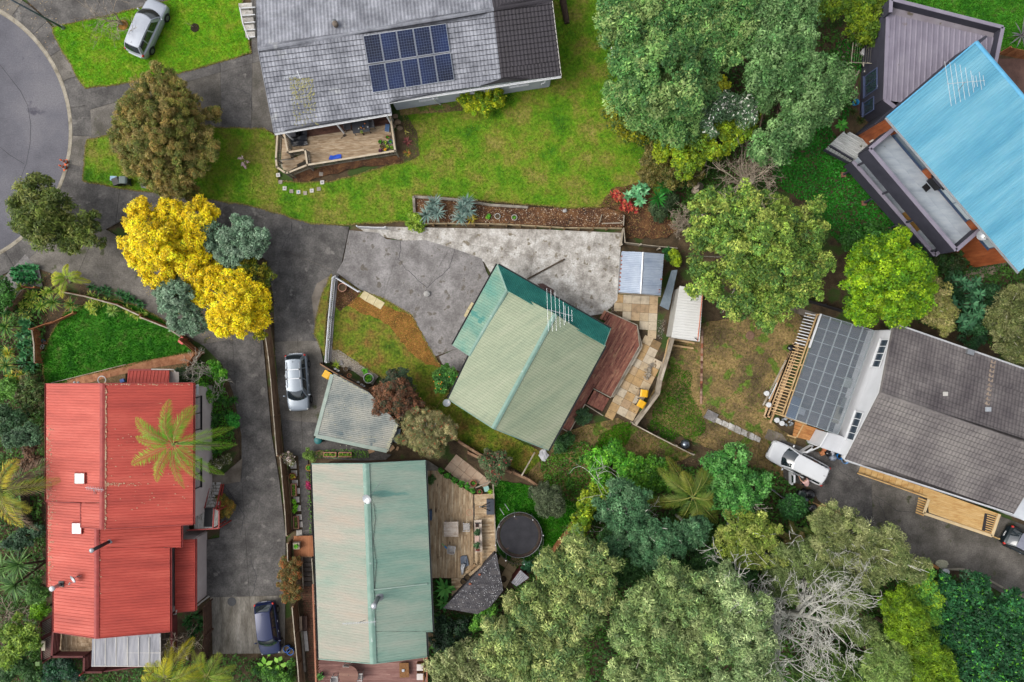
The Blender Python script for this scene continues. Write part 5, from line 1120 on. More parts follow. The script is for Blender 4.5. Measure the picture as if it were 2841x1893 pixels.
# fences
brown_f=M('fence_brown',[(116,88,66),(144,112,86),(168,138,110)],scale=1.3,rough=.9,rnd=.12,fine=.15,stretch=(1,1,3));orange_f=M('fence_orange',[(136,84,52),(170,110,70),(194,136,92)],scale=1.3,rough=.85,rnd=.12,fine=.12);grey_f=M('fence_grey',[(142,130,112),(170,158,140),(194,184,166)],scale=1.3,rough=.9,rnd=.1,fine=.12)
def rail_fence(label,view,base,h,mat,nb=6,post=1.8,cap=None,name='fence',pm=None,capw=.12,side=1):
    Q=WL(view,base,0);t=thing(name,label,'fence',Q[0]);pm=pm or mat
    for a,b in zip(Q[:-1],Q[1:]):
        d=(b-a);L=d.length;d.normalize();n=Vec((-d.y,d.x,0))*side;k=max(1,round(L/post))
        for i in range(k+1):p=a.lerp(b,i/k);MB().box((p.x+n.x*.06,p.y+n.y*.06,h/2+.02),(.1,.1,h+.04),math.atan2(d.y,d.x)).make('post',pm,t)
        bh=(h-.06)/nb
        for j in range(nb):z=.04+bh*(j+.5);MB().bar(Vec((a.x,a.y,z)),Vec((b.x,b.y,z)),.028+.006*(j%2),bh-.012).make('board',mat,t)
        if cap:MB().bar(Vec((a.x,a.y,h+.03)),Vec((b.x,b.y,h+.03)),capw,.04).make('cap_board',cap,t)
    return t
def paling_fence(label,view,base,h,mat,w=.14,cap=None,name='fence',gap=.008,h1=None,cat='fence',rails=True,t_=.022,capw=.1):
    Q=WL(view,base,0);t=thing(name,label,cat,Q[0]);tot=sum((b-a).length for a,b in zip(Q[:-1],Q[1:]));run=0
    for a,b in zip(Q[:-1],Q[1:]):
        d=(b-a);L=d.length;d.normalize();k=max(1,round(L/w));n=Vec((-d.y,d.x,0));rz=math.atan2(d.y,d.x)
        hh=lambda s:h+(h1-h)*(run+s*L)/tot if h1 else h
        for i in range(k):
            p=a.lerp(b,(i+.5)/k);z=hh((i+.5)/k)+RU(-.015,.015);MB().box((p.x,p.y,z/2),(L/k-gap,t_,z),rz).make('paling',mat,t)
        if rails:
            for f in(.25,.8):MB().bar(Vec((a.x,a.y,hh(0)*f))+n*.04,Vec((b.x,b.y,hh(1)*f))+n*.04,.05,.08).make('rail',mat,t)
        if cap:MB().bar(Vec((a.x,a.y,hh(0)+.02)),Vec((b.x,b.y,hh(1)+.02)),capw,.035).make('cap_board',cap,t)
        for i in range(max(1,round(L/2.2))+1):p=a.lerp(b,i/max(1,round(L/2.2)))+n*.09;MB().box((p.x,p.y,hh(.5)/2),(.09,.09,hh(.5)),rz).make('post',mat,t)
        run+=L
    return t
rail_fence('brown board fence between the two driveways','t22',[(120,690),(150,900),(166,1050),(186,1300),(207,1560)],1.4,brown_f,4,2.8,grey_f,capw=.07)
rail_fence('brown board fence south of the carport beside the stepping stones','dr',[(1045,0),(1065,200),(1095,560),(1105,760)],1.4,brown_f,4,2.6,grey_f,capw=.07)
rail_fence('short brown board fence by the small orange deck','dr',[(1110,835),(1115,1010)],1.3,brown_f,4,1.2,grey_f,capw=.07)
rail_fence('brown board fence beside the blue car','t32',[(308,1010),(325,1200),(345,1400),(360,1600)],1.4,brown_f,4,2.2,grey_f,capw=.07)
picket_m=M('picket_white',[(222,224,228),(238,240,242)],scale=2,rough=.5)
pf=paling_fence('white picket fence along the central lawn','t22',[(566,372),(540,640),(517,942)],1.0,picket_m,.17,white_m,gap=.09,capw=.06)
paling_fence('short white picket fence at the top of the central lawn','t22',[(575,372),(735,472)],.8,picket_m,.17,white_m,gap=.09,capw=.06)
paling_fence('white picket panel leaning at the edge of the light concrete','t12',[(725,1555),(915,1562)],.9,picket_m,.14,None,gap=.06)
MB().prism(WL('t22',[(566,365),(585,372),(560,640),(540,935),(520,935),(545,640)],0),0,.18).lone('fence_plinth',mid_m,'low concrete plinth along the white picket fence','plinth')
rail_fence('brown lattice topped fence north of the carport','cr',[(595,248),(850,400),(1250,610)],1.0,M('fence_dark_brown',[(62,46,36),(84,64,50)],scale=1.5,rough=.9,rnd=.1),4,2.0,MATS['fence_brown'],capw=.1)
lat=thing('wire_scroll','white iron scroll on the lattice topped fence','ornament',W('cr',1120,520))
for(x,y)in((760,320),(800,345),(1080,505),(1130,540),(1160,560)):MB().tube([W('cr',x+22*cos(a)*(1-a/16),y+12*sin(a)*(1-a/16),1.12)for a in np.linspace(0,8,16)],.012,4).make('scroll',white_m,lat)
rail_fence('grey paling fence with cap along the paved terrace','pt',[(1290,0),(1255,250),(1215,470),(1160,660),(1100,860),(1078,985),(870,1265)],1.5,grey_f,6,1.7,grey_f,capw=.2)
rail_fence('thin grey fence running down from the paved terrace','pt',[(850,1268),(1100,1400),(1420,1560)],.9,grey_f,4,1.8,grey_f,capw=.09)
paling_fence('orange brown paling fence beyond the trampoline','t33',[(512,395),(330,640),(210,820)],1.6,orange_f,.14,None)
rail_fence('brown stepped board fence above the small terrace','t32',[(1470,-5),(1640,75),(1760,130)],.9,brown_f,3,1.3,brown_f,capw=.2)
rail_fence('brown board fence below the central house lawn','t22',[(1405,1470),(1500,1530),(1600,1590)],.9,brown_f,3,1.3,brown_f,capw=.2)
rail_fence('brown board fence running down to the dark tree by the trampoline','t33',[(60,130),(160,175),(260,245)],.9,brown_f,3,1.3,brown_f,capw=.2)
MB().bar(W('t33',205,5,1.1),W('t33',115,165,1.1),.1,.08).lone('pale_rail',grey_f,'pale rail crossing the brown board fence','rail')
paling_fence('orange brown fence curving round the red house lawn','lw',[(740,440),(1000,490),(1200,545),(1330,580),(1568,690)],.8,orange_f,.16,grey_f)
paling_fence('orange brown fence continuing to the yellow tree','t21',[(990,640),(1180,715),(1260,770)],.9,orange_f,.16,grey_f)
paling_fence('orange paling fence at the corner by the red house path','t21',[(1270,790),(1380,880),(1325,955)],1.4,orange_f,.14,None)
paling_fence('low stepped orange fence beside the cordylines','lw',[(380,845),(560,780),(620,770),(740,715),(850,665)],.7,orange_f,.2,orange_f,capw=.06)
paling_fence('orange brown fence along the left edge of the red house lawn','lw',[(440,850),(462,1000),(468,1200)],1.0,orange_f,.16,grey_f)
paling_fence('weathered brown fence among the cordylines','lw',[(330,420),(150,640)],1.0,brown_f,.16,grey_f);paling_fence('brown fence behind the palm left of the drive','t21',[(200,440),(280,445)],.9,orange_f,.16,None)
paling_fence('orange paling fence behind the flat roofed dark house','t14',[(1600,370),(1766,405),(1900,450)],1.3,orange_f,.14,None)
paling_fence('brown paling fence below the red lean-to roof','t31',[(1440,1000),(1445,1200),(1410,1400)],1.6,M('fence_umber',[(78,56,44),(104,76,60)],scale=1.5,rough=.9,rnd=.1),.14,None)
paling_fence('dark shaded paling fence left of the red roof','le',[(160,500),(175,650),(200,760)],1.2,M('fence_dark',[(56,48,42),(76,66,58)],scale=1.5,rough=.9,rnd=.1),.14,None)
rail_fence('dark fence behind the white house under the trees','t24',[(230,520),(380,560),(540,610)],1.2,solid('fence_black',(38,36,40),.8,rnd=.1),6,1.8)
rail_fence('grey metal railing between the yard and the green shrubs','wc',[(0,880),(230,1010),(400,1140)],.9,steel_m,9,1.5)
# retaining wall of the upper lawn: planks and posts
RW=thing('retaining_wall','pale timber retaining wall with posts above the parking court','retaining wall',W('rw',900,290));rwt_m=M('retaining_timber',[(158,136,102),(186,166,130),(206,188,154)],scale=1.3,rough=.85,rnd=.07,fine=.12,stretch=(3,1,1));rwp_m=M('retaining_post',[(104,82,54),(136,112,78)],scale=2,rough=.9,rnd=.08)
rwl=[(130,292),(500,292),(800,300),(1240,326),(1680,330)];hgt=.62
for a,b in zip(*(lambda q:(q[:-1],q[1:]))(WL('rw',rwl,0))):
    for j in range(3):MB().bar(Vec((a.x,a.y,.1+j*.2)),Vec((b.x,b.y,.1+j*.2)),.05,.195).make('plank',rwt_m,RW)
for x,y in((210,305),(312,303),(530,303),(640,305),(780,309),(888,314),(1008,321),(1122,326),(1232,333),(1345,336),(1455,336),(1562,336)):
    p=W('rw',x,y,0);MB().box((p.x,p.y,.33),(.13,.15,.66),0).make('post',rwp_m,RW)
RW2=thing('retaining_wall','grey timber retaining wall behind the metal shed','retaining wall',W('rw',1900,450))
for a,b in zip(*(lambda q:(q[:-1],q[1:]))(WL('rw',[(1670,470),(1690,330)],0)+WL('rw',[(1700,445),(1880,468),(2110,490)],0))):
    for j in range(4):MB().bar(Vec((a.x,a.y,.12+j*.22)),Vec((b.x,b.y,.12+j*.22)),.05,.215).make('plank',grey_f,RW2)
for x,y in((1672,462),(1820,462),(1965,492),(2095,492)):p=W('rw',x,y,0);MB().box((p.x,p.y,.5),(.12,.12,1.0)).make('post',grey_f,RW2)
bedp=wob(WL('rw',[(55,95),(350,110),(560,140),(950,165),(1250,180),(1560,170),(1700,220),(1690,322),(1240,318),(800,292),(500,284),(60,284)],0),.5,.03)
struct('flower_bed',bedp,0,.5,bark_m);chips('bark_chips',bedp,.5,130,.045,[(70,46,30),(120,80,50),(170,140,100),(206,198,186)],'bark and dry leaves in the raised bed above the parking court','bark')
E1=thing('bed_edging','weathered grey timber edging behind the raised bed','edging',W('rw',400,110))
for a,b in(((55,75),(355,95)),((355,95),(560,125)),((560,125),(655,140)),((655,140),(950,158)),((50,70),(58,200))):MB().bar(W('rw',*a,.62),W('rw',*b,.62),.2,.16).make('sleeper',grey_tim,E1)
for a,b in(((1530,215),(1510,280)),((1530,285),(1690,280)),((1705,220),(1700,300))):MB().bar(W('rw',*a,.62),W('rw',*b,.62),.08,.1).make('sleeper',grey_f,E1)
# paved terrace of sandstone coloured slabs
TR=tag(MB().prism(WL('pt',[(700,55),(1140,80),(1135,200),(1095,470),(1145,510),(1040,890),(1000,1030),(840,1245),(590,1170),(640,1060),(780,870),(960,560),(960,410),(850,300),(720,230)],0),0,.05).make('terrace',soil_m),kind='structure')
paver_ms=[M('paver_%d'%i,[tuple(int(v*.88)for v in c),c,tuple(min(255,int(v*1.06))for v in c)],scale=2.5,rough=.85,fine=.06,fscale=16,bump=.15,spots=((120,100,72),2.5,.66))for i,c in enumerate(((206,184,150),(198,164,116),(212,196,170),(184,156,122),(150,124,88),(204,176,138)))]
def pavers(parent,poly,o,du,dv,nu,nv,gap=.02,skip=(),z=.09,ms=None,w=None):
    for i in range(nu[0],nu[1]):
        for j in range(nv[0],nv[1]):
            if(i,j)in skip:continue
            q=[o+du*i+dv*j,o+du*(i+1)+dv*j,o+du*(i+1)+dv*(j+1),o+du*i+dv*(j+1)];q=inset(q,gap/2)
            c=sum(q,Vec())/4
            if not inpoly(np.array([c.x]),np.array([c.y]),poly)[0]:continue
            m=random.choices(ms or paver_ms,w)[0];MB().prism(q,z-.06,z+RU(-.004,.004)).make('paver',m,parent)
o=W('pt',700,55);du=W('pt',782,60)-o;dv=W('pt',696,135)-o
pavers(TR,WL('pt',[(690,45),(1145,75),(1140,200),(1090,475),(940,400),(940,340),(690,225)]),o,du,dv,(0,6),(0,6),w=(6,3,6,1,0,4))
o=W('pt',1065,480);du=W('pt',1143,520)-o;dv=W('pt',1030,550)-o
pavers(TR,WL('pt',[(955,400),(1160,500),(1050,880),(1010,1020),(850,1250),(580,1180),(790,870),(960,590)]),o,du,dv,(-9,3),(-3,14),w=(5,5,4,3,1,4))
TR2=tag(MB().prism(WL('tr',[(230,30),(300,0),(420,-60),(560,30),(640,130),(560,235),(480,180)],0),0,.05).make('terrace',soil_m),kind='structure')
o=W('tr',360,20);du=W('tr',430,75)-o;dv=W('tr',420,-55)-o;pavers(TR2,WL('tr',[(215,20),(420,-80),(660,150),(560,250)]),o,du,dv,(-3,5),(-2,3),ms=[M('paver_pink',[(190,160,134),(208,184,158)],scale=3,rough=.85,rnd=.06)])
TR3=tag(MB().prism(WL('tr',[(790,900),(1060,960),(870,1210),(810,1000)],0),0,.05).make('terrace',soil_m),kind='structure')
o=W('tr',800,910);du=W('tr',885,905+60)-o;dv=W('tr',760,985)-o;pavers(TR3,WL('tr',[(770,890),(1080,950),(880,1240),(800,1150)]),o,du,dv,(-1,5),(-3,5),ms=[M('paver_sand',[(176,150,112),(200,174,136)],scale=3,rough=.85,rnd=.08)])
chips('rubble',WL('pt',[(660,150),(715,130),(715,230),(670,225)]),.05,260,.05,[(60,56,54),(120,112,104),(170,160,148)],'grey rubble by the deck steps of the central house','rubble');chips('rubble',WL('pt',[(1105,300),(1190,300),(1150,480),(1100,470)]),.05,200,.05,[(60,56,54),(110,106,104),(170,160,148)],'dark rubble between the terrace and the paling fence','rubble')
fw_=thing('wood_pile','stacked grey offcuts beside the terrace fence','wood pile',W('pt',1030,780))
for i in range(34):c=W('pt',1050-i*1.6+RGA(0,12),715+i*4.2,.12+random.random()*.15);a=RU(0,3);MB().bar(c-Vec((cos(a),sin(a),0))*.14,c+Vec((cos(a),sin(a),.1))*.14,.07,.06).make('offcut',grey_f if i%3 else grey_tim,fw_)
# brown deck of the central house
D3=thing('deck','red brown stained deck wrapping the central green roofed house','deck',W('pt',700,700));rbd_m=M('red_brown_deck',[(104,58,50),(140,84,70),(164,108,88),(186,138,108)],scale=.55,rough=.7,rnd=.10,fine=.18,fscale=6,stretch=(1,1,1),spots=((168,132,100),1.2,.66));dd3=(W('pt',900,380)-W('pt',520,950)).xy;zd3=.55
dd3=(W('pt',850,300)-W('pt',250,1310)).xy
boards(D3,WL('pt',[(600,330),(690,240),(910,360),(930,545),(660,1030),(500,940),(420,1095),(270,1350),(205,1320),(430,900)],zd3),dd3,.11,.008,.03,rbd_m,brk=3.2)
MB().prism(WL('pt',[(610,340),(690,250),(905,365),(922,545),(655,1020),(495,935),(415,1090),(268,1340),(215,1315),(430,900)],0),.1,zd3-.035).make('deck_frame',grey_tim,D3)
for i in range(3):MB().prism(WL('pt',[(555+i*30,285-0+i*12),(600+i*28,210+i*12),(622+i*28,222+i*12),(577+i*30,300+i*12)],0),.05,.2+i*.13).make('step',rbd_m,D3)
for i in range(6):t=i/6;MB().prism(WL('pt',[(500-68*(1-0)+0+t*150-0,1085-0+t*80+0-0),(500+t*150,960+t*85),(500+t*150+22,960+t*85+13),(455+t*150,1098+t*80)],0),.05,.48-i*.07).make('step',rbd_m,D3)
for a,b in(((600,205),(915,350)),((915,350),(935,545)),((935,545),(665,1030)),((665,1035),(500,950)),((418,1098),(270,1362)),((270,1362),(200,1325)),((418,1098),(590,1205))):
    MB().bar(W('pt',*a,zd3+.1 if a[0]>590 or True else 0),W('pt',*b,zd3+.1 if b!=(590,1205)else.3),.07,.09).make('edge_rail',grey_f,D3)
for a,b in(((918,355),(965,550)),((965,555),(690,1030))):MB().prism([*WL('pt',[a,b],.5),*[p+Vec((-.28,-.02,0))for p in WL('pt',[b,a],.5)]],.05).make('bench_top',grey_f,D3)
# large pale deck of the lower house with furniture
D4=thing('deck','large knotty timber deck east of the two tone green roof','deck',W('tr',400,600));kn_m=M('knotty_deck',[(164,134,100),(202,174,138),(226,204,170)],scale=.8,rough=.85,rnd=.12,fine=.2,fscale=5,stretch=(1,.5,1),spots=((98,72,50),2.2,.67));zd4=.4
boards(D4,WL('tr',[(55,60),(160,60),(520,300),(525,1140),(300,1145),(100,1145)],zd4),(0.02,1),.12,.008,.03,kn_m,brk=3.6);boards(D4,WL('tr',[(528,300),(735,290),(750,880),(600,1010),(528,1060)],zd4-.12),(1,.05),.13,.008,.03,kn_m,brk=3.0);boards(D4,WL('tr',[(300,1148),(540,1148),(430,1260),(305,1340)],zd4-.02),(1,.05),.13,.008,.03,kn_m)
MB().prism(WL('tr',[(60,70),(515,305),(740,295),(745,870),(530,1130),(105,1135)],0),.05,zd4-.16).make('deck_frame',grey_tim,D4)
for a,b in(((720,160),(752,880)),((545,230),(720,160))):MB().bar(W('tr',*a,zd4+.1),W('tr',*b,zd4+.1),.09,.12).make('edge_board',grey_f,D4)
for a,b in(((548,880),(550,1010)),((600,880),(600,1010)),((600,1010),(480,1120)),((550,1000),(450,1090))):MB().bar(W('tr',*a,zd4+.3),W('tr',*b,zd4+.3),.2,.05).make('bench_board',kn_m,D4)
MB().prism(WL('t32',[(1190,60),(1265,110),(1250,210),(1200,210)],.35),.06).make('deck_corner',grey_tim,D4)
# vegetation
def unit(n,zmin=-1.0):
    z=RNG.uniform(zmin,1,n);a=RNG.uniform(0,2*PI,n);r=np.sqrt(np.maximum(0,1-z*z));return np.c_[r*np.cos(a),r*np.sin(a),z]
def nrm(v):return v/np.maximum(1e-9,np.linalg.norm(v,axis=1))[:,None]
def quads(C,Nn,T,L,Wd,curl=.25):
    T=nrm(T-Nn*(T*Nn).sum(1)[:,None]);B=np.cross(Nn,T);L=L[:,None];Wd=Wd[:,None]
    V=np.empty((len(C),4,3));V[:,0]=C-T*L/2-Nn*L*curl*.25;V[:,1]=C+B*Wd/2;V[:,2]=C+T*L/2-Nn*L*curl*.4;V[:,3]=C-B*Wd/2
    return V
def tris(C,Nn,T,L,Wd):
    T=nrm(T-Nn*(T*Nn).sum(1)[:,None]);B=np.cross(Nn,T);L=L[:,None];Wd=Wd[:,None];V=np.empty((len(C),3,3));V[:,0]=C-T*L*.4+B*Wd*.5;V[:,1]=C-T*L*.4-B*Wd*.5;V[:,2]=C+T*L*.6-Nn*L*.12;return V
def foliage(lobes,sub,leaf,cover,cols,flat=.45,tipcol=None,tipf=.0,zsq=.8,jit=.16,low=-.25,sparse=0.0):
    Vs,Cs=[],[];pc=np.array([alb(c,KL)[:3]for c in cols])
    for c,r,rz in lobes:
        s=min(sub*.82,r*.5);ns=max(7,int(3.6*(r/s)**2));d=unit(ns,low);k=RNG.uniform(.4,1.12,ns)**.6
        sc=np.array(c)+d*np.c_[(r-s*.5)*k,(r-s*.5)*k,(rz-s*.4)*k];sr=s*RNG.uniform(.45,1.3,ns);an=RNG.uniform(.65,1.35,(ns,3))
        if sparse:keep=RNG.random(ns)>sparse;sc,sr,ns=sc[keep],sr[keep],int(keep.sum())
        if ns==0:continue
        nl=np.maximum(6,(cover*.78*2*PI*sr**2/(leaf[0]*leaf[1]*.55)).astype(int));idx=np.repeat(np.arange(ns),nl);n=len(idx)
        ld=unit(n,-.55);rad=sr[idx]*(RNG.uniform(.25,1.05,n)**.6+np.abs(RNG.normal(0,.14,n)));P_=sc[idx]+ld*rad[:,None]*an[idx]*np.array([1,1,.85])
        N_=nrm(ld*(1-flat)+np.array([0,0,flat])+RNG.normal(0,.35,(n,3)));T_=RNG.normal(0,1,(n,3))+ld*.8
        sz=RNG.uniform(.5,1.55,n);V=tris(P_,N_,T_,leaf[0]*sz,leaf[1]*sz)
        base=RNG.choice(len(pc),ns)if len(pc)>1 else np.zeros(ns,int);mixw=RNG.uniform(0,1,n)[:,None]**2
        col=pc[base[idx]]*(1-mixw)+pc[RNG.choice(len(pc),n)]*mixw
        if tipcol is not None:
            m=RNG.random(n)<tipf*(ld[:,2]>.2);tc=np.array([alb(q,KL)[:3]for q in tipcol]);col[m]=tc[RNG.choice(len(tc),int(m.sum()))]
        col=np.clip(col*np.exp(RNG.normal(0,.2,ns))[idx][:,None]*np.exp(RNG.normal(0,jit,n))[:,None],0,.9)
        Vs.append(V);Cs.append(np.repeat(col,3,0))
    V=np.concatenate(Vs).reshape(-1,3);C=np.concatenate(Cs);return V,C
def leafpart(name,V,C,parent,mat=LEAF,kind='stuff',k=4):
    me=np_mesh(name,V,np.arange(len(V)).reshape(-1,k),C,ORG[parent.name]);return tag(put(name,me,mat,parent),kind=kind)
bark_g=M('bark_grey',[(92,84,74),(126,116,104),(152,144,132)],scale=5,rough=.95,bump=.6,bscale=20);bark_b=M('bark_brown',[(66,52,42),(92,74,60)],scale=5,rough=.95,bump=.6,bscale=20)
bark_p=M('bark_pale',[(176,166,148),(206,198,182),(222,216,204)],scale=6,rough=.9);bark_t=M('twig_tan',[(150,132,112),(182,166,146),(202,190,172)],scale=6,rough=.9);lichen_w=M('lichen_white',[(190,188,172),(218,216,204),(234,233,224)],scale=9,rough=.95)
LEAFN=[0]
def tree(name,label,view,lobes,h,cols,leaf=(.22,.12),sub=.55,cover=1.15,base=None,trunk=.18,bark=None,cat='tree',group=None,zc=.62,flat=.58,tipcol=None,tipf=0,low=-.25,zr=.8,sparse=0,limbs=True,part='crown',thin=0,jit=.22):
    LB=[]
    for q in lobes:
        z=q[3]if len(q)>3 else h*zc;r=q[2]*mpp(view,z);LB.append((W(view,q[0],q[1],z),r,r*zr))
    for c_,r_,_ in list(LB):      # smaller outlying tufts make the outline ragged
        for _k in range(2):
            a_=RU(0,6.283);rr=r_*RU(.22,.4);LB.append((c_+Vec((cos(a_),sin(a_),RU(-.5,.6)))*r_*RU(.8,1.08),rr,rr*zr))
    cx=sum(l[0].x for l in LB)/len(LB);cy=sum(l[0].y for l in LB)/len(LB);b=Vec((cx,cy,0))if base is None else W(view,base[0],base[1],0)
    t=thing(name,label,cat,b,group);V,C=foliage(LB,sub,leaf,cover,cols,flat,tipcol,tipf,low=low,sparse=sparse,jit=jit);LEAFN[0]+=len(V)//3
    leafpart(part,V,C,t,k=3)
    if trunk:
        fork=b+ZV(max(.3,min(l[0].z-l[2]*.4 for l in LB)*.6));top=sum((l[0]for l in LB),Vec())/len(LB)
        tm=MB().tube([b-ZV(.2),b+(fork-b)*.4+Vec((trunk*.3,0,0)),fork,fork.lerp(top,.5)],[trunk*1.35,trunk,trunk*.85,trunk*.5],8)
        tm.make('trunk',bark or bark_b,t,True)
        if limbs:
            lm_=MB()
            for l in LB[:len(lobes)]:
                for k in range(2+thin):
                    e=l[0]+Vec((RGA(0,.4),RGA(0,.4),RU(-.1,.5+.25*thin)))*l[1];m=fork.lerp(e,.5)+Vec((RGA(0,.12),RGA(0,.12),.15))*l[1]
                    lm_.tube([fork,m,e],[trunk*.55,trunk*.3,trunk*.08],5,False)
            lm_.make('branches',bark or bark_b,t,True)
    return t
def twig_tree(name,label,base,tips,mat,r0=.12,depth=4,spread=.55,cat='tree',seed=1,fine=.012,leafcol=None,kids=3,group=None,up=0.25,reach=.58,lsig=.22):
    rd=random.Random(seed);t=thing(name,label,cat,base,group);mb=MB();ends=[]
    def grow(p,d,L,r,k):
        n=4;pts=[p];q=p;dd=d
        for i in range(n):
            dd=(dd+Vec((rd.gauss(0,.22),rd.gauss(0,.22),rd.gauss(0,.16)))).normalized();q=q+dd*L/n;pts.append(q)
        rr=[max(fine*.6,r*(1-.55*i/n))for i in range(n+1)];mb.tube(pts,rr,5 if k>1 else 3,False)
        if k==0:ends.append(q);return
        for j in range(kids):
            i=rd.randint(1,n);a=(dd+Vec((rd.gauss(0,spread),rd.gauss(0,spread),rd.gauss(up*.5,spread*.6)))).normalized();grow(pts[i],a,L*rd.uniform(.5,.75),max(fine,rr[i]*.6),k-1)
    b=Vec(base)
    for tp in tips:d=(Vec(tp)-b);grow(b,d.normalized(),d.length*reach,r0,depth)
    mb.make('branches',mat,t,True)
    if leafcol is not None and ends:
        E=np.array(ends);E=np.repeat(E,10,0)+RNG.normal(0,lsig,(len(E)*10,3));n=len(E);V=quads(E,nrm(RNG.normal(0,1,(n,3))+np.array([0,0,1.0])),RNG.normal(0,1,(n,3)),RNG.uniform(.1,.22,n),RNG.uniform(.05,.1,n));leafpart('leaves',V.reshape(-1,3),np.repeat(pal(leafcol,n),4,0),t)
    return t
def rosette_geo(c,n,L,w,cols,el=(15,75),droop=.5,segs=4,tip=None,zoff=.0,stiff=1.0):
    V,C=[],[];c=np.array(c);pc=np.array([alb(q,KL)[:3]for q in cols])
    for i in range(n):
        a=2*PI*(i*.381966)+RGA(0,.12);e=rads(RU(*el));l=L*RU(.75,1.15);d=np.array([cos(a),sin(a),0]);b=np.array([-d[1],d[0],0]);col=pc[random.randrange(len(pc))]*RU(.75,1.25)
        col2=np.array(alb(tip,KL)[:3])if tip and random.random()<.45 else col*1.1;rows=[]
        for s in range(segs+1):
            u=s/segs;h=l*u*cos(e)*(1-.12*u*droop);z=l*(u*sin(e)-droop*.55*u*u);ww=w*(.45+1.1*u if u<.5 else 2.0*(1-u)+.02)*.5;p=c+d*h+np.array([0,0,z+zoff]);rows.append((p-b*ww,p+b*ww))
        for s in range(segs):
            V+=[rows[s][0],rows[s][1],rows[s+1][1],rows[s+1][0]];k=(s+.5)/segs;cc=col*(1-k)+col2*k;C+=[cc]*4
    return V,C
def rosette(name,label,view,heads,n,L,w,cols,cat='plant',group=None,z=.15,el=(12,75),droop=.5,tip=None,stem=.06,segs=4):
    hs=[W(view,q[0],q[1],q[2]if len(q)>2 else z)for q in heads];b=Vec((sum(p.x for p in hs)/len(hs),sum(p.y for p in hs)/len(hs),0));t=thing(name,label,cat,b,group);V,C=[],[]
    for p in hs:v,c=rosette_geo(p,n,L,w,cols,el,droop,segs,tip);V+=v;C+=c
    leafpart('leaves',np.array(V),np.clip(np.array(C),0,.9),t)
    st=MB()
    for p in hs:st.tube([b-ZV(.05),b.lerp(p,.5)+Vec((.02,0,0)),p+ZV(.05)],[stem*1.2,stem,stem*.9],6)
    st.make('stem',bark_b,t);return t
def palm(name,label,view,head,base,z,n,L,cols,cat='palm',width=.5,tip=None,droop=.75,trunk=.13,dead=0,seed=3,el=(5,70),azs=None):
    rd=random.Random(seed);p=W(view,*head,z);b=W(view,*base,0);t=thing(name,label,cat,b);m=b.lerp(p,.5)+Vec((.1,.1,0));MB().tube([b-ZV(.1),m,p],[trunk*1.3,trunk,trunk*.85],9).make('trunk',bark_g,t,True);MB().tube([p-ZV(.15),p+ZV(.45)],[trunk*1.05,trunk*.6],9).make('crownshaft',M('crownshaft',[(96,122,60),(124,146,80)],scale=3),t,True)
    pc=[np.array(alb(c,KL)[:3])for c in cols]
    for i in range(n):
        a=(2*PI*(i*.381966)+rd.gauss(0,.15))if azs is None else rads(azs[i%len(azs)])+rd.gauss(0,.05);e=rads(rd.uniform(*el));l=L*rd.uniform(.85,1.1);d=Vec((cos(a),sin(a),0));isd=i<dead;col=np.array(alb((190,160,130))[:3])if isd else pc[rd.randrange(len(pc))]*rd.uniform(.85,1.2);tcol=np.array(alb((206,184,160))[:3])if isd else(np.array(alb(tip,KL)[:3])if tip else col*1.15)
        if isd:e=rads(-10)
        pts=[p+ZV(.35)+d*(l*u*cos(e))+ZV(l*(u*sin(e)-droop*u*u))for u in np.linspace(0,1,9)];V,C=[],[];side=Vec((-d.y,d.x,0));k=44
        for s in range(k):
            u=.1+.9*s/k;f=u*8;j=min(7,int(f));q=pts[j].lerp(pts[j+1],f-j);tg=(pts[j+1]-pts[j]).normalized();ll=width*l*.5*sin(PI*min(1,.12+.88*u))**.6*rd.uniform(.85,1.1);lw=.024
            for sg in(-1,1):
                dr=(side*sg*.8+tg*(.55+.5*u)+ZV(rd.uniform(-.35,.1))).normalized();e2=q+dr*ll-ZV(.18*ll);m2=q+dr*ll*.5;wv=tg*lw
                V+=[q,m2-wv,e2,m2+wv];cc=col*(1-u*.6)+tcol*u*.6;C+=[cc*rd.uniform(.8,1.2)]*4
        b0=len(V)//4;fr=MB().tube(pts,[.03*(1-.09*j)for j in range(9)],4).make('frond',M('rachis',[(140,150,70),(170,170,90)],scale=3),t)
        leafpart('leaflets',np.array([tuple(v)for v in V]),np.clip(np.array(C),0,.9),fr,DRYLEAF if isd else LEAF)
    return t
def mat_cover(name,poly,z,dens,leaf,cols,label,cat='ground cover',hmax=.5,seed=5,flat=.6,tipcol=None):
    X,Y=scatter(poly,dens);n=len(X);hgt=z+hmax*(.25+.75*vnoise(X,Y,1.1,seed))*RNG.uniform(.3,1,n);N_=nrm(RNG.normal(0,.45,(n,3))+np.array([0,0,1.0]));sz=RNG.uniform(.6,1.4,n);V=quads(np.c_[X,Y,hgt],N_,RNG.normal(0,1,(n,3)),leaf[0]*sz,leaf[1]*sz)
    t=.55*vnoise(X,Y,.9,seed+2)+.45*RNG.random(n);col=pal(cols,n,t)*np.exp(RNG.normal(0,.15,n))[:,None];LEAFN[0]+=n
    me=np_mesh(name,V.reshape(-1,3),np.arange(n*4).reshape(-1,4),np.repeat(np.clip(col,0,.9),4,0));return tag(put(name,me,LEAF),label,cat,kind='stuff')

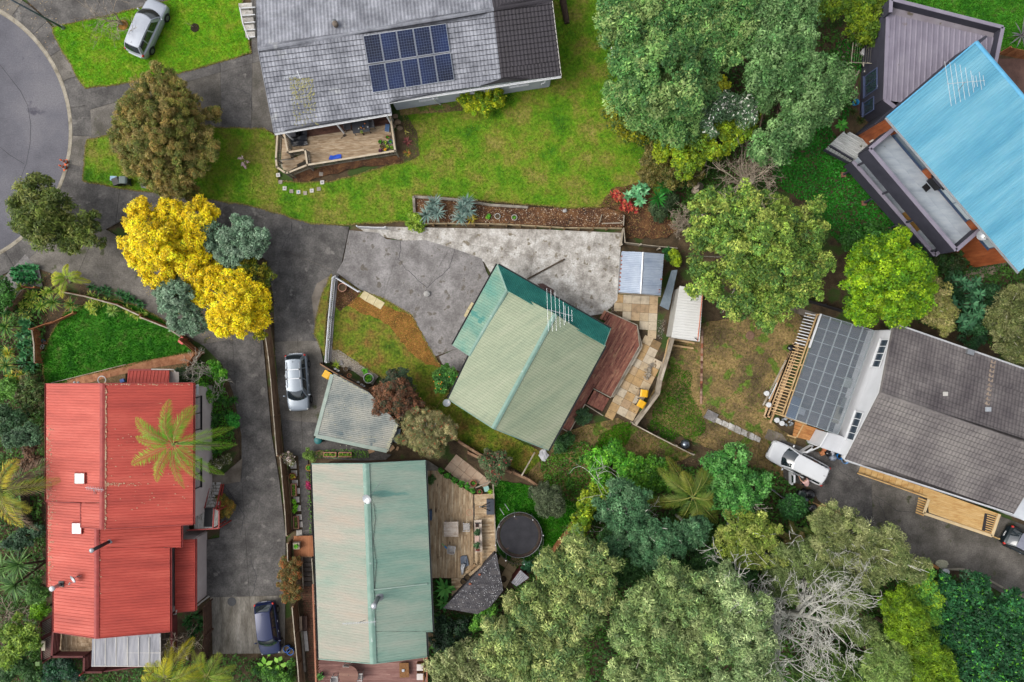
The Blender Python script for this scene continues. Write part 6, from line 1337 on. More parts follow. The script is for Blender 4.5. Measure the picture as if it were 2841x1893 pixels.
# ---- undergrowth mats
GR=[(70,138,30),(96,164,40),(52,112,30),(122,178,56)]
FOR=[(42,76,28),(62,104,36),(88,134,46)]
mat_cover('undergrowth',wob(WL('F',[(1210,1330),(1330,1170),(1400,1090),(1540,1060),(1780,1080),(1900,1180),(2150,1310),(2300,1370),(2500,1450),(2500,1650),(960,1650),(990,1480)]),1,.3),0,60,(.26,.14),FOR,'dark leafy undergrowth below the trees along the lower edge',hmax=.8)
mat_cover('undergrowth',wob(WL('F',[(1400,-40),(1960,-40),(1930,60),(1960,240),(1800,320),(1780,460),(1600,480),(1560,420),(1480,330),(1400,250)]),1,.3),0,45,(.22,.12),FOR,'dark leafy undergrowth below the big dark trees at the top',hmax=.6)
mat_cover('ground_cover',wob(WL('F',[(1770,330),(1900,280),(1985,390),(2140,590),(2060,640),(1930,560),(1860,480),(1780,420)]),.8,.2),0,170,(.15,.11),[(24,84,18),(36,116,24),(60,146,36)],'dense bright green ground cover below the lower deck of the blue roofed house',hmax=.25)
mat_cover('ground_cover',wob(WL('F',[(1920,100),(2010,60),(2000,120),(1960,200),(1945,280),(1910,260)]),.8,.2),0,120,(.15,.11),[(24,84,18),(36,116,24),(60,146,36)],'green ground cover between the dark trees and the flat roofed house',hmax=.3)
mat_cover('undergrowth',wob(WL('F',[(2130,600),(2420,560),(2420,860),(2350,830),(2180,760),(2100,740)]),1,.3),0,60,(.24,.12),FOR,'dark undergrowth between the blue roofed and the white house',hmax=.7)
mat_cover('undergrowth',wob(WL('F',[(-60,660),(100,640),(110,760),(100,900),(106,1568),(-60,1600)]),1,.3),0,55,(.24,.12),FOR,'dark undergrowth along the left edge beside the red roof',hmax=.6)
mat_cover('undergrowth',wob(WL('F',[(60,1480),(200,1520),(330,1530),(480,1510),(640,1505),(690,1650),(60,1650)]),1,.3),0,55,(.24,.12),FOR,'dark undergrowth along the bottom edge below the red house deck',hmax=.6)
mat_cover('undergrowth',wob(WL('F',[(450,830),(505,850),(535,930),(545,1020),(480,1070),(450,960)]),1,.1),.05,130,(.18,.09),GR,'low green planting between the red house and the drive',hmax=.5)
mat_cover('undergrowth',wob(WL('F',[(1240,1060),(1340,1010),(1420,1050),(1560,1050),(1500,1130),(1330,1180),(1250,1110)]),1,.3),0,90,(.18,.1),[(40,76,20),(64,112,26),(98,140,40)],'bright weeds and shrubs on the bank below the terrace',hmax=.5)
mat_cover('undergrowth',WL('tr',[(120,1150),(300,1150),(305,1340),(215,1440),(480,1530),(480,1640),(110,1640)]),0,90,(.2,.1),[(24,60,16),(44,96,24),(80,140,50)],'ferny greenery between the large deck and the green roofed house',hmax=.5)
mat_cover('undergrowth',wob(WL('t13',[(1040,1280),(1300,1150),(1700,1350),(1764,1600),(1250,1640),(1100,1480)]),1,.3),0,60,(.22,.12),FOR,'dark leaves on the bank under the bare leaning tree',hmax=.6)

# ---- trees, left to right
BROWN=[(122,118,52),(104,112,46),(142,118,60),(88,102,42),(150,132,78)]
tree('round_tree','large round brownish olive tree beside the turning circle','t11',[(1060,700,200),(1230,800,190),(960,850,190),(1000,1010,210),(1220,1000,220),(1130,1150,180),(880,960,120),(1330,940,110),(1140,600,120),(1100,900,230,4.1),(1330,1080,130),(1190,1240,110)],5.2,BROWN,(.20,.045),.36,1.5,trunk=.22,zc=.52,flat=.5,zr=.62)
tree('small_tree','dark olive tree overhanging the footpath at the turning circle','F',[(80,445,42),(60,490,40),(125,480,48),(120,535,48),(175,530,42),(215,540,30),(95,510,50,4.2),(160,555,26)],5.0,[(80,98,34),(100,116,44),(64,82,32),(120,124,60)],(.24,.08),.45,1.1,trunk=.13)
YEL=[(246,212,12),(252,222,24),(236,196,6),(254,228,48),(222,188,10)]
tree('yellow_tree','bright yellow flowering tree between the two driveways','F',[(335,515,45),(330,570,44),(365,620,44),(395,560,50),(400,500,36),(455,500,40),(440,550,40),(450,610,44),(490,650,46),(540,660,48),(580,690,42),(560,735,40),(510,740,36),(595,735,28),(470,680,30),(540,710,48,4.1),(360,560,50,4.1)],4.8,YEL,(.14,.07),.34,1.5,base=(440,600),trunk=.2,flat=.75,tipcol=[(110,124,20),(84,104,24)],tipf=.12,low=-.1,jit=.28,thin=1)
chips('fallen_petals',wob(WL('F',[(280,500),(330,660),(470,780),(600,790),(640,700),(560,600),(480,480),(380,460)]),.6,.3),ZP+.004,14,.035,[(230,190,20),(246,210,60),(190,150,40)],'fallen yellow petals on the drives round the yellow tree','petals')
tree('shaded_tree','dark green and yellow foliage behind the bright yellow tree','F',[(560,620,36),(595,640,34),(600,690,30),(470,590,30),(600,770,14),(430,530,30)],3.6,[(96,108,14),(60,82,18),(150,140,14)],(.14,.07),.4,1.2,trunk=.1,cat='tree')
SILV=[(116,144,116),(98,128,100),(136,158,132),(84,112,84)]
tree('silver_tree','silver green tree above the yellow tree by the drive','F',[(485,528,24),(520,545,26),(530,590,36),(565,570,30),(560,525,26),(598,548,26),(480,560,20)],4.6,SILV,(.15,.09),.34,1.4,trunk=.11,bark=bark_p,thin=1,sparse=.08)
tree('silver_tree','silver green tree below the yellow tree beside the fence corner','F',[(392,655,30),(395,695,34),(420,730,34),(450,745,28),(440,700,30),(410,680,36,3.8)],4.2,SILV,(.15,.09),.34,1.5,trunk=.11,bark=bark_p)
tree('shrub','bronze brown shrub overhanging the carport','t22',[(900,1160,90),(980,1240,110),(1080,1220,80),(880,1240,80),(1000,1150,90,2.7)],3.2,[(112,74,52),(138,92,64),(84,60,44),(58,66,44)],(.13,.06),.3,1.4,trunk=.08,cat='shrub')
tree('shrub','dark green shrub beside the bronze shrub in the central garden','t22',[(1000,1060,80),(950,1080,60),(1040,1110,60)],3.4,[(44,66,44),(60,84,58),(84,70,56)],(.13,.06),.3,1.3,trunk=.08,cat='shrub')
tree('bottlebrush_tree','olive bottlebrush tree with red flowers below the carport','t22',[(1120,1340,100),(1200,1420,120),(1290,1380,90),(1130,1450,100),(1220,1500,90),(1340,1420,60)],3.6,[(136,130,84),(112,116,68),(160,150,106),(92,100,56)],(.18,.03),.34,1.5,trunk=.1,bark=bark_p,tipcol=[(200,60,50)],tipf=.03,thin=3)
ct=tree('citrus_tree','small citrus tree with orange fruit against the central house','t22',[(1290,1040,55),(1350,1060,55),(1300,1110,50),(1330,1010,45)],2.2,[(44,92,34),(62,112,40),(84,130,50)],(.16,.08),.3,1.4,trunk=.07)
for i in range(14):a=RU(0,6.28);r=RU(.3,1.15);c=W('t22',1318,1060,1.7);MB().ball(c+Vec((r*cos(a),r*sin(a),.55-.4*r)),.055,8,5).make('fruit',solid('orange_fruit',(236,150,24),.4),ct,True)
DG=[(72,118,58),(92,136,68),(56,98,50),(116,152,80),(136,158,92)]
tree('broad_tree','large dark green tree nearest the upper lawn','F',[(1440,90,60),(1420,40,45),(1500,60,60),(1480,190,70),(1540,160,70),(1540,230,76),(1450,230,56),(1590,200,60),(1500,270,50),(1560,290,46),(1440,150,40),(1520,180,90,7.6)],8.5,DG,(.20,.11),.62,1.25,trunk=.35,base=(1590,190))
tree('broad_tree','dark green tree at the top edge behind the nearest one','F',[(1580,40,60),(1650,30,60),(1620,90,60),(1690,80,56),(1640,130,46),(1570,110,40)],9.0,DG,(.20,.11),.62,1.25,trunk=.3)
tree('broad_tree','dark green tree with grey green crown left of the flat roofed house','F',[(1790,40,60),(1830,20,50),(1760,110,56),(1820,120,56),(1880,180,56),(1920,210,44),(1860,240,60),(1800,190,56),(1750,180,40),(1820,290,50),(1770,340,44),(1740,30,40)],9.0,[(98,134,78),(80,118,62),(122,154,96),(62,100,52)],(.20,.11),.62,1.25,trunk=.32)
tree('flowering_tree','tree dotted with white blossom among the dark green crowns','F',[(1600,250,36),(1650,240,40),(1700,255,36),(1610,290,30)],7.6,[(86,116,80),(70,100,66),(104,130,94)],(.18,.1),.5,1.3,tipcol=[(232,232,216)],tipf=.14,trunk=.15)
tree('flowering_tree','small yellow leaved patch of tree between the dark crowns','F',[(1625,195,24),(1655,198,20)],8.2,[(150,150,20),(120,130,24)],(.16,.09),.4,1.2,trunk=.1)
tree('lime_tree','yellow green leaning tree below the blossoming tree','F',[(1545,335,44),(1600,325,46),(1650,320,46),(1695,290,38),(1725,275,22),(1580,375,34)],6.4,[(126,150,24),(104,136,30),(152,166,30),(78,112,34)],(.16,.10),.42,1.4,trunk=.16)
tree('shrub','orange tinged dark shrub at the edge of the upper lawn','F',[(1415,265,26),(1435,290,28),(1465,310,26),(1490,320,24)],3.0,[(54,82,30),(74,100,32),(140,140,24)],(.18,.09),.4,1.2,trunk=.08,cat='shrub')
tree('shrub','brown green shrub beneath the yellow green leaning tree','F',[(1510,360,34),(1540,400,30),(1580,405,30),(1490,390,26)],3.6,[(96,92,40),(74,84,34),(116,104,56)],(.18,.08),.4,1.2,trunk=.1,cat='shrub')
tree('broad_tree','wide mid green tree over the white shed','F',[(1640,500,60),(1700,480,60),(1760,510,66),(1840,540,60),(1870,600,46),(1640,580,66),(1720,590,76),(1800,620,66),(1690,680,60),(1770,690,54),(1620,650,44),(1840,660,44),(1730,560,90,6.6),(1610,540,40)],7.6,[(106,138,54),(84,120,48),(132,156,60),(154,166,76),(70,104,46)],(.19,.11),.58,1.2,trunk=.28,bark=bark_p,thin=0,sparse=.24,jit=.3)
tree('lime_tree','rounded bright lime green tree beside the grey tiled white house','F',[(2000,600,50),(2050,590,54),(2090,620,50),(1980,660,46),(2040,660,60),(1990,710,42),(2060,715,40),(2100,670,46),(2040,640,80,6.2)],7.0,[(112,150,16),(92,138,20),(138,166,24),(66,112,22)],(.17,.10),.48,1.5,trunk=.2,sparse=.1)
tree('olive_tree','dry olive tinted tree right of the lime green tree','F',[(2120,700,36),(2150,680,34),(2160,720,32),(2120,650,26),(2170,745,22)],6.0,[(136,134,70),(112,122,56),(156,146,96)],(.15,.08),.4,1.3,trunk=.14,bark=bark_p,thin=2)
tree('shrub','dark shrub under the corner of the lower deck','F',[(1960,555,30),(2010,545,30),(2110,590,26)],2.4,[(40,84,28),(58,106,34)],(.17,.1),.4,1.2,trunk=.07,cat='shrub')
tree('shrub','dark green hedge plants under the blue roofed house','F',[(2150,600,26),(2190,610,26),(2230,600,22)],1.6,[(30,62,26),(44,82,34),(62,70,40)],(.16,.09),.4,1.2,trunk=.05,cat='shrub')
tree('shrub','bright yellow green hedge bush left of the flat roofed house','F',[(1900,20,36),(1950,10,40),(2000,25,44),(2040,15,34),(1985,70,36),(2030,60,26)],3.0,[(118,138,24),(86,118,26),(64,98,24)],(.17,.09),.42,1.3,trunk=.08,cat='shrub')
tree('olive_tree','twiggy olive tree at the right edge above the grey tiles','F',[(2330,690,40),(2350,750,44),(2310,780,34),(2370,700,44),(2340,810,34),(2290,740,30)],6.0,[(104,110,60),(126,128,84),(80,92,46)],(.17,.06),.45,1.1,trunk=.14,bark=bark_p,thin=2)
for o_,(x,y)in zip('first second third fourth fifth sixth seventh eighth ninth tenth eleventh twelfth thirteenth fourteenth fifteenth sixteenth seventeenth eighteenth nineteenth twentieth twenty-first twenty-second twenty-third twenty-fourth'.split(),sorted((RU(2185,2265),RU(640,770))for _ in range(24))):
    rosette('loquat_shoot',o_+' star shaped leaf whorl from the left in the thicket above the grey tiles','F',[(x,y)],12,.62,.17,[(52,96,62),(70,116,78),(40,80,52)],'shrub','leaf whorls of the thicket beside the grey tiled roof',RU(2.0,3.6),(5,50),.4,stem=.03)
tree('shrub','dark shrub behind the star leaved thicket','F',[(2190,650,30),(2210,710,36),(2240,760,36),(2260,680,30)],2.2,[(34,70,40),(46,86,48)],(.2,.1),.45,1.1,trunk=.08,cat='shrub')
tree('shrub','rounded yellow green bush against the solar panel house','t12',[(1480,660,70),(1560,680,80),(1640,670,75),(1500,720,60),(1590,720,60)],1.8,[(154,168,20),(112,146,24),(182,186,34),(74,116,24)],(.15,.08),.3,1.5,trunk=.06,cat='shrub')
# lower wood
EU=[(148,162,92),(124,144,80),(170,176,110),(100,126,70),(86,114,66)]
def big(label,lobes,h,cols=EU,**kw):return tree('gum_tree',label,'F',lobes,h,cols,(.24,.07),.6,1.35,trunk=.32,bark=bark_p,thin=0,flat=.35,jit=.3,**kw)
big('tall olive green gum tree with yellowish crown at the bottom centre',[(1270,1300,46),(1330,1270,50),(1380,1310,46),(1300,1360,60),(1220,1400,60),(1180,1450,60),(1270,1440,64),(1340,1400,56),(1210,1520,60),(1290,1520,60),(1140,1500,44),(1380,1360,40),(1260,1580,50)],10.5)
big('tall grey green gum tree second from the left at the bottom',[(1480,1380,54),(1550,1340,50),(1450,1440,54),(1530,1430,66),(1600,1400,56),(1480,1510,60),(1560,1510,60),(1440,1560,50),(1620,1460,50),(1540,1590,50)],11.0,[(138,158,94),(158,172,112),(112,138,80),(92,120,70)])
big('tall grey green gum tree at the bottom right of the wood',[(1660,1350,46),(1700,1400,54),(1650,1450,50),(1720,1470,56),(1680,1530,56),(1740,1550,46),(1640,1580,50),(1740,1400,36)],11.0,[(142,162,104),(162,178,124),(118,144,90),(98,126,80)])
big('low dull green gum tree against the green roofed house corner',[(1020,1540,40),(1080,1520,46),(1110,1560,44),(1050,1580,40),(1120,1490,30)],6.0,[(136,146,92),(112,128,78),(158,162,112)])
DB=[(62,104,66),(80,122,80),(50,86,54),(98,134,92)]
tree('dark_tree','dark blue green tree with pale lichen branches in the wood','F',[(1425,1130,34),(1400,1170,34),(1455,1160,44),(1440,1210,40),(1500,1230,44),(1540,1250,40),(1490,1270,40),(1420,1255,30)],7.6,DB,(.16,.09),.45,1.25,trunk=.2,bark=lichen_w,thin=2,sparse=.12)
tree('dark_tree','small round dark blue green tree in the wood','F',[(1590,1235,32),(1605,1215,28),(1575,1220,26)],7.0,DB,(.16,.09),.4,1.35,trunk=.12,bark=lichen_w)
tree('dark_tree','deeply shaded tree between the gum trees and the lichen tree','F',[(1480,1320,40),(1540,1310,40),(1620,1300,44),(1660,1270,40),(1440,1300,40),(1700,1300,36),(1420,1240,40)],5.0,[(58,100,46),(76,118,58),(46,82,40)],(.2,.08),.5,1.15,trunk=.18)
tree('shrub','bright green shrub on the bank below the terrace','F',[(1370,1060,30),(1410,1040,28),(1440,1075,34),(1380,1095,26)],2.6,GR,(.17,.1),.4,1.3,trunk=.08,cat='shrub')
tree('shrub','bright leafy shrub between the bank and the feather palm','F',[(1475,1090,34),(1510,1080,28),(1480,1120,30),(1530,1110,22)],2.8,[(72,126,30),(98,146,36),(54,100,28)],(.17,.1),.4,1.3,trunk=.08,cat='shrub')
tree('shrub','yellow green shrub beside the orange paling fence','F',[(1350,1150,24),(1340,1190,26),(1330,1215,22),(1375,1130,22)],2.6,[(120,150,26),(90,130,30),(150,164,40)],(.17,.1),.36,1.3,trunk=.07,cat='shrub')
tree('glossy_tree','glossy green tree with bare pale branch right of the feather palm','F',[(1650,1070,36),(1690,1050,30),(1680,1110,44),(1730,1120,40),(1650,1140,36),(1700,1160,36)],6.2,[(62,122,48),(84,142,60),(44,96,38),(104,154,80)],(.2,.11),.44,1.25,trunk=.16,bark=bark_p,sparse=.06)
tree('kowhai_tree','yellow green twiggy tree below the glossy tree','F',[(1690,1210,40),(1740,1220,44),(1710,1260,44),(1760,1270,36),(1670,1250,30)],7.0,[(130,148,52),(108,132,50),(150,158,80)],(.14,.07),.4,1.15,trunk=.14,bark=lichen_w,thin=3,sparse=.18)
tree('shrub','rounded dark green bush beside the rubbish bags','wc',[(560,1250,150),(680,1230,140),(600,1360,140),(480,1330,120),(700,1360,110)],2.6,[(48,96,44),(66,120,54),(36,74,36)],(.17,.1),.36,1.35,trunk=.08,cat='shrub')
tree('silver_olive_tree','grey olive tree with lichen twigs below the timber stack','F',[(1900,1200,40),(1950,1215,44),(2000,1250,44),(1930,1260,40),(2050,1280,44),(2090,1310,36),(1990,1310,40),(2040,1240,34),(1890,1250,30)],7.5,[(134,142,84),(112,124,70),(156,160,108),(92,108,58)],(.18,.05),.5,1.2,trunk=.18,bark=lichen_w,thin=3,sparse=.1)
tree('silver_olive_tree','grey green tree mixed into the bare white tree','F',[(1800,1290,40),(1850,1280,40),(1900,1330,44),(1960,1360,40),(1930,1410,40),(1980,1450,36),(1800,1340,36)],7.0,[(108,126,70),(130,144,88),(88,108,58)],(.18,.05),.5,1.1,trunk=.16,bark=lichen_w,thin=2,sparse=.12)
tree('conifer','feathery yellow green conifer at the bottom right','F',[(2060,1380,36),(2090,1420,40),(2060,1440,34),(2110,1470,44),(2140,1520,44),(2100,1540,40),(2160,1560,40)],8.0,[(96,128,16),(74,108,18),(118,146,26)],(.2,.05),.42,1.5,trunk=.18)
tree('conifer','rounded feathery pale green tree left of the yellow green conifer','F',[(2020,1490,40),(2050,1510,40),(2010,1530,36),(2060,1545,30)],8.0,[(112,138,66),(92,120,56),(132,150,84)],(.2,.06),.42,1.5,trunk=.16)
tree('shrub','soft light green tree above the yellow green conifer','F',[(2090,1340,30),(2120,1330,30),(2130,1370,32),(2140,1410,26),(2105,1370,26)],6.0,[(92,150,52),(116,168,64),(72,128,52),(150,180,40)],(.15,.08),.4,1.4,trunk=.1,cat='tree')
tree('glossy_tree','wide glossy dark green thicket at the bottom right corner','F',[(2190,1370,40),(2240,1350,36),(2200,1430,50),(2260,1410,50),(2320,1400,40),(2290,1470,56),(2220,1500,54),(2340,1460,44),(2280,1540,54),(2210,1560,44),(2350,1530,50),(2180,1460,40)],5.5,[(36,84,46),(48,104,56),(28,68,38)],(.22,.12),.5,1.25,trunk=.2,tipcol=[(96,160,40),(70,140,44)],tipf=.09)
tree('shrub','dark shrubs filling the gap at the bottom edge beside the bare tree','F',[(1960,1540,40),(1900,1520,36),(1930,1570,36),(2000,1580,36),(1840,1550,30)],4.0,[(70,100,36),(52,82,30),(96,120,50)],(.18,.08),.45,1.2,trunk=.1,cat='shrub')
tree('dark_tree','dark grey green tree beside the trampoline','t33',[(260,280,80),(340,310,80),(280,370,70),(350,380,60)],3.4,[(74,86,58),(92,102,74),(58,70,46)],(.13,.05),.36,1.4,trunk=.1)
tree('flowering_tree','small tree with magenta flowers above the large deck','t32',[(1600,60,70),(1660,110,70),(1690,50,60),(1640,160,50)],2.8,[(66,92,52),(84,106,66),(100,96,72)],(.13,.06),.32,1.2,trunk=.07,tipcol=[(170,20,70),(196,40,60)],tipf=.05,thin=1)
tree('shrub','green shrub at the corner of the shingled hut','t33',[(150,770,34),(165,790,28)],1.4,[(50,104,70),(66,124,84)],(.14,.08),.3,1.3,trunk=.05,cat='shrub')
tree('shrub','light green shrub below the shingled hut','t32',[(1580,1110,60),(1540,1160,60),(1620,1080,40)],3.0,[(84,140,40),(106,158,52),(60,110,34)],(.16,.09),.38,1.3,trunk=.07,cat='shrub')
tree('shrub','very dark shrub between the green roof and the gum trees','t32',[(1300,1200,70),(1360,1260,80),(1270,1300,60),(1430,1200,60)],2.6,[(22,44,26),(32,58,34)],(.2,.1),.42,1.2,trunk=.08,cat='shrub')
tree('hedge','clipped rust and green hedge above the blue car','t32',[(225,750,42,1.0),(285,760,44,1.0),(225,830,44,1.0),(290,840,44,1.0),(230,910,44,1.0),(290,920,44,1.0),(240,985,40,1.0),(295,985,38,1.0)],1.5,[(124,96,46),(150,84,42),(96,98,50),(112,112,64)],(.08,.045),.25,1.5,trunk=.05,limbs=False,cat='hedge',part='foliage')
tree('shrub','rust coloured rounded bush beside the side stairs','t31',[(1510,330,40,.8),(1550,360,42,.8),(1510,400,42,.8),(1540,410,34,.8)],1.4,[(146,108,40),(120,106,40),(92,98,40)],(.08,.045),.22,1.5,trunk=.04,cat='shrub')
for lb,lo,cl in(('green shrub at the top right corner of the red house planting',[(1470,985,50),(1510,1030,46)],GR),('dark shrub beside the red porch roof',[(1260,1040,50),(1290,1080,40),(1230,1010,40)],[(52,76,44),(70,92,56)]),('glossy green shrub in the red house planting',[(1380,1130,46),(1420,1180,40),(1360,1090,36)],GR),('bright green bush at the edge of the drive',[(1580,1330,40),(1600,1360,30)],[(46,120,40),(66,146,50)])):
    tree('shrub',lb,'t21',lo,1.6,cl,(.14,.08),.3,1.3,trunk=.05,cat='shrub')
tree('shrub','flowering shrub with pale blossom beside the red house wall','t31',[(1430,100,40),(1480,80,40),(1530,60,36),(1410,130,26)],1.0,[(86,96,52),(110,112,70)],(.1,.05),.28,1.3,trunk=.04,cat='shrub',tipcol=[(226,214,196)],tipf=.14)
tree('shrub','pink flowering shrub at the start of the stepping stones','t32',[(225,45,34),(260,60,34),(245,30,26)],1.2,[(120,112,80),(96,104,60)],(.09,.05),.25,1.3,trunk=.04,cat='shrub',tipcol=[(236,208,204)],tipf=.3)
tree('shrub','light green shrub between driveway and green roof corner','t32',[(385,20,36),(400,40,26)],1.2,[(110,136,60),(84,112,44)],(.1,.05),.25,1.3,trunk=.04,cat='shrub')
for lb,v,lo,h,cl in(('blue green tree left of the red roof','le',[(120,250,55),(170,220,45),(70,270,50),(190,270,36)],4.5,[(74,104,72),(92,122,88),(56,84,58)]),('dark green tree at the left edge','le',[(30,130,50),(60,180,50),(100,150,40),(20,210,40)],4.0,[(44,74,44),(60,92,54)]),('reddish brown shrub left of the red roof','le',[(170,330,40),(150,400,40),(190,380,30)],2.6,[(120,88,68),(96,76,56)]),('dark shrub beside the shaded paling fence','le',[(130,790,50),(80,830,50),(200,760,36)],2.6,[(48,76,52),(62,92,64)]),('soft green tree left of the vent pipe','le',[(190,1050,40),(210,1110,44),(170,1100,36)],3.4,[(92,132,58),(70,110,50)]),('lime green bush beside the latticed balcony','le',[(220,1180,40),(200,1210,34)],2.6,[(96,150,26),(122,168,34)]),('yellow green tree at the lower left edge','le',[(60,1290,60),(120,1330,60),(170,1300,44),(90,1380,60),(180,1360,44),(40,1440,50)],4.6,[(110,142,40),(84,120,38),(132,154,60)]),('blue green bush at the bottom left below the deck','rd',[(200,780,100),(340,720,110),(420,800,110),(280,860,110),(500,880,90),(160,900,90)],2.4,[(40,66,52),(56,86,66),(30,90,44)]),('dark green bush in the bottom left corner','le',[(60,1500,50),(130,1490,44),(180,1530,40),(30,1540,40)],3.0,[(50,84,40),(66,104,50)]),('dense green bush in the top left of the red house garden','t21',[(20,440,60),(30,500,60),(10,570,50)],2.6,[(46,92,34),(66,118,40)]),('light green bush left of the red roof corner','t21',[(60,1120,60),(30,1160,50),(90,1160,40)],2.2,[(84,134,46),(106,152,60)]),('dark mixed shrub along the fence left of the red roof','t21',[(210,1080,60),(250,1140,60),(180,1170,60),(260,1230,50),(200,1240,50)],2.0,[(60,92,40),(84,106,50),(100,96,60)])):
    tree('shrub' if h<4 else 'garden_tree',lb,v,lo,h,cl,(.18,.09),.4,1.25,trunk=.08,cat='shrub' if h<4 else 'tree')
tree('shrub','climbing green shrub spilling over the retaining wall','rw',[(50,230,40,.7),(90,270,44,.6),(40,300,44,.4),(100,320,30,.3)],1.0,[(120,150,40),(96,132,40),(146,166,60)],(.16,.1),.25,1.1,trunk=.03,cat='shrub',limbs=False)
tree('shrub','yellow green bush beside the metal shed','t23',[(1160,240,46),(1150,200,34)],1.7,[(150,172,30),(120,150,34)],(.13,.07),.28,1.4,trunk=.04,cat='shrub')
tree('shrub','dark green bush at the corner of the retaining wall','t23',[(1110,220,30),(1100,190,26)],1.2,[(44,96,44),(60,116,54)],(.13,.07),.28,1.3,trunk=.04,cat='shrub')
tree('shrub','dark green bush below the corner of the central deck','pt',[(200,1450,80),(270,1430,60),(180,1510,60)],1.2,[(40,76,36),(58,96,44)],(.13,.07),.28,1.3,trunk=.05,cat='shrub')
tree('shrub','small green bush under the red end of the central deck','pt',[(400,1180,50),(380,1240,50),(450,1220,40)],.9,[(56,86,56),(72,106,60)],(.12,.06),.28,1.3,trunk=.04,cat='shrub')
tree('shrub','dark heather bush on the bank beside the bare tan shrub','rw',[(1950,160,60),(2020,130,60),(1980,220,50),(2080,90,50)],1.4,[(52,72,44),(70,90,56)],(.12,.05),.32,1.2,trunk=.05,cat='shrub')
tree('sapling','leafy climber strip along the edge of the large deck','tr',[(200,60,26,.6),(260,110,28,.6),(330,150,26,.6),(400,190,30,.6),(460,220,28,.6),(510,260,24,.6)],.8,[(70,140,40),(96,164,50),(50,110,36)],(.12,.07),.2,1.3,trunk=.03,limbs=False,cat='shrub')
tree('shrub','round clipped bush against the green roofed house on the deck','tr',[(95,150,42,.7)],1.2,[(66,96,48),(84,110,58)],(.08,.04),.2,1.5,trunk=.04,cat='shrub',limbs=False)
# bare trees
twig_tree('bare_tree','bare pale tree leaning over the top left lawn',W('t11',835,168),[W('t11',480,60,4.2),W('t11',620,-40,4.6),W('t11',690,60,3.4)],bark_t,.09,4,.5,seed=2,kids=3)
twig_tree('bare_tree','bare tan tree with a leaning trunk above the wide green tree',W('t13',1730,1350,.3),[W('t13',1500,1100,5.0),W('t13',1400,1040,5.4),W('t13',1620,1060,5.4),W('t13',1380,1180,4.6)],bark_t,.17,5,.6,seed=5,kids=3)
twig_tree('bare_tree','bare tangle of tan twigs on the upper bank',W('t13',1210,1500),[W('t13',1130,1480,1.6),W('t13',1200,1430,1.8),W('t13',1270,1500,1.6),W('t13',1180,1560,1.4)],bark_t,.06,4,.7,seed=6,cat='shrub',kids=4)
twig_tree('bare_tree','big bare white lichen tree at the bottom right',W('t34',90,1090,.2),[W('t34',250,960,7.0),W('t34',60,1250,7.0),W('t34',420,1090,7.4),W('t34',480,960,7.4),W('t34',250,1350,7.4),W('t34',420,1250,7.0),W('t34',30,950,7),W('t34',130,1400,7)],lichen_w,.24,5,.5,seed=8,kids=3,fine=.018,reach=.68)
twig_tree('bare_tree','lichen covered bare twigs over the grey olive tree',W('t34',560,760,.2),[W('t34',620,560,7.6),W('t34',780,600,7.6),W('t34',850,800,7.4),W('t34',500,680,7.4),W('t34',300,700,7.4),W('t34',260,850,7.0)],lichen_w,.12,4,.45,seed=9,kids=3,fine=.014,reach=.42)
twig_tree('bare_tree','pale lichen limbs showing in the dark wood',W('t33',850,480,.2),[W('t33',620,400,7.6),W('t33',780,330,7.8),W('t33',900,420,7.6),W('t33',1080,590,7.6),W('t33',760,450,7.8)],lichen_w,.09,3,.5,seed=12,kids=3,fine=.02,reach=.42)
twig_tree('bare_tree','pale bare limbs in the glossy green tree',W('t33',1640,300,.2),[W('t33',1720,300,6.6),W('t33',1620,370,6.4),W('t33',1520,180,6.4),W('t33',1700,400,6.4)],bark_p,.08,3,.5,seed=13,kids=3,fine=.018,reach=.4)
twig_tree('bare_tree','small bare tree beside the red house by the drive',W('t21',1440,1050),[W('t21',1300,960,2.6),W('t21',1380,930,2.8),W('t21',1470,1150,2.2),W('t21',1440,1000,2.6)],bark_p,.06,4,.5,seed=15,kids=3)
twig_tree('bare_tree','bare fan of twigs below the red house lean-to',W('t31',1280,1420),[W('t31',1230,1310,2.6),W('t31',1330,1280,2.8),W('t31',1360,1340,2.6)],bark_t,.06,4,.55,seed=16,kids=3)
twig_tree('bare_tree','bare sapling in a mulch ring on the top left lawn',W('t11',1325,190),[W('t11',1280,130,1.2),W('t11',1290,150,1.0)],bark_t,.02,2,.3,seed=17,kids=2,fine=.006,cat='sapling')
twig_tree('bare_tree','young magnolia with a pink flower on the lawn',W('t11',1680,1110),[W('t11',1600,1050,1.2),W('t11',1640,1060,1.0)],bark_t,.025,2,.4,seed=18,kids=2,fine=.008,cat='sapling',leafcol=[(232,190,200),(240,214,220)],lsig=.05)
twig_tree('bare_tree','grey twiggy shrub at the lower left edge',W('le',40,1200),[W('le',20,1150,2.6),W('le',90,1190,2.6),W('le',60,1240,2.4),W('le',120,1250,2.2)],bark_t,.06,4,.6,seed=19,kids=3,cat='shrub')
twig_tree('bare_tree','pale twigs in the wide green tree over the white shed',W('F',1770,640,.2),[W('F',1800,600,7.4),W('F',1840,640,7.2),W('F',1760,590,7.4)],bark_p,.08,3,.45,seed=20,kids=3,fine=.014,reach=.4)
mr=MB().lathe(W('t11',1325,190,LZ),[(.36,0),(.36,.04),(.05,.06)],14).lone('mulch_ring',M('dark_mulch',[(34,24,18),(54,38,28)],scale=8,rough=.95),'dark mulch ring round the bare sapling','mulch');MB().lathe(W('t11',838,170,LZ),[(.42,0),(.42,.03),(.05,.05)],14).lone('mulch_ring',mulch_m,'orange mulch ring at the foot of the bare leaning tree','mulch')
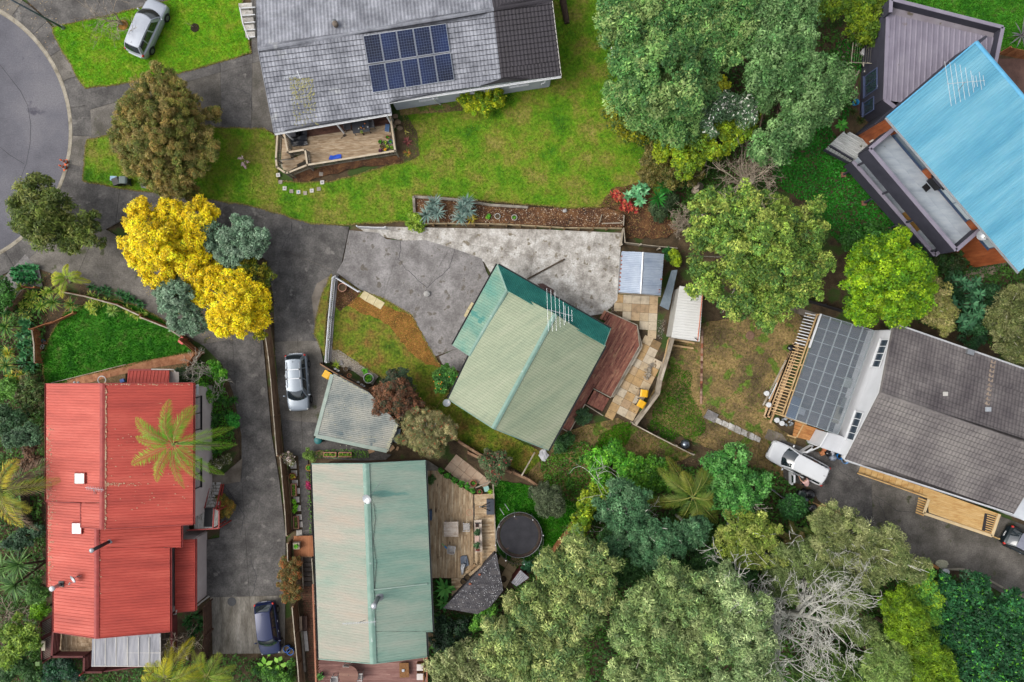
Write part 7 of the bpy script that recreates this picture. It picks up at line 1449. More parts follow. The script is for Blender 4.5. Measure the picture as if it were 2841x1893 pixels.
st_=thing('tree_stump','sawn tan stump in the shade under the bare leaning tree','stump',W('t13',1310,1265));MB().tube([W('t13',1330,1270,0),W('t13',1300,1260,1.6)],[.32,.28],12).make('log',bark_t,st_);MB().tube([W('t13',1290,1300,0),W('t13',1300,1295,1.0)],[.28,.24],12).make('log',bark_t,st_)
MB().tube([W('t13',395,0,.3),W('t13',410,80,.3),W('t13',425,160,.25)],[.28,.25,.22],10).lone('fallen_log',bark_b,'fallen dark log on the lawn beside the charcoal roof end','log')
# palms and spiky plants
PY=[(126,150,30),(96,132,36),(160,168,40)]
palm('feather_palm','yellow green feather palm leaning over the red roof','t31',(1195,-55),(1500,-40),6.3,14,4.4,[(66,132,28),(88,150,32),(110,158,36)],tip=(150,174,50),seed=4,width=.34,azs=[150,95,60,15,352,325,300,270,240,200,175])
palm('feather_palm','yellowing feather palm with dead fronds at the left edge','le',(20,540),(150,470),6.0,13,3.8,[(150,156,40),(110,136,44),(190,176,50)],tip=(214,190,70),dead=4,seed=7)
palm('feather_palm','yellow tipped feather palm at the bottom edge below the plastic roof','rd',(1680,900),(1500,900),3.6,12,3.4,[(130,152,30),(160,170,40),(100,134,30)],tip=(224,196,40),seed=9)
palm('feather_palm','green feather palm beside the lower drive at the bottom edge','rd',(2180,860),(2100,900),2.6,11,2.9,[(80,116,34),(110,140,40)],tip=(170,170,60),seed=10)
palm('feather_palm','dark green feather palm in the wood below the yard','t33',(1270,300),(1280,330),4.0,15,3.3,[(58,96,36),(66,102,36),(96,112,40)],tip=(140,130,40),seed=11)
palm('feather_palm','small yellow green palm at the corner of the left drive','lw',(765,285),(760,320),1.4,7,1.9,[(130,160,30),(100,140,36)],tip=(210,190,50),seed=12,azs=[95,350,175,200,240,20,160])
palm('feather_palm','brown tipped palm fronds beside the rounded bush by the bags','t34',(190,600),(200,640),1.6,8,1.9,[(96,112,44),(130,122,66)],tip=(176,150,100),seed=13);palm('feather_palm','dark palm fronds below the timber stack','t34',(330,560),(330,600),1.6,8,1.8,[(60,96,34),(80,110,40)],tip=(120,130,60),seed=14)
ORDW='first second third fourth fifth sixth seventh eighth ninth tenth eleventh twelfth thirteenth fourteenth fifteenth sixteenth seventeenth eighteenth nineteenth twentieth twenty-first twenty-second twenty-third twenty-fourth twenty-fifth twenty-sixth'.split()
def by_x(pts):return list(zip(ORDW,sorted(pts)))      # counted from the left in the photo
CG=[(64,112,40),(86,132,46),(48,92,36)];CYG=[(110,150,40),(86,132,44),(150,170,60)]
rosette('cabbage_tree','two headed cabbage tree left of the red roof','le',[(100,940,3.4),(80,1050,3.4)],70,1.5,.10,[(76,112,54),(96,132,66),(58,94,46)],'tree',None,el=(-15,75),droop=.5,stem=.09);rosette('cabbage_tree','cabbage tree head cut by the left edge','le',[(10,960,3.2)],60,1.4,.10,[(76,112,54),(96,132,66)],'tree',None,el=(-15,75),droop=.5,stem=.09)
rosette('cabbage_tree','dark green cabbage tree head at the left edge beside the garden','lw',[(60,810,2.2)],64,1.1,.08,CG,'tree',None,el=(-10,75),tip=(140,150,60));rosette('cabbage_tree','cabbage tree head with yellow skirt at the left edge','lw',[(70,1230,2.0)],60,1.0,.08,CG,'tree',None,el=(-10,75),tip=(170,160,70))
rosette('yucca','left blue grey spiky yucca in the raised bed','rw',[(190,170,1.2),(240,200,1.3),(150,215,1.2),(215,120,1.2)],60,.85,.07,[(120,146,136),(96,124,116),(140,160,150)],el=(-5,80),droop=.25);rosette('yucca','right blue grey spiky yucca with yellow leaves in the raised bed','rw',[(430,160,1.2),(480,190,1.3),(420,240,1.2),(470,120,1.2)],60,.9,.07,[(120,146,136),(96,124,116),(140,160,150)],el=(-5,80),droop=.25,tip=None);rosette('yucca','yellow leaves at the foot of the right yucca','rw',[(505,250,.8)],26,.6,.06,[(206,176,40),(170,160,50)],el=(-5,60),droop=.3)
LEFT=[(240,390,.7,CYG),(150,490,.7,CYG),(330,470,.7,CYG),(260,570,.6,CYG),(400,470,.6,CYG),(350,560,.7,CYG),(450,580,.8,CYG),(250,640,.6,CG),(300,690,.7,CG),(550,420,.7,CYG),(650,420,.6,CYG),(500,440,.6,CYG),(1050,500,.6,CG),(1000,480,.6,CG),(1080,540,.6,CYG),(1160,550,.6,CYG),(1020,640,.5,CYG),(1380,620,.5,CYG),(1450,660,.5,CYG),(1500,690,.5,CYG),(1560,680,.5,CYG)]
for o_,(x,y,L,c)in by_x(LEFT):rosette('cordyline',o_+' strap leaved plant from the left along the red house lawn fence','lw',[(x,y)],34,L,.07,c,'plant','strap leaved plants along the red house fence',.35,(0,70),.45,tip=(190,190,80))
rosette('cordyline','large green fountain plant at the top of the red house lawn','lw',[(580,545,.9)],70,.95,.07,CG,'plant',None,el=(-5,75),tip=(150,160,60));rosette('cordyline','green fountain plant right of the large one by the red house lawn','lw',[(775,570,.9)],60,.75,.07,CG,'plant',None,el=(-5,75),tip=(170,150,60));rosette('cordyline','yellow centred strap plant over the red house lawn','lw',[(980,580,.8)],50,.6,.06,[(170,180,60),(120,150,50)],'plant',None,el=(-5,75));rosette('cordyline','pale green fountain plant hanging over the red house lawn','lw',[(1225,640,.8)],56,.65,.06,[(110,146,60),(140,164,76)],'plant',None,el=(-5,75))
for o_,(x,y)in by_x(((1090,410),(1150,400),(1180,440),(1000,380),(1350,470),(1400,480),(1450,520),(1380,520),(1520,540),(1540,580),(1300,450))):rosette('agapanthus',o_+' dark green agapanthus from the left between the fence and the left drive','lw',[(x,y)],30,.55,.07,[(40,92,44),(58,116,54),(30,74,38)],'plant','agapanthus along the left drive',.15,(10,75),.6)
for o_,(x,y)in by_x(((170,190),(230,170),(290,160),(340,180),(390,170),(200,250),(260,240),(320,250),(370,250),(180,300),(250,310),(310,310),(150,240),(350,300))):rosette('agave_rosette',o_+' fleshy agave rosette from the left at the corner by the pale apron','lw',[(x,y)],20,.48,.15,[(44,112,60),(62,134,74),(34,92,50)],'plant','agave rosettes at the corner by the apron',.25,(5,70),.4)
for o_,(x,y)in by_x(((230,900),(320,980),(280,1110),(370,1080),(240,1010),(340,890),(300,830),(380,1210),(330,1260),(250,1200),(260,760),(320,760))):rosette('agave_rosette',o_+' agave rosette from the left in the bed left of the red house lawn','lw',[(x,y)],22,.62,.16,[(54,112,62),(74,134,80),(40,90,52)],'plant','agave rosettes left of the red house lawn',.3,(0,70),.4)
for o_,(x,y)in by_x(((100,1110),(90,1080),(170,1370),(250,1330),(130,1330),(300,1370),(200,1420))):rosette('cordyline',o_+' yellow tipped strap plant from the left beside the red roof corner','lw',[(x,y)],36,.62,.07,CYG,'plant','strap plants left of the red roof corner',.6,(0,70),.45,tip=(206,170,50))
for o_,(x,y)in by_x(((1420,1200),(1500,1190),(1540,1220),(1420,1300),(1480,1320),(1540,1290),(1400,1360),(1460,1360),(1420,1500),(1480,1540),(1560,1410),(1590,1200))):rosette('agapanthus',o_+' green strap leaved clump from the left beside the red house wall','t21',[(x,y)],34,.6,.08,[(56,104,40),(76,126,50),(44,86,36)],'plant','strap leaved clumps beside the red house wall',.3,(5,75),.55)
for o_,(x,y)in by_x(((1290,1130),(1340,1110),(1370,1150),(1300,1190),(1350,1200),(1310,1240),(1270,1160))):rosette('agapanthus',o_+' dark strap leaved clump from the left below the red lean-to roof','t31',[(x,y)],34,.6,.09,[(40,82,40),(56,104,48)],'plant','dark strap leaved clumps below the lean-to roof',.6,(5,75),.5)
for o_,(x,y)in by_x(((1645,45),(1700,70),(1650,90),(1690,110),(1620,60),(1750,170),(1720,150),(1790,180),(1690,165),(1740,130))):rosette('bromeliad',o_+' red leaved bromeliad from the left at the corner of the upper bed','rw',[(x,y)],20,.42,.11,[(150,36,44),(180,60,56),(120,40,40),(130,96,60)],'plant','red bromeliads of the upper bed',.6,(5,60),.35,tip=(206,100,70))
for o_,(x,y)in by_x(((1735,70),(1810,20),(1860,30),(1830,110),(1790,50),(1850,-10))):rosette('agave',o_+' pale green agave from the left beside the red bromeliads','rw',[(x,y)],22,.6,.2,[(110,176,120),(90,154,104),(136,192,140)],'plant','agaves beside the red bromeliads',.9,(0,70),.35)
rosette('fan_palm','upper spiky green fan palm beside the bare stump','t13',[(1090,1265,1.6)],46,1.0,.10,[(34,104,36),(50,124,44)],'palm',None,el=(-5,60),droop=.25);rosette('fan_palm','lower spiky green fan palm beside the agaves','t13',[(1045,1350,1.4)],42,.95,.10,[(34,104,36),(50,124,44)],'palm',None,el=(-5,60),droop=.25);rosette('fan_palm','dark fan palm at the edge of the upper lawn','t13',[(1040,1165,1.6)],40,.9,.10,[(26,86,34),(40,104,40)],'palm',None,el=(-5,60),droop=.25)
rosette('bromeliad','reddish spiky plant right of the grey deck','dk',[(2290,555)],24,.55,.09,[(120,60,60),(146,84,80),(96,60,56)],el=(0,60));rosette('bromeliad','yellow and orange spiky plant right of the grey deck corner','dk',[(2300,740)],20,.5,.08,[(166,140,50),(176,110,60),(120,130,50)],el=(0,60));rosette('bromeliad','pale spiky plant at the top of the bed right of the grey deck','dk',[(2275,400)],10,.35,.07,[(170,160,70),(196,186,110)],el=(20,70))
rosette('flax','grey spiky flax behind the flat roofed house','t14',[(1750,240,.4)],26,1.7,.12,[(112,110,112),(140,136,138),(60,80,40)],el=(10,70),droop=.3);rosette('cordyline','spiky green plant on the bank below the terrace','t33',[(445,225)],34,.6,.06,CG,el=(5,70));
for o_,(x,y)in by_x(((600,760),(720,900),(650,820))):rosette('grass_tuft',o_+' dark tussock from the left beside the white landing of the dark house','t14',[(x,y)],60,.75,.03,[(40,66,30),(60,82,36),(84,84,40)],'tussock','tussocks beside the white landing',.1,(20,85),.8)
rosette('fern','light green fern beside the white landing','t14',[(525,850)],14,.7,.22,[(70,150,50),(96,168,60)],'fern',None,.4,(5,40),.5);rosette('fern','large fern at the end of the large deck','t32',[(1310,930)],16,1.1,.26,[(70,140,56),(96,160,70)],'fern',None,.5,(5,50),.5);rosette('fern','fern below the end of the large deck','t32',[(1300,1030)],14,.8,.24,[(70,140,56),(96,160,70)],'fern',None,.4,(5,50),.5)
def bigleaf(label,view,heads,cols):
    c=W(view,heads[0][0],heads[0][1],0);t=thing('arum_plant',label,'plant',c);m=LEAF
    for(x,y,az,L)in heads:
        p=W(view,x,y,.7);a=rads(az);V,C=rosette_geo(p,1,L,L*.62,cols,(5,12),.3,6);V=np.array(V);b=np.array(p);ang=a-math.atan2(V[-1][1]-b[1],V[-1][0]-b[0]);R=np.array([[cos(ang),-sin(ang),0],[sin(ang),cos(ang),0],[0,0,1]]);V=(V-b)@R.T+b;leafpart('leaf',V,np.clip(np.array(C),0,.9),t,kind=None);MB().tube([c,c.lerp(p,.6)+ZV(.1),p],.012,5).make('stalk',MATS['rachis'],t)
bigleaf('large leaved green plant below the blue car','gr',[(160,1000,100,.62),(180,1010,30,.6),(150,1040,260,.6),(190,1050,350,.5),(140,1020,160,.5),(205,900,60,.4)],[(110,166,50),(136,184,70)]);bigleaf('large leaved green plant beside the fence below the blue car','gr',[(350,960,60,.6),(330,980,120,.55),(370,1010,350,.6),(340,1020,250,.5),(400,1010,20,.5)],[(110,166,50),(136,184,70)])
tree('shrub','ferny green planting around the large leaved plants','gr',[(60,1100,90,.4),(200,1120,110,.4),(320,1120,100,.4),(450,1180,110,.5),(500,980,60,.5)],1.0,[(64,110,34),(90,136,44),(44,84,40)],(.14,.06),.3,1.2,trunk=.03,cat='shrub',limbs=False)
print('LEAVES',LEAFN[0])
# cars
tyre_m=solid('tyre_rubber',(30,30,32),.85);rim_m=solid('alloy_rim',(150,152,156),.35,.6);carglass=M('car_glass',[(30,40,46),(44,56,62)],scale=1.2,rough=.05,spec=.9,coat=.4);redl=solid('tail_light_red',(214,40,26),.25,coat=.5);headl=solid('headlight_clear',(206,208,206),.15,coat=.5);trim_m=solid('car_trim_black',(34,34,38),.5)
def car(label,pxy,rz,paint,L=4.6,Wd=1.82,Hh=1.6,kind='suv',rails=False,doors=None,roof=None,z0=.1):
    t=thing('parked_car',label,'car',(0,0,0),'cars parked in the drives and on the lawn');hw=Wd/2;zb=Hh*.58
    hood={'suv':.25,'hatch':.24,'wagon':.27}[kind]
    T=[0,.008,.03,.08,.2,.4,.6,1-hood-.02,1-hood*.7,1-hood*.4,1-hood*.18,1-hood*.06,1.0]
    WF=[.70,.84,.92,.97,1,1,1,.995,.985,.96,.91,.82,.62];ZS=[.80,.93,.985,1,1,1,1,1,.975,.935,.88,.80,.66];ZL=[.42,.30,.26,.24,.22,.22,.22,.22,.22,.22,.24,.28,.36]
    body=MB();n=len(T);prof=None;rows=[]
    for i in range(n):
        x=-L/2+T[i]*L;w=hw*WF[i];zs=zb*ZS[i];zl=ZL[i];zm=(zl+zs)/2
        half=[(w*.80,zl),(w*.96,zl+.06),(w,zm),(w*.985,zs-.10),(w*.94,zs-.025),(w*.80,zs+.012),(w*.40,zs+.045),(0,zs+.055)]
        rows.append([Vec((x,y,z))for y,z in half]+[Vec((x,-y,z))for y,z in half[-2::-1]])
    m=len(rows[0]);body.v=[p for r in rows for p in r]
    for i in range(n-1):
        for j in range(m-1):body.f.append((i*m+j,i*m+j+1,(i+1)*m+j+1,(i+1)*m+j))
        body.f.append((i*m+m-1,i*m,(i+1)*m,(i+1)*m+m-1))
    body.f.append(tuple(range(m-1,-1,-1)));body.f.append(tuple((n-1)*m+j for j in range(m)))
    bo=body.make('body',paint,t,True)
    xw=L/2-L*hood-.02;xf=xw-L*.135;xr={'suv':-L/2+L*.10,'hatch':-L/2+L*.14,'wagon':-L/2+L*.085}[kind];xb=-L/2+L*.025
    wb,wt=hw*.90,hw*.70;wbr,wtr=hw*.86,hw*.66;cr=.05;zt=Hh-cr;lerp=lambda a,b,v:a+(b-a)*v
    ws=lambda u,v:Vec((lerp(xw,xf,v)+lerp(.26,.14,v)*(1-u*u),u*lerp(wb,wt,v),lerp(zb+.01,zt,v)+lerp(.05,cr,v)*(1-u*u)+.05*sin(PI*v)))
    rf=lambda u,v:Vec((lerp(xf,xr,v)+lerp(.14,-.06,v)*(1-u*u),u*lerp(wt,wtr,v),zt+cr*(1-u*u)+.035*sin(PI*min(1,v*1.0))-.05*v*v))
    rw_=lambda u,v:Vec((lerp(xr,xb,v)+lerp(-.06,-.10,v)*(1-u*u),u*lerp(wtr,wbr,v),lerp(zt-.05,zb+.0,v)+lerp(cr,.02,v)*(1-u*u)+.03*sin(PI*v)))
    sd_=lambda s:(lambda u,v:Vec((lerp(lerp(xw,xb,u),lerp(xf,xr,u),v),s*(lerp(lerp(wb,wbr,u),lerp(wt,wtr,u),v)+.035*sin(PI*v)),lerp(zb,zt-.05*u*u*v+.03*sin(PI*u)*v,v))))
    cab=MB()
    cab.grid(lambda a,v:ws(a*2-1,v),8,4);cab.grid(lambda a,v:rw_(a*2-1,v),8,4)
    for s in(1,-1):cab.grid(sd_(s),8,4,s<0)
    cab.make('cabin',paint,bo,True);MB().grid(lambda a,v:rf(a*2-1,v),10,10).make('roof',roof or paint,bo,True)
    def pane(f,u0,u1,v0,v1,name,out,mat=carglass,nu=6,nv=4):
        g_=MB().grid(lambda a,b:f(lerp(u0,u1,a),lerp(v0,v1,b))+out,nu,nv);o=g_.make(name,mat,bo,True);return o
    pane(lambda u,v:ws(u,v),-.9,.9,-.10,.93,'windscreen',Vec((.02,0,.018)));pane(lambda u,v:rw_(u,v),-.86,.86,.08,.82,'rear_window',Vec((-.018,0,.014)))
    for s in(1,-1):
        for u0,u1 in((.10,.36),(.40,.68),(.71,.93)):pane(sd_(s),u0,u1,.10,.86,'side_window',Vec((0,s*.014,.004)),nu=4)
    MB().grid(lambda a,b:ws((a*2-1)*.95,-.10-.13*b)+Vec((.015,0,.02-.05*b)),8,2).make('wiper_cowl',trim_m,bo,True)
    for s in(1,-1):
        MB().ball((-L/2+.13,s*hw*.83,zb*.93),(.12,.10,.13),8,6).make('tail_light',redl,t,True);MB().ball((L/2-.24,s*hw*.76,zb*.80),(.19,.11,.07),8,6).make('headlight',headl,t,True)
        mi=MB().ball((xw-.12,s*(hw+.11),zb+.10),(.07,.12,.08),8,6).make('mirror',paint,t,True);MB().bar((xw-.12,s*(hw-.08),zb+.05),(xw-.12,s*(hw+.08),zb+.07),.05,.04).make('mirror_arm',trim_m,mi)
        for xx in(xw-L*.19,xw-L*.38):MB().bar((xx-.08,s*(hw+.012),zb*.86),(xx+.08,s*(hw+.012),zb*.86),.03,.03).make('door_handle',alu_m if paint is not None else trim_m,t)
        for xx in(L/2-L*.185,-L/2+L*.19):
            wm=MB();k=18;pr=[(.20,-.09),(.31,-.10),(.335,-.06),(.335,.06),(.31,.10),(.2,.09)];c=Vec((xx,s*(hw-.075),.335))
            for r,y in pr:wm.v+=[c+Vec((r*cos(2*PI*q/k),y,r*sin(2*PI*q/k)))for q in range(k)]
            for i in range(len(pr)-1):
                for q in range(k):wm.f.append((i*k+q,i*k+(q+1)%k,(i+1)*k+(q+1)%k,(i+1)*k+q))
            wh=wm.make('wheel',tyre_m,t,True);rm=MB().tube([c+Vec((0,s*.05,0)),c+Vec((0,s*.088,0))],.2,16);rm.make('rim',rim_m,wh)
            arch=MB();c2=Vec((xx,s*(hw+.004),.335));ka=12
            for q in range(ka+1):a=PI*q/ka;arch.v+=[c2+Vec((.33*cos(a),0,.33*sin(a))),c2+Vec((.41*cos(a),0,.41*sin(a)))]
            for q in range(ka):arch.f.append((2*q,2*q+1,2*q+3,2*q+2))
            arch.make('wheel_arch',trim_m,t)
        if rails:MB().tube([rf(s*.86,.08)+ZV(.02),rf(s*.86,.15)+ZV(.08),rf(s*.86,.85)+ZV(.08),rf(s*.86,.93)+ZV(.02)],.025,6).make('roof_rail',alu_m,t)
    MB().bar((-L/2-.012,-hw*.6,.62),(-L/2-.012,hw*.6,.62),.1,.16).make('rear_bumper',paint,t);MB().box((-L/2-.07,0,.68),(.015,.42,.11)).make('number_plate',white_m,t);MB().bar((L/2-.02,-hw*.45,.5),(L/2-.02,hw*.45,.5),.06,.14).make('grille',trim_m,t)
    MB().tube([rf(0,.9)+ZV(.01),rf(0,.9)+Vec((-.12,0,.1))],.012,5).make('antenna',trim_m,t)
    if rails:
        for v in(.38,.68):MB().bar(rf(-.86,v)+ZV(.1),rf(.86,v)+ZV(.1),.06,.03).make('cross_bar',alu_m,t);[MB().box(rf(s*.86,v)+ZV(.09),(.13,.12,.06)).make('bar_foot',trim_m,t)for s in(1,-1)]
    for s,ang in(doors or()):   # an opened rear door, hinged at the middle pillar
        hx=xw-L*.205;d=MB();pts=[(0,.32),(-.95,.36),(-1.0,zb),(-.9,zb+.04),(-.72,zt-.12),(-.1,zt-.06),(0,zb)];R=Matrix.Rotation(-s*rads(ang),3,'Z');o=Vec((hx,s*(hw-.03),0))
        A=[o+R@Vec((x,0,z))for x,z in pts];B=[o+R@Vec((x,s*.13,z if z<zb+.02 else z))for x,z in pts];k=len(pts);d.add(A+B,[tuple(range(k)),tuple(range(2*k-1,k-1,-1))]+[(i,(i+1)%k,k+(i+1)%k,k+i)for i in range(k)]);do=d.make('door',paint,t)
        g2=[(-.16,zb+.04),(-.84,zb+.06),(-.68,zt-.18),(-.18,zt-.14)];A=[o+R@Vec((x,s*.136,z))for x,z in g2];A2=[o+R@Vec((x,-s*.006,z))for x,z in g2];MB().add(A,[(0,1,2,3)]).make('door_glass',carglass,do);MB().add(A2,[(0,1,2,3)]).make('door_glass',carglass,do)
        pane(sd_(s),.39,.69,-.75,.88,'door_opening',Vec((0,s*.02,0)),trim_m)
    t.location=P(*pxy,0)+ZV(z0);t.rotation_euler=(0,0,rads(rz));return t
def paint(name,c,metal=.35):return M(name,[tuple(v*.97 for v in c),c],scale=1,rough=.35,metal=metal,spec=.4,coat=.35)
car('silver hatchback SUV parked on the top left lawn',(423,91),65.5,paint('paint_silver',(196,202,212)),4.7,1.86,1.7,'suv',z0=LZ)
car('silver wagon with roof rack parked beside the carport',(834,1060),-86.4,paint('paint_silver_blue',(150,160,170)),4.6,1.82,1.62,'suv',rails=True)
car('dark blue hatchback parked on the lower left drive',(752,1733),-82.7,paint('paint_blue',(8,30,78),.2),4.25,1.76,1.5,'hatch')
wcar=car('white wagon with both rear doors open',(2203,1280),153,paint('paint_white',(240,242,244),0.0),5.1,1.84,1.5,'wagon',doors=((1,62),(-1,58)))
car('dark car with a grey roof beside the golden deck at the right edge',(2838,1508),-27.4,paint('paint_dark_teal',(26,40,46)),4.5,1.8,1.6,'hatch',roof=paint('paint_grey_roof',(150,152,166),.2))
# the person at the open car door
def skin(name,joints,edges,mat,parent,sub=2,root=0):
    me=bpy.data.meshes.new(name);org=ORG[parent.name];me.from_pydata([tuple(Vec(j[0])-org)for j in joints],edges,[]);o=put(name,me,mat,parent);sk=o.modifiers.new('skin','SKIN');sv=me.skin_vertices[0].data
    for i,j in enumerate(joints):sv[i].radius=(j[1],j[1])if not isinstance(j[1],tuple)else j[1];sv[i].use_root=(i==root)
    sb=o.modifiers.new('sub','SUBSURF');sb.levels=sub;sb.render_levels=sub;return o
pb=W('wc',745,895,0)+ZV(ZP);pe=thing('person','person in a pink top bending into the open rear door of the white wagon','person',pb)
fw=(fl(W('wc',640,700,0))-fl(W('wc',770,900,0))).normalized();rt_=Vec((fw.y,-fw.x,0));U3=ZV(1);q=lambda f,r,z:pb+fw*f+rt_*r+U3*z
skin_m=solid('skin',(206,156,130),.6);pink_m_=M('pink_cotton',[(226,178,172),(238,196,190)],scale=3,rough=.9);dkt_m=M('dark_trousers',[(36,40,52),(50,54,66)],scale=3,rough=.9);hair_m=M('dark_hair',[(40,28,22),(64,46,36)],scale=8,rough=.7)
J=[(q(0,0,.95),.14),(q(.22,0,1.18),.13),(q(.45,0,1.30),.14),(q(.56,0,1.34),.055),(q(.66,0,1.33),.085),(q(.74,0,1.28),.08)];E=[(0,1),(1,2),(2,3),(3,4),(4,5)]
for s in(1,-1):
    b=len(J);J+=[(q(.44,s*.19,1.27),.065),(q(.62,s*.24,1.06),.05),(q(.82,s*.18,.98),.036),(q(.90,s*.17,.96),.034)];E+=[(2,b),(b,b+1),(b+1,b+2),(b+2,b+3)]
    for k in range(4):J.append((q(.95,s*(.17+(k-1.5)*.022),.955),.010));J.append((q(.985-.006*abs(k-1.5),s*(.17+(k-1.5)*.024),.93),.009));E+=[(b+3,len(J)-2),(len(J)-2,len(J)-1)]
    J.append((q(.91,s*.125,.95),.011));J.append((q(.945,s*.11,.935),.010));E+=[(b+3,len(J)-2),(len(J)-2,len(J)-1)]
    c=len(J);J+=[(q(0,s*.10,.86),.10),(q(.05,s*.11,.48),.068),(q(-.04,s*.11,.09),.045),(q(.10,s*.12,.04),.04)];E+=[(0,c),(c,c+1),(c+1,c+2),(c+2,c+3)]
skin('body',J,E,skin_m,pe)
skin('top',[(q(-.05,0,.92),(.19,.16)),(q(.12,0,1.10),(.18,.15)),(q(.34,0,1.27),(.19,.15)),(q(.47,0,1.31),(.15,.12)),(q(.42,.2,1.27),.085),(q(.52,.235,1.17),.075),(q(.42,-.2,1.27),.085),(q(.52,-.235,1.17),.075)],[(0,1),(1,2),(2,3),(2,4),(4,5),(2,6),(6,7)],pink_m_,pe)
skin('trousers',[(q(-.01,0,.9),.165),(q(0,.1,.8),.115),(q(.05,.11,.48),.085),(q(-.04,.11,.14),.07),(q(0,-.1,.8),.115),(q(.05,-.11,.48),.085),(q(-.04,-.11,.14),.07)],[(0,1),(1,2),(2,3),(0,4),(4,5),(5,6)],dkt_m,pe)
for s in(1,-1):MB().ball(q(.04,s*.115,.045),(.13,.06,.05),8,6).make('shoe',black_m,pe,True)
MB().ball(q(.68,0,1.37),(.11,.10,.10),12,8).make('hair',hair_m,pe,True)

# street and garden things
for i,(x,y,lb)in enumerate(((438,1105,'upper orange traffic cone at the kerb'),(432,1143,'lower orange traffic cone at the kerb'))):
    b=W('t11',x+18,y,.012);t=thing('traffic_cone',lb,'traffic cone',b,'traffic cones at the kerb');om=solid('cone_orange',(255,104,16),.6);MB().box(b+ZV(.02),(.46,.46,.05),.1).make('base',om,t);MB().lathe(b,[(.18,.04),(.04,.9)],16).make('cone',om,t,True)
    for z0_,z1_ in((.26,.44),(.58,.7)):r0_=.18-.14*(z0_-.04)/.86+.003;r1_=.18-.14*(z1_-.04)/.86+.003;MB().lathe(b,[(r0_,z0_),(r1_,z1_)],16,True).make('reflective_band',white_m,t,True)
LP_=thing('street_lamp','slim grey street lamp post beside the top left lawn','street lamp',W('t11',432,192,LZ));tp=W('t11',-5,-45,7.2);b=W('t11',432,192,LZ);MB().tube([b,b.lerp(tp,.5),tp],[.09,.07,.05],10).make('post',M('lamp_grey',[(96,112,124),(120,134,144)],scale=3,rough=.5,metal=.3),LP_,True);MB().lathe(b,[(.16,0),(.15,.12),(.1,.3)],10).make('base',steel_m,LP_);MB().bar(tp,tp+Vec((-1.0,-.3,.15)),.06,.06).make('arm',steel_m,LP_);MB().ball(tp+Vec((-1.2,-.36,.15)),(.3,.12,.07),10,6).make('lantern',steel_m,LP_,True)
def wheelie(label,view,x,y,rz,body,lid,h=1.0,group=None):
    b=W(view,x,y,0)+ZV(.09);t=thing('wheelie_bin',label,'bin',b,group);R=Matrix.Rotation(rads(rz),3,'Z');lo=[(-.22,-.2),(.22,-.2),(.22,.2),(-.22,.2)];hi=[(-.28,-.26),(.28,-.26),(.28,.26),(-.28,.26)];v=[b+R@Vec((x_,y_,.06))for x_,y_ in lo]+[b+R@Vec((x_,y_,h-.06))for x_,y_ in hi]
    MB().add(v,[(3,2,1,0),(4,5,6,7),(0,1,5,4),(1,2,6,5),(2,3,7,6),(3,0,4,7)]).make('body',body,t);l=MB();pr=[(-.32,.0),(-.32,.05),(-.2,.10),(.2,.10),(.31,.04),(.31,0)];A=[b+R@Vec((x_,-.29,h-.05+z))for x_,z in pr];B=[b+R@Vec((x_,.29,h-.05+z))for x_,z in pr];k=len(pr);l.add(A+B,[tuple(range(k-1,-1,-1)),tuple(range(k,2*k))]+[(i,(i+1)%k,k+(i+1)%k,k+i)for i in range(k)]);l.make('lid',lid,t)
    MB().bar(b+R@Vec((-.34,-.2,h-.06)),b+R@Vec((-.34,.2,h-.06)),.04,.04).make('handle',body,t)
    for s in(1,-1):c=b+R@Vec((-.24,s*.24,.1));MB().tube([c,c+R@Vec((0,s*.05,0))],.1,12).make('wheel',tyre_m,t)
gb_=solid('bin_grey',(84,88,92),.6);yl=solid('bin_yellow',(248,186,10),.45)
wheelie('yellow lidded bin beside the carport corner','cr',690,395,150,gb_,yl);wheelie('upper yellow lidded bin on the paved terrace','pt',955,985,-8,gb_,yl);wheelie('lower yellow lidded bin on the paved terrace','pt',930,1085,-30,gb_,yl);wheelie('black bin beside the round olive tree','t11',830,1250,200,black_m,solid('bin_black',(34,34,36),.5),.8);wheelie('grey green bin beside the round olive tree','t11',880,1243,180,gb_,solid('bin_grey_green',(96,112,108),.5),.9);wheelie('dark lidded bin beside the rubbish bags','wc',660,1065,-25,black_m,solid('bin_dark_green',(44,60,56),.4),1.0)
def crate(label,view,x,y,size,rz,mat,name='box',cat='box',z=None,lidm=None):
    b=W(view,x,y,0)+ZV(z if z is not None else LZ);t=thing(name,label,cat,b);MB().box(b+ZV(size[2]/2),size,rads(rz)).make('body',mat,t);MB().box(b+ZV(size[2]+.015),(size[0]+.03,size[1]+.03,.03),rads(rz)).make('lid',lidm or mat,t);return t
crate('pale blue utility lid on the grass by the bins','t11',783,1218,(.5,.34,.12),-4,solid('utility_blue',(160,200,226),.5),'utility_box','utility box');crate('grey utility cover at the foot of the round olive tree','t11',988,1268,(.4,.34,.08),-8,solid('utility_grey',(140,146,140),.8),'utility_box','utility box')
crate('red box at the fence corner of the red house lawn','t21',1255,797,(.5,.42,.35),55,solid('red_plastic',(226,88,76),.5));crate('grey green planter on the red house deck','rd',265,565,(.3,.3,.3),0,solid('planter_green',(110,140,80),.8),'planter','planter',2.0)
MB().box(W('rd',95,505,1.95),(.28,.75,.12)).lone('cushion',solid('cream_cushion',(226,216,186),.9),'cream pad lying on the latticed side balcony','cushion')
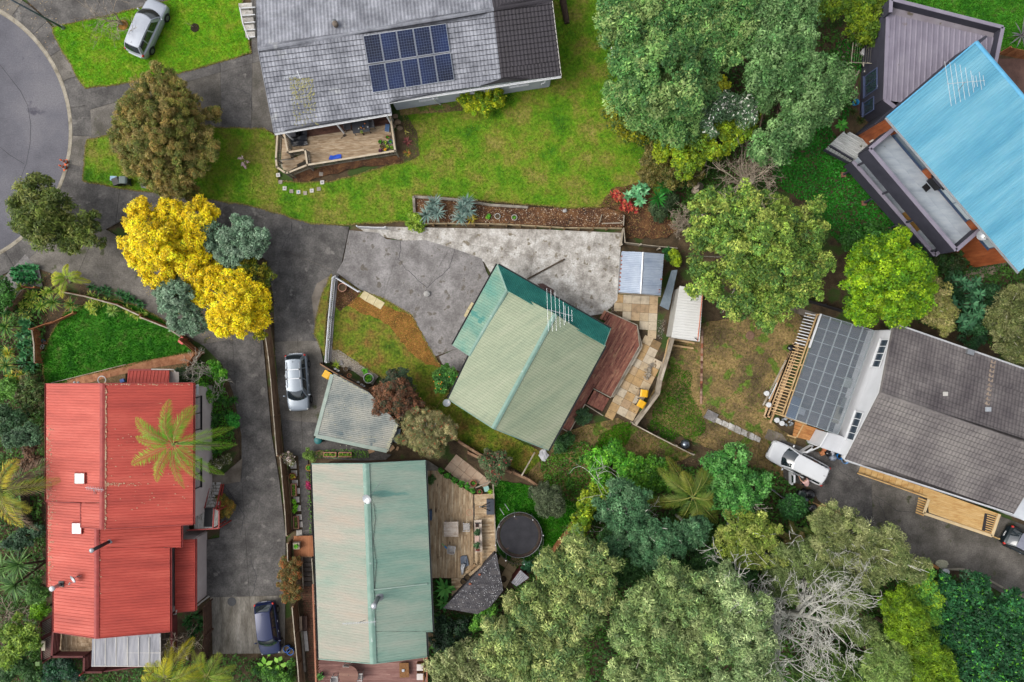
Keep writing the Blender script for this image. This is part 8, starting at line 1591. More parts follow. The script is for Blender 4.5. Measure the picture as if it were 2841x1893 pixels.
MB().lathe(W('dr',510,1460,ZP),[(.36,0),(.36,.012),(.33,.014),(.31,.008)],24).lone('manhole_cover',M('iron_cover',[(66,66,68),(84,84,86)],scale=12,rough=.7),'round iron manhole cover on the drive above the blue car','manhole cover');MB().lathe(W('t23',1668,762,.055),[(.36,0),(.36,.03),(.3,.05)],20).lone('manhole_cover',M('rusty_cover',[(112,84,66),(140,110,90)],scale=8,rough=.8),'rusty round cover in the bare yard','manhole cover')
bl=MB().ball(W('pt',1368,1475,.42),.40,24,16);bl.lone('garden_ball',M('polished_ball',[(120,128,138),(136,144,152)],scale=2,rough=.22,metal=.8),'shiny grey ball below the weedy yard','ball',smooth=True)
# stepping stones round the deck corner, alternately white and stone
for i,(x,y)in enumerate(((188,1095),(226,1208),(295,1313),(405,1360),(520,1373),(628,1390),(737,1350),(852,1322),(908,1215),(888,1080))):
    whi=i in(0,2,4,6,8);ordn=('first','second','third','fourth','fifth','sixth','seventh','eighth','ninth','tenth')[i];c=W('dk',x,y,LZ);t=thing('stepping_stone','%s %s stepping stone of the arc below the grey deck counted from the left'%(ordn,'white' if whi else 'grey'),'stepping stone',c,'stepping stones below the grey deck');rzz=RU(-.1,.1)
    MB().box(c+ZV(.02),(.31,.31,.06),rzz).make('slab',M('stone_white',[(206,200,192),(226,222,216)],scale=4,rnd=.03)if whi else M('stone_grey',[(150,140,130),(174,164,152)],scale=4,rnd=.06),t)
    if whi:MB().lathe(c+ZV(.05),[(.08,0),(.08,.004)],10).make('motif',solid('motif_%d'%(i%3),((170,170,172),(110,160,200),(150,156,160))[i%3],.8),t)
# red house path pavers
PPm=M('terracotta_paver',[(150,96,64),(176,120,84),(190,138,100)],scale=3,rough=.85,rnd=.1,fine=.1);pb_=struct('garden_path',wob(WL('t21',[(330,1100),(560,1030),(860,960),(1100,920),(1340,860),(1310,960),(1220,1010),(860,1000),(860,1090),(400,1092)],0),.4,.04),0,.10,M('path_soil',[(116,92,62),(146,120,84)],scale=4,rough=.95,fine=.3,fscale=16))
for i in range(15):t_=i/14;x=490+t_*800;y=1085-170*t_-18*sin(PI*t_);c=W('t21',x,y,.1);MB().box(c+ZV(.012),(.72,.72,.05),.18).make('paver',PPm,pb_)
MB().bar(W('t21',350,1085,.16),W('t21',860,958,.16),.05,.1).lone('path_edging',grey_f,'thin timber edging along the red house lawn path','edging')
# three pale pavers and other oddments at the forecourt
for i,pl_ in enumerate(([(760,457),(797,478),(768,528),(730,500)],[(798,479),(845,507),(820,555),(770,529)],[(847,508),(900,540),(872,585),(822,556)])):MB().prism(WL('t22',pl_,LZ+.05),.06).lone('paver',M('paver_cream',[(200,184,140),(222,208,166)],scale=3,rough=.85),('top','middle','bottom')[i]+' cream paver of three beside the forecourt','paver','cream pavers beside the forecourt')
for i,pl_ in enumerate(([(1490,535),(1507,545),(1482,590),(1462,580)],[(1460,583),(1480,593),(1455,640),(1437,630)])):MB().prism(WL('t22',pl_,ZP+.06),.06).lone('paver',MATS['paver_cream'],('upper','lower')[i]+' tan paver against the central house wall','paver')
MB().ball(W('t22',1187,478,ZP+.08),(.28,.26,.16),8,6,.15).lone('rock',M('rock_pale',[(160,158,154),(186,184,180)],scale=4,rough=.95),'pale rock sitting on the forecourt concrete','rock')
MB().bar(W('t23',155,378,ZP+.06),W('t23',408,243,ZP+.06),.12,.1).lone('timber_plank',M('plank_dark',[(70,58,46),(96,82,66)],scale=3),'dark plank lying on the light concrete court','plank');MB().prism(WL('t23',[(220,410),(260,408),(335,452),(330,480),(240,430)],ZP+.03),.03).lone('mat',M('brown_mat',[(92,70,66),(110,86,80)],scale=3),'brown mat beside the teal hip on the light concrete','mat')
def pot(label,view,x,y,r,h,mat,z=LZ,plant=None,cat='pot',n=14,pr=None,group=None):
    b=W(view,x,y,z);t=thing('plant_pot',label,cat,b,group);MB().lathe(b,[(r*.72,0),(r*.95,h*.9),(r,h),(r*.88,h),(r*.84,h*.82)],18,True).make('pot',mat,t,True);MB().lathe(b,[(r*.84,h*.78),(r*.84,h*.8)],14).make('soil',soil_m,t)
    if plant:V,C=rosette_geo(b+ZV(h*.85),n,pr or r*1.4,r*.35,plant,(10,75),.5);leafpart('leaves',np.array(V),np.clip(np.array(C),0,.9),t)
    return t
terra=solid('terracotta_pot',(190,112,76),.8);whp=solid('white_pot',(222,222,216),.6);blk=black_m;blup=solid('blue_pot',(40,104,190),.4)
pot('round pink rimmed pot in the picket fence bed','t22',617,437,.36,.3,solid('pink_clay',(216,160,136),.8));pot('white pot with a green plant at the end of the gravel strip','cr',1240,450,.42,.45,whp,LZ,GR,n=30,pr=.5);pot('small grey pot on the gravel strip','cr',920,320,.2,.3,solid('stone_pot',(140,130,120),.8));pot('terracotta pot on the lattice topped fence side','cr',970,415,.18,.35,terra,.7)
rosette('spider_plant','yellow green grassy plant on the gravel strip','cr',[(778,262)],40,.5,.04,[(140,170,40),(180,196,70)],el=(10,75));rosette('spider_plant','bright green clump on the gravel strip','cr',[(1180,355)],44,.42,.05,[(90,170,40),(110,190,60)],el=(10,60));MB().box(W('cr',830,240,LZ+.04),(.4,.4,.06),.4).lone('paver',mid_m,'pale square paver on the gravel strip','paver')
pot('left white ring pot in the raised bed','rw',345,240,.16,.2,whp,.5);pot('white ring pot in the middle of the raised bed','rw',710,230,.24,.15,whp,.5);pot('white ring pot with a green plant in the raised bed','rw',842,240,.24,.15,whp,.5,GR,n=14,pr=.22);tree('shrub','small green mound in the raised bed','rw',[(640,230,18,.6)],.7,GR,(.07,.04),.15,1.4,trunk=.02,cat='shrub',limbs=False);MB().ball(W('rw',1238,185,.6),(.2,.16,.12),8,6,.15).lone('rock',MATS['rock_pale'],'pale rock at the back of the raised bed','rock')
pot('left blue ringed tub beside the blue car','gr',470,780,.3,.4,blup,ZP);pot('right blue ringed tub beside the blue car','gr',515,812,.3,.4,blup,ZP)
# furniture on the grey deck
BQ=thing('barbecue','black barbecue with its cover half off on the grey deck','barbecue',W('dk',500,480,zD));c=W('dk',470,450,zD);gm=solid('bbq_grey',(62,62,68),.5);MB().box(c+ZV(.45),(.9,.55,.7),.17).make('cabinet',black_m,BQ);MB().box(W('dk',470,480,zD)+ZV(.92),(.62,.5,.2),.17).make('hood',gm,BQ);MB().box(W('dk',520,385,zD)+ZV(.9),(.3,.5,.06),.17).make('side_shelf',gm,BQ)
cv=MB().grid(lambda u,v:W('dk',430+255*u-20*sin(3*v),400+240*v-30*u*v,zD)+ZV(.5-.42*(v*.7+.3*u)+.08*sin(9*u+5*v)+.05*cos(17*v)),14,12);cv.make('cover',solid('bbq_cover',(30,32,40),.45),BQ,True)
def chair(label,view,x,y,rz,z,mat,seat=(.5,.5),group=None,arms=True,sm=None,sc=1.0):
    b=W(view,x,y,z);t=thing('chair',label,'chair',b,group);R=Matrix.Rotation(rads(rz),3,'Z');k=lambda X,Y,Z:b+R@Vec((X*sc,Y*sc,Z));ax=(R@Vec((1,0,0)),R@Vec((0,1,0)),ZV(1))
    for i in range(5):MB().box(k(0,-.2+i*.1,.44),(.46*sc,.085*sc,.025),ax=ax).make('seat_slat',sm or mat,t)
    for i in range(5):MB().box(k(-.25-.04*0,-.2+i*.1,.68),(.03,.085*sc,.46),ax=ax).make('back_slat',sm or mat,t)
    for sx in(-.22,.22):
        for sy in(-.24,.24):MB().box(k(sx,sy,.22),(.045,.045,.44),ax=ax).make('leg',mat,t)
    if arms:
        for sy in(-.27,.27):MB().box(k(0,sy,.64),(.5*sc,.06,.03),ax=ax).make('armrest',mat,t);MB().box(k(.21,sy,.53),(.04,.04,.2),ax=ax).make('arm_post',mat,t)
    return t
gch=solid('outdoor_grey',(82,84,90),.6);chair('grey chair left of the dark table on the grey deck','dk',1345,330,8,zD,gch,sm=solid('grey_cushion',(120,120,124),.9));chair('grey chair right of the dark table on the grey deck','dk',1720,300,190,zD,gch,sm=solid('grey_cushion',(120,120,124),.9))
TB=thing('table','dark slate table with fruit on the grey deck','table',W('dk',1560,320,zD));ax_=math.atan2(ddir.y,ddir.x);c=W('dk',1562,320,zD);MB().box(c+ZV(.73),(1.35,1.25,.04),ax_).make('table_top',solid('slate',(66,68,74),.5),TB)
for sx in(-.6,.6):
    for sy in(-.55,.55):MB().box(c+Matrix.Rotation(ax_,3,'Z')@Vec((sx,sy,.36)),(.05,.05,.72),ax_).make('leg',gch,TB)
for i,(x,y,col)in enumerate(((1600,252,(236,130,60)),(1500,335,(220,220,214)),(1545,325,(210,120,60)),(1590,338,(176,130,80)),(1650,308,(226,226,228)),(1570,295,(70,120,190)),(1530,312,(190,150,60)))):MB().ball(W('dk',x,y,zD+.8),.06,8,6).lone('fruit' if i not in(1,4,5)else 'cup',solid('tabletop%d'%i,col,.4),('orange round fruit','white cup','orange gourd','brown gourd','white beaker','blue cup','yellow fruit')[i]+' on the dark slate table','tableware',smooth=True)
rosette('cut_plant','small green sprig lying on the dark slate table','dk',[(1545,390,zD+.78)],8,.16,.04,[(150,180,50)],el=(0,30))
bt=MB().grid(lambda u,v:W('dk',1035+180*u-25*v*(1-u),770+70*v+8*sin(6*u)-10*u,zD+.05+.03*sin(7*u+3*v)),10,6).lone('beach_towel',M('blue_towel',[(40,80,190),(60,100,214)],scale=6,rough=.95),'bright blue towel lying by the deck railing','towel',smooth=True)
br_=thing('broom','dark hand broom lying on the grey deck','broom',W('dk',1250,460,zD));MB().bar(W('dk',1210,500,zD+.03),W('dk',1245,465,zD+.04),.03,.03).make('handle',black_m,br_);MB().box(W('dk',1268,450,zD+.04),(.22,.16,.06),.5).make('brush',solid('bristle',(74,62,54),.9),br_)
for i,(x,y,m_,cl,nm_)in enumerate(((1980,490,terra,GR,'brown pot with green leaves'),(2030,560,blup,GR,'blue rectangular pot'),(1945,575,blk,CYG,'black pot with lime leaves'),(1862,565,blk,GR,'small black pot'),(1888,640,blk,[(120,96,60),(96,100,50)],'black pot with bronze leaves'),(1980,645,blk,CYG,'black pot with arching leaves'),(1945,690,blk,[(214,190,50),(230,140,60)],'pot with yellow leaves'),(1865,708,blk,[(110,60,90),(130,80,100)],'pot with purple leaves'),(2045,660,blk,CYG,'pot with yellow green leaves'))):pot(nm_+' at the right end of the grey deck','dk',x,y,.17,.24,m_,zD,cl,n=16,pr=.24)
crate('white and blue basket by the right deck railing','dk',2005,390,(.32,.55,.22),-8,solid('basket_white',(196,206,216),.6),'basket','basket',zD,solid('basket_blue',(80,110,150),.8))
for i,(x,y,r)in enumerate(((970,790,.26),(990,830,.3),(960,860,.22),(1000,870,.26),(975,900-60,.2))):MB().ball(W('t12',x,y,.2),(r,r*.8,r*.6),8,6,.2).lone('rock',M('rock_brown',[(120,100,80),(156,136,112)],scale=5,rough=.95,rnd=.1),('upper left','middle right','lower left','lower right','small central')[i]+' brown rock in the bed at the deck corner','rock')
# trampoline
TP=thing('trampoline','round black trampoline with safety net beside the large deck','trampoline',W('tr',985,665));tc_=W('tr',985,680,0);zt_=.85;ring=lambda r,z,n=40:[tc_+Vec((r*cos(2*PI*i/n),r*sin(2*PI*i/n),z))for i in range(n+1)]
MB().lathe(tc_,[(1.55,zt_-.012),(1.55,zt_)],40).make('mat',M('trampoline_mat',[(46,46,52),(60,60,66)],scale=1.5,rough=.8,spots=((112,84,66),1.4,.68)),TP);MB().lathe(tc_,[(1.56,zt_+.01),(1.58,zt_+.03),(1.80,zt_+.03),(1.82,zt_-.01)],40,True).make('spring_cover',M('pad_brown_black',[(44,38,36),(76,58,48)],scale=5,rough=.8),TP,True);MB().tube(ring(1.84,zt_-.02),.028,6).make('frame',steel_m,TP,True)
for i in range(8):
    a=2*PI*i/8+.2;d=Vec((cos(a),sin(a),0));p0=tc_+d*1.86;MB().tube([p0,p0+ZV(zt_)],.026,6).make('leg',steel_m,TP);MB().tube([p0+ZV(zt_),p0+ZV(2.3)+d*.06],.022,6).make('net_pole',steel_m,TP);MB().ball(p0+ZV(2.33)+d*.06,.05,6,4).make('pole_cap',white_m,TP)
MB().tube(ring(1.9,2.26),.008,4).make('net_rim',gch,TP);MB().lathe(tc_,[(1.87,zt_),(1.91,2.25)],40,True).make('net',clear_sheet('net_mesh',(34,40,38),.22),TP,True)
ld=[W('tr',790,440,.5),W('tr',840,395,.5)]
for p in(ld):MB().tube([p,p+Vec((.35,-.45,.35))],.03,6).make('ladder_rail',alu_m,TP)
# furniture on the large deck
wt_=M('bleached_timber',[(186,168,150),(206,190,174),(218,206,192)],scale=2,rough=.85,rnd=.06);T2=thing('table','square bleached table on the large deck','table',W('tr',297,652,zd4));tz=zd4+.74;boards(T2,WL('tr',[(222,578),(370,576),(372,728),(224,728)],tz),(1,0),.14,.006,.03,wt_,'table_board')
for x,y in((235,590),(358,588),(358,716),(236,716)):p=W('tr',x,y,tz);MB().box((p.x,p.y,(zd4+tz)/2-.02),(.08,.08,.7)).make('leg',wt_,T2)
gw_=M('weathered_chair',[(184,180,176),(212,208,204)],scale=3,rough=.85,rnd=.08);chair('weathered chair upper right of the bleached table','tr',455,612,180,zd4,gw_,sc=1.1);chair('weathered chair below the bleached table','tr',306,835,80,zd4,gw_,sc=1.1)
PB=thing('planter_bench','long white planter bench on the large deck','planter',W('tr',572,720,zd4));MB().prism(WL('tr',[(530,560),(606,556),(614,880),(540,884)],zd4+.45),.05).make('bench_top',wt_,PB)
for x,y,w,h,m_ in((570,590,.5,.08,black_m),(560,612,.25,.28,solid('soil_dark',(60,36,30),.9)),(560,745,.34,.5,solid('pink_tray',(226,190,176),.8)),(565,860,.34,.2,solid('soil_red',(120,50,40),.9))):MB().box(W('tr',x,y,zd4+.49),(w,h,.05)).make('insert',m_,PB)
for x,y in((540,575),(600,572),(606,868),(548,870)):MB().box(W('tr',x,y,zd4+.2),(.08,.08,.4)).make('leg',wt_,PB)
for i,(x,y)in enumerate(((563,685),(556,813))):tree('clipped_ball',('upper','lower')[i]+' dark green clipped ball on the planter bench','tr',[(x,y,30,zd4+.75)],1.2,[(44,80,44),(60,96,56)],(.06,.04),.14,1.5,trunk=.02,cat='shrub',limbs=False)
BH=thing('basketball_hoop','portable basketball hoop with grey base on the large deck','basketball hoop',W('tr',695,420,zd4));MB().box(W('tr',695,420,zd4)+ZV(.12),(.62,1.25,.22)).make('base',solid('hoop_base',(70,76,88),.5),BH);tph=W('tr',585,425,2.9)
for y in(380,465):MB().tube([W('tr',690,y,zd4+.2),W('tr',600,425,2.5)],.03,6).make('strut',black_m,BH)
MB().tube([W('tr',680,420,zd4+.2),tph],.04,8).make('pole',alu_m,BH);MB().box(W('tr',530,470,3.1),(.05,1.1,.75)).make('backboard',solid('backboard_dark',(46,46,50),.4),BH);rc=W('tr',484,483,2.95);MB().tube([rc+Vec((.23*cos(a),.23*sin(a),0))for a in np.linspace(0,2*PI,20)],.012,5).make('rim',solid('rim_orange',(200,120,96),.5),BH)
UM=thing('closed_umbrella','grey parasol base with a furled striped parasol on the large deck','parasol',W('tr',435,970,zd4));MB().prism(WL('tr',[(390,935),(410,922),(455,920),(470,980),(475,1020),(440,1035),(395,1010)],zd4+.14),.14).make('base',solid('base_blue_grey',(104,116,134),.5),UM);MB().tube([W('tr',440,935,zd4+.16),W('tr',440,990,zd4+.3)],.03,6).make('pole',alu_m,UM)
for i in range(7):MB().tube([W('tr',400+i*7,1000+abs(i-3)*2,zd4+.32),W('tr',396+i*5,1050,zd4+.26+.02*(i%2)),W('tr',405+i*2,1110,zd4+.2)],[.05,.06,.025],6).make('fabric_fold',white_m if i%2 else solid('fabric_grey',(120,122,126),.9),UM,True)
pot('left black pot at the deck edge by the shingled hut','tr',425,1165,.26,.35,blk,zd4);pot('right black pot at the deck edge by the shingled hut','tr',460,1130,.26,.35,blk,zd4);pot('terracotta pot with seedlings on the large deck','tr',588,270,.22,.2,terra,zd4-.1,GR,n=12,pr=.16);pot('lime green plant pot at the deck corner','tr',695,265,.22,.25,solid('lime_pot',(150,190,30),.5),zd4-.1,[(150,200,40),(170,214,60)],n=26,pr=.22);pot('orange pot with climber above the large deck','tr',525,180,.26,.3,solid('orange_pot',(214,120,70),.7),.1,GR,n=14,pr=.2);pot('dark pot on the paved corner by the shingled hut','tr',828,1145,.26,.3,M('dark_pot',[(60,48,38),(90,70,54)],scale=5),.09)
MB().box(W('tr',655,243,zd4-.05),(.42,.42,.05),.3).lone('tray',solid('mint_tray',(160,206,196),.5),'mint green tray at the corner of the large deck','tray')
wg=thing('toy_water_gun','green and blue toy lying beside the weathered chair','toy',W('tr',230,820,zd4));MB().bar(W('tr',203,797,zd4+.04),W('tr',232,822,zd4+.04),.06,.05).make('barrel',solid('toy_green',(140,206,120),.4),wg);MB().bar(W('tr',232,822,zd4+.04),W('tr',255,845,zd4+.04),.12,.06).make('tank',solid('toy_blue',(40,150,220),.4),wg)
MB().box(W('tr',85,505,zd4+.25),(.3,.8,.5)).lone('storage_box',solid('blue_grey_box',(70,96,130),.6),'blue grey box against the green roofed house on the large deck','box')
# south deck of the lower house
D10=thing('deck','pinkish stained deck below the two tone green roof','deck',W('gr',1500,1080));pkd_m=M('pink_deck',[(116,78,72),(144,104,96),(166,128,118)],scale=.8,rough=.8,rnd=.08,fine=.1,fscale=10,stretch=(.4,2,1));zd10=.9;boards(D10,WL('gr',[(870,880),(2275,860),(2285,1420),(850,1420)],zd10),(1,0),.13,.006,.03,pkd_m,brk=4)
MB().bar(W('gr',790,-40,1.8),W('gr',835,1350,1.8),.12,.06).make('handrail',M('orange_rail',[(168,112,86),(188,132,104)],scale=2),D10);MB().bar(W('gr',2280,900,1.8),W('gr',2280,1400,1.8),.1,.06).make('handrail',MATS['orange_rail'],D10)
for i in range(40):p=W('gr',792+1.1*i,-30+i*34,1.8);MB().box((p.x+.03,p.y,1.3),(.04,.04,.9)).make('baluster',MATS['orange_rail'],D10)
rtm=M('round_table_wood',[(110,76,68),(138,100,88),(156,120,104)],scale=1.2,rough=.8,stretch=(.4,3,1));RT=thing('table','round wooden table on the pinkish deck','table',W('gr',1258,1145,zd10));c=W('gr',1258,1145,zd10+.72)
cpoly=[c+Vec((.77*cos(2*PI*i/40),.77*sin(2*PI*i/40),.03))for i in range(40)];boards(RT,cpoly,(1,.05),.14,.005,.035,rtm,'table_board');MB().lathe(W('gr',1258,1145,zd10),[(.3,0),(.06,.08),(.06,.7)],12).make('pedestal',rtm,RT);MB().lathe(c,[(.03,.03),(.03,.036)],8).make('parasol_hole',black_m,RT)
chair('pale framed chair left of the round table','gr',1100,1165,0,zd10,gw_);chair('pale framed chair right of the round table','gr',1420,1125,180,zd10,gw_);chair('pale framed chair above the round table','gr',1255,1010,268,zd10,gw_)
RC_=thing('coffee_table','brown rattan coffee table on the pinkish deck','table',W('gr',1985,1080,zd10));ratt=M('rattan',[(110,74,40),(136,94,54),(156,112,68)],scale=14,rough=.8);MB().prism(WL('gr',[(1918,990),(2040,985),(2048,1175),(1925,1180)],zd10+.4),.06).make('top',ratt,RC_);MB().prism(WL('gr',[(1930,1005),(2030,1000),(2036,1160),(1936,1165)],zd10+.33),.3).make('base',ratt,RC_);MB().box(W('gr',1970,1085,zd10+.44),(.2,.2,.05)).make('tray',alu_m,RC_)
for i,(x,y)in enumerate(((2205,1010),(2205,1130))):b=W('gr',x,y,zd10);t=thing('lounge_chair',('upper','lower')[i]+' outdoor chair with white cushion on the pinkish deck','chair',b);MB().box(b+ZV(.2),(.6,.55,.36)).make('frame',ratt,t);MB().box(b+Vec((-.02,0,.43)),(.55,.5,.12)).make('cushion',M('white_cushion',[(216,206,200),(230,222,216)],scale=4,rough=.95),t);MB().box(b+Vec((.3,0,.5)),(.1,.56,.6)).make('backrest',ratt,t)
pot('leafy potted plant at the left end of the pinkish deck','gr',905,1130,.25,.4,blk,zd10,[(90,150,70),(116,170,90)],n=50,pr=.45)
# side passage: bench, plank, brick path, stairs, orange landing
BN=thing('bench','old dark bench in the side passage by the fence','bench',W('gr',660,460));bn_m=M('bench_dark',[(70,52,46),(96,74,64)],scale=2,rnd=.1);
for i in range(4):MB().prism(WL('gr',[(645+i*17,375),(660+i*17,372),(666+i*17,555),(650+i*17,558)],.45),.04).make('seat_slat',bn_m,BN)
for y in(385,545):MB().box(W('gr',680,y,.22),(.45,.06,.4)).make('leg',bn_m,BN)
MB().prism(WL('gr',[(610,390),(645,375),(650,555),(620,580)],.8),.04).make('backrest',M('bench_pale',[(120,104,88),(146,128,110)],scale=3),BN)
MB().bar(W('gr',690,570,.2),W('gr',715,830,.2),.3,.05).lone('plank',M('plank_bleached',[(176,172,166),(206,202,196)],scale=3),'bleached plank lying in the side passage','plank');MB().bar(W('gr',650,560,.3),W('gr',690,1100,.3),.16,.2).lone('sleeper',grey_tim,'long grey sleeper edging the side passage','sleeper')
bk=tag(MB().prism(WL('gr',[(640,-40),(790,-40),(830,1238),(730,1238)],0),0,.05).make('brick_path',soil_m),kind='structure');brick_m=M('old_brick',[(92,62,48),(120,84,66),(84,80,56)],scale=3,rough=.95,rnd=.14)
for r in range(42):
    for c_ in range(6):
        x=655+r*2.1+c_*22+(11 if r%2 else 0);y=-30+r*30;p=W('gr',x,y,.05);MB().box(p+ZV(.012),(.125,.165,.05)).make('brick',brick_m,bk)
OD=thing('landing','small orange timber landing between the planters and the stairs','landing',W('dr',1220,910));boards(OD,WL('dr',[(1122,812),(1322,806),(1326,1012),(1128,1012)],.5),(0,1),.14,.006,.04,M('orange_landing',[(160,100,64),(184,122,82)],scale=1.5,rnd=.08,rough=.8));MB().prism(WL('dr',[(1130,820),(1316,814),(1318,1004),(1134,1004)],0),0,.45).make('frame',brown_f,OD)
GS=thing('stairs','dark weathered steps below the small orange landing','stairs',W('dr',1260,1160));
for i in range(6):MB().prism(WL('dr',[(1212,1025+i*48),(1300,1025+i*48),(1304,1066+i*48),(1216,1066+i*48)],.42-i*.06),.05).make('tread',M('tread_dark',[(62,54,50),(88,78,72)],scale=2,rnd=.12),GS)
for a,b in(((1205,1020),(1218,1330)),((1302,1030),(1330,1480))):MB().bar(W('dr',*a,.7),W('dr',*b,.5),.06,.12).make('stringer',grey_f,GS)
PLt=thing('planter','square timber planter with green plant on the small orange landing','planter',W('dr',1150,910,.5));MB().prism(WL('dr',[(1115,880),(1178,878),(1180,942),(1117,944)],.95),.42).make('box',grey_f,PLt);V,C=rosette_geo(W('dr',1147,911,.95),26,.28,.09,GR,(10,70),.5);leafpart('leaves',np.array(V),np.clip(np.array(C),0,.9),PLt)
for i,(x,y)in enumerate(((1120,115),(1128,190),(1135,285),(1155,365),(1150,450),(1165,535),(1175,625),(1182,695),(1178,778))):MB().box(W('dr',x,y,.11),(.48,.46,.07),.03).lone('stepping_slab',M('slab_pale',[(186,180,170),(212,206,198)],scale=3,rnd=.05),'%s pale slab from the top in the row of planters beside the fence'%('first','second','third','fourth','fifth','sixth','seventh','eighth','ninth')[i],'paving slab','pale slabs beside the fence')
pkr=solid('pink_planter',(216,150,128),.7)
def trough(label,view,x,y,w,l,rz,cols,z=.14):
    b=W(view,x,y,z);t=thing('planter_trough',label,'planter',b);R=Matrix.Rotation(rz,3,'Z')
    for s in(-1,1):MB().box(b+R@Vec((s*(w/2-.02),0,.13)),(.045,l,.26),rz).make('side',pkr,t);MB().box(b+R@Vec((0,s*(l/2-.022),.13)),(w-.1,.045,.26),rz).make('end',pkr,t)
    MB().box(b+ZV(.1),(w-.1,l-.1,.18),rz).make('soil',soil_m,t);V,C=[],[]
    for i in range(5):v,c=rosette_geo(b+R@Vec((0,-l/2+l*(i+.5)/5,.2)),14,.2,.06,cols,(10,75),.5);V+=v;C+=c
    leafpart('leaves',np.array(V),np.clip(np.array(C),0,.9),t)
trough('upper pink rimmed trough beside the fence','dr',1130,350,.42,1.0,.04,CYG);trough('lower pink rimmed trough beside the fence','dr',1153,672,.42,1.0,.04,[(120,110,60),(110,140,50)]);trough('left pink rimmed trough above the green roofed house','cr',692,1520,.38,1.05,PI/2,CYG);trough('right pink rimmed trough above the green roofed house','cr',905,1520,.38,1.05,PI/2,CYG)
pot('round terracotta bowl with yellow flowers beside the fence','dr',1120,215,.3,.25,terra,.14,[(150,150,40),(190,160,40),(100,130,50)],n=40,pr=.28);rosette('lettuce','lime green leafy plant between the troughs','dr',[(1130,470),(1140,520),(1135,560)],30,.3,.1,[(110,190,30),(140,210,50)],z=.25,el=(10,70));pot('yellow rimmed pot at the corner of the two tone green roof','dr',1280,130,.26,.3,solid('mustard_pot',(206,150,50),.6),.1,GR,n=26,pr=.28)
mat_cover('flower_border',WL('dr',[(1245,180),(1300,180),(1318,780),(1285,780)]),.05,60,(.14,.07),[(60,110,40),(96,140,50),(120,120,50)],'thin green border along the two tone green roof',hmax=.4);tree('shrub','magenta bougainvillea against the two tone green roof','dr',[(1275,290,30,.8),(1270,330,26,.8)],1.2,[(150,30,80),(176,40,96),(70,110,50)],(.09,.06),.2,1.2,trunk=.02,cat='shrub',limbs=False)
for i,(x,y,rz,w)in enumerate(((520,1495,.3,.5),(560,1490,-.2,.45),(545,1530,.8,.4),(1265,1475,.3,.5),(1550,1440,.7,.5),(1632,1440,1.2,.32))):MB().box(W('cr',x,y,.14+.012*(i%3)),(w,w*.6,.012),rz).lone('cardboard',M('cardboard',[(176,140,106),(200,166,130)],scale=3,rnd=.08),('upper cardboard piece left of the pink troughs','second cardboard piece left of the pink troughs','lower cardboard piece left of the pink troughs','cardboard piece under the carport edge','long cardboard strip right of the carport','small cardboard piece right of the carport')[i],'cardboard')
mat_cover('weeds',WL('cr',[(480,1470),(700,1450),(1000,1440),(1240,1480),(1240,1568),(480,1568)]),.1,220,(.1,.05),[(64,110,30),(90,140,36),(120,150,60)],'green weeds between the carport and the green roofed house','weeds',hmax=.3)
# right-hand yard
TS=thing('timber_stack','stack of long sawn boards beside the clear pergola','timber stack',W('pg',290,830))
for i in range(16):x0_,y0_=470-(i%6)*12+RU(-6,6),390+(i%6)*8+(i//6)*30+RU(0,60);x1_,y1_=x0_-300-RU(0,40),y0_+800+RU(-40,40);z=.1+.06*(i//6);MB().bar(W('pg',x0_,y0_,z),W('pg',x1_,y1_,z),.16,.045).make('board',M('sawn_board',[(190,150,108),(212,176,134),(226,196,158)],scale=1.5,rnd=.08,rough=.8),TS)
MB().bar(W('pg',335,615,.1),W('pg',70,1135,.1),.14,.05).lone('timber_plank',grey_f,'single grey plank lying left of the board stack','plank');MB().bar(W('pg',232,875,.13),W('pg',137,1060,.13),.09,.05).lone('white_plank',white_m,'short white painted plank left of the board stack','plank')
TS2=thing('timber_stack','stack of pale framing timber behind the rubbish bags','timber stack',W('wc',1150,1340))
for i in range(13):a=W('wc',870+(i%7)*10,1210+(i%7)*26,.15+.07*(i//7));b=W('wc',1400+(i%5)*12-20*(i%3),1440+(i%7)*26,.15+.07*(i//7));MB().bar(a,b,.13,.06).make('board',M('framing_timber',[(186,146,98),(210,172,122)],scale=1.5,rnd=.1,rough=.8),TS2)
MB().bar(W('wc',1085,1260,.2),W('wc',1395,1390,.2),.13,.06).lone('timber_beam',tim_m,'single pale beam lying above the framing timber','timber');MB().bar(W('t34',1095,745,.2),W('t34',1185,795,.2),.22,.1).lone('timber_beam',ord_m,'orange sleeper end at the edge of the right drive','timber')
def bag(label,view,x,y,r,mat,z=.1):
    b=W(view,x,y,z);mb=MB().ball(b+ZV(r*.62),(r,r*.85,r*.65),12,8,.14);mb.tube([b+ZV(r*1.1),b+Vec((.04,.03,r*1.5))],[r*.25,r*.1],6);mb.lone('rubbish_bag',mat,label,'rubbish bag','black rubbish bags',smooth=True)
bgm=M('bag_black',[(18,18,20),(36,36,40)],scale=6,rough=.25,spec=.6)
for lb,x,y,r in(('large black rubbish bag behind the bin by the white wagon',845,1080,.5),('left black rubbish bag under the car door',765,1050,.38),('black rubbish bag below the bundle',900,1310,.42)):bag(lb,'wc',x,y,r,bgm)
MB().ball(W('wc',790,1180,.3),(.42,.3,.25),10,6,.15).lone('bundle',M('bundle_grey',[(60,64,78),(170,180,196)],scale=5,rough=.6),'grey and white bundle between the black bags','bundle',smooth=True)
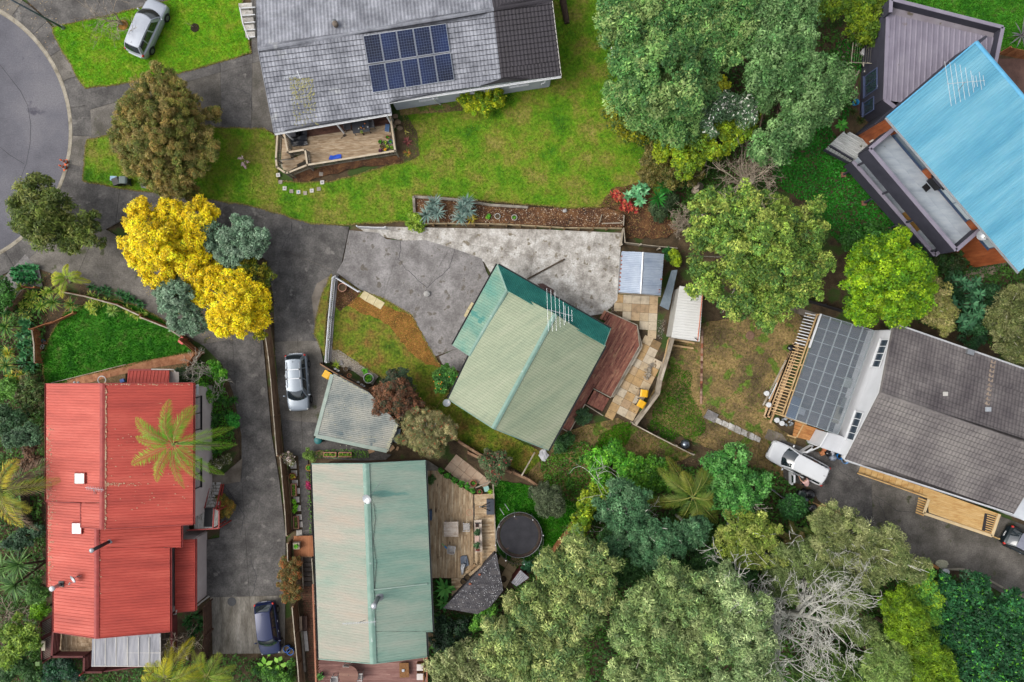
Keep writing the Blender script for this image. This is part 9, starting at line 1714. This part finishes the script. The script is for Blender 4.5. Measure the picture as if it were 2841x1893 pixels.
bag('black bag beside the porch wall','wc',1185,405,.34,bgm);bag('black bag left of the board stack','pg',380,480,.34,bgm,.05);MB().ball(W('wc',1272,480,.3),(.34,.3,.28),10,6,.15).lone('bundle',M('bag_silver',[(60,66,80),(180,190,206)],scale=4,rough=.3),'silver plastic bag in front of the blue bucket','bag',smooth=True);MB().ball(W('wc',1245,400,.3),(.26,.24,.25),10,6,.15).lone('bundle',solid('bag_white',(196,198,206),.4),'white bag between the black bag and the blue bucket','bag',smooth=True)
crate('small orange box beside the porch','wc',1068,400,(.3,.3,.22),20,solid('orange_box',(214,140,90),.7),z=.1);crate('flat orange carton against the porch wall','wc',1110,350,(.36,.22,.15),-20,solid('orange_carton',(214,130,84),.7),z=.1)
def bucket(label,view,x,y,r,h,mat,z=.06,lid=None,group=None):
    b=W(view,x,y,z);t=thing('bucket',label,'bucket',b,group);MB().lathe(b,[(r*.82,0),(r,h)]if lid else[(r*.82,0),(r,h),(r*.93,h),(r*.78,.02)],18,not lid).make('body',mat,t,True)
    if lid:MB().lathe(b,[(r*1.04,h-.01),(r*1.04,h+.02),(r*.9,h+.025)],18).make('lid',lid,t)
    MB().tube([b+Vec((r*cos(a),.0+r*.3*sin(a)+r*.9,h-.03))for a in np.linspace(0,PI,8)],.008,4).make('handle',steel_m,t)
for lb,x,y in(('upper white lidded pail left of the board stack',95,995),('lower white lidded pail left of the board stack',118,1125),('left white lidded pail below the board stack',212,1300),('right white lidded pail below the board stack',268,1335)):bucket(lb,'pg',x,y,.2,.36,whp,.06,white_m)
bucket('bright blue bucket against the porch wall','wc',1362,450,.26,.4,solid('bright_blue',(20,120,200),.4),.1);bucket('pale blue basin at the corner of the white house','wc',1465,522,.3,.2,solid('pale_blue',(120,170,226),.4),.1);bucket('white drum at the corner of the white house','wc',1440,455,.28,.6,whp,.1,white_m);bucket('blue bucket beside the dark flat roofed house','t14',612,705,.24,.4,solid('sky_blue_bucket',(40,150,210),.4),.05)
for o_,(x,y)in by_x([(300+RU(-50,110),1300+RU(-10,60))for _ in range(9)]):MB().box(W('pg',x,y,.12+random.random()*.1),(RU(.1,.25),RU(.1,.25),.12),random.random()).lone('scrap',M('scrap_grey',[(110,116,122),(190,196,200)],scale=4,rnd=.2),o_+' grey scrap piece from the left below the clear pergola','scrap','scrap between the pails and the deck')
bucket('silver bin lid drum at the end of the orange sleeper','t34',1215,810,.28,.4,alu_m,.1,white_m);MB().ball(W('t34',1208,765,.15),(.5,.36,.14),10,6,.2).lone('rubble_heap',M('pale_rubble',[(170,168,140),(206,204,180)],scale=8,rough=.95),'pale heap at the corner of the right drive','heap')
# brick edging and rough kerb in the yard
BE=thing('brick_edging','single row of old bricks across the bare yard','edging',W('pt',1525,700));bke=[M('brick_%d'%i,[tuple(int(v*.85)for v in c),c],scale=5,rough=.95)for i,c in enumerate(((176,110,80),(150,118,100),(196,162,140),(110,70,56),(186,150,126)))]
for i in range(30):t_=i/29;p=W('pt',1527-12*t_,390+690*t_,.06);MB().box(p+ZV(.03),(.17,.22,.08),RU(-.08,.08)).make('brick',random.choice(bke),BE)
MB().prism(WL('t23',[(1355,1320),(1385,1265),(1455,1300),(1425,1355)],.2),.2).lone('concrete_block',mid_m,'grey concrete block at the end of the brick row','concrete block');RK=thing('rough_kerb','broken rough concrete kerb crossing the bare yard','kerb',W('t23',1590,1410))
for i in range(7):t_=i/7;a=(1435+305*t_,1335+140*t_);w=RU(16,26);MB().prism(WL('t23',[(a[0]-4,a[1]+w),(a[0]+8,a[1]-w),(a[0]+46,a[1]+18-w*.8),(a[0]+36,a[1]+22+w*.8)],.12+random.random()*.04),.12).make('kerb_piece',light_m,RK)
SS=thing('entry_steps','concrete side steps with white rails left of the grey tiled house','steps',W('t11',1690,150))
for i in range(5):MB().prism(WL('t11',[(1650+i*6,60+i*42),(1740,56+i*42),(1742,94+i*42),(1654+i*6,98+i*42)],0),.05,.9-i*.16).make('step',light_m,SS);MB().bar(W('t11',1642+i*10,56+i*50,1.5-i*.16),W('t11',1735,50+i*50,1.5-i*.16),.06,.06).make('rail',white_m,SS)
for a,b in(((1630,52),(1650,160)),((1650,160),(1692,270))):MB().bar(W('t11',*a,1.4),W('t11',*b,.9),.08,.06).make('handrail',white_m,SS)
# clothesline and clutter by the flat roofed house
CL=thing('clothesline','cream folding clothesline frame fixed to the dark house wall','clothesline',W('gh',500,600));zc_=1.7;cm=solid('cream_frame',(206,196,172),.5)
for a,b in(((190,350),(500,378)),((190,350),(145,798)),((145,798),(465,815)),((390,362),(500,390)),((350,800),(465,830))):MB().tube([W('gh',*a,zc_),W('gh',*b,zc_)],.022,6).make('frame_bar',cm,CL)
for i in range(9):x=222+i*29;MB().tube([W('gh',x,355+i*2,zc_),W('gh',x-42,803,zc_)],.005,4).make('line',cm,CL)
bucket('white bucket with rags under the clothesline','gh',245,465,.22,.35,whp,.05);bucket('white lidded pail under the clothesline','gh',285,690,.26,.4,whp,.05,white_m);bucket('black pail with a pale lid below the clothesline','gh',300,850,.26,.42,black_m,.05,solid('pale_lid',(214,206,186),.6));bucket('tall white pail below the clothesline','gh',300,945,.2,.6,whp,.05,solid('cream_lid',(222,210,186),.6))
MB().ball(W('gh',355,530,.2),(.3,.42,.2),10,6,.2).lone('rag_heap',M('rag_white',[(180,190,186),(216,222,218)],scale=6,rough=.9),'crumpled white sheet under the clothesline','rag');MB().ball(W('gh',230,570,.15),(.18,.18,.14),8,6,.1).lone('rag_heap',solid('foam_white',(216,214,206),.9),'small white lump under the clothesline','rag')
for lb,x,y,a in(('pale plank left of the clothesline',65,705,.75),('grey plank below the clothesline pails',230,935,1.0)):p=W('gh',x,y,.08);MB().bar(p-Vec((cos(a),sin(a),0))*.3,p+Vec((cos(a),sin(a),0))*.3,.16,.05).lone('plank',grey_f,lb,'plank')
# barbecue on the balcony and oddments on the lower deck
BQ2=thing('barbecue','black barbecue with open side table on the pale balcony','barbecue',W('bd',1060,640,zb));c=W('bd',1075,625,zb);aa=math.atan2(db.y,db.x);MB().box(c+ZV(.4),(1.0,.6,.7),aa).make('cabinet',black_m,BQ2);MB().tube([c+db*.48+ZV(.9),c-db*.48+ZV(.9)],.32,14).make('hood',solid('bbq_hood',(62,62,74),.4),BQ2,True);MB().box(W('bd',1010,665,zb+.75),(.5,.45,.05),aa).make('front_shelf',black_m,BQ2)
for s in(-1,1):MB().box(c+db*s*.55+ZV(.75),(.32,.45,.05),aa).make('side_table',solid('bbq_side',(46,46,52),.5),BQ2)
crate('small black box on the lower deck beside the straw mats','bd',765,902,(.3,.22,.15),20,black_m,z=zl8+.02)
dv_=MB().ball(W('t33',265,25,.15),(.4,.5,.12),10,6,.25);dv_.lone('plastic_sheet',solid('plastic_white',(206,206,210),.4),'crumpled white plastic below the central house','plastic')
for i,(x,y)in enumerate(((485,965),(505,985),(478,1018),(468,1040))):pot(('upper left','upper right','third','lowest')[i]+' small pot along the fence of the red house lawn','lw',x,y,.12,.2,(solid('pot_teal',(60,130,160),.5),terra,whp,whp)[i],LZ)
for x,y in((810,1416),(850,1418)):MB().ball(W('lw',x,y,2.9),.09,8,6).lone('lamp_globe',white_m,'left white spotlight globe at the red house gable' if x<830 else 'right white spotlight globe at the red house gable','lamp',smooth=True)
tk=solid('blue_tub',(60,110,190),.5);crate('blue tub beside the red porch roof','lw',1352,1395,(.3,.25,.2),20,tk,z=.12)
sg=thing('swing_frame','thin wire frame half hidden under the big dark tree','frame',W('t13',760,370))
for a,b in(((725,320),(733,402)),((742,320),(748,400)),((762,318),(766,372)),((733,402),(800,345))):MB().tube([W('t13',*a,1.2),W('t13',*b,1.0)],.014,5).make('wire',alu_m,sg)
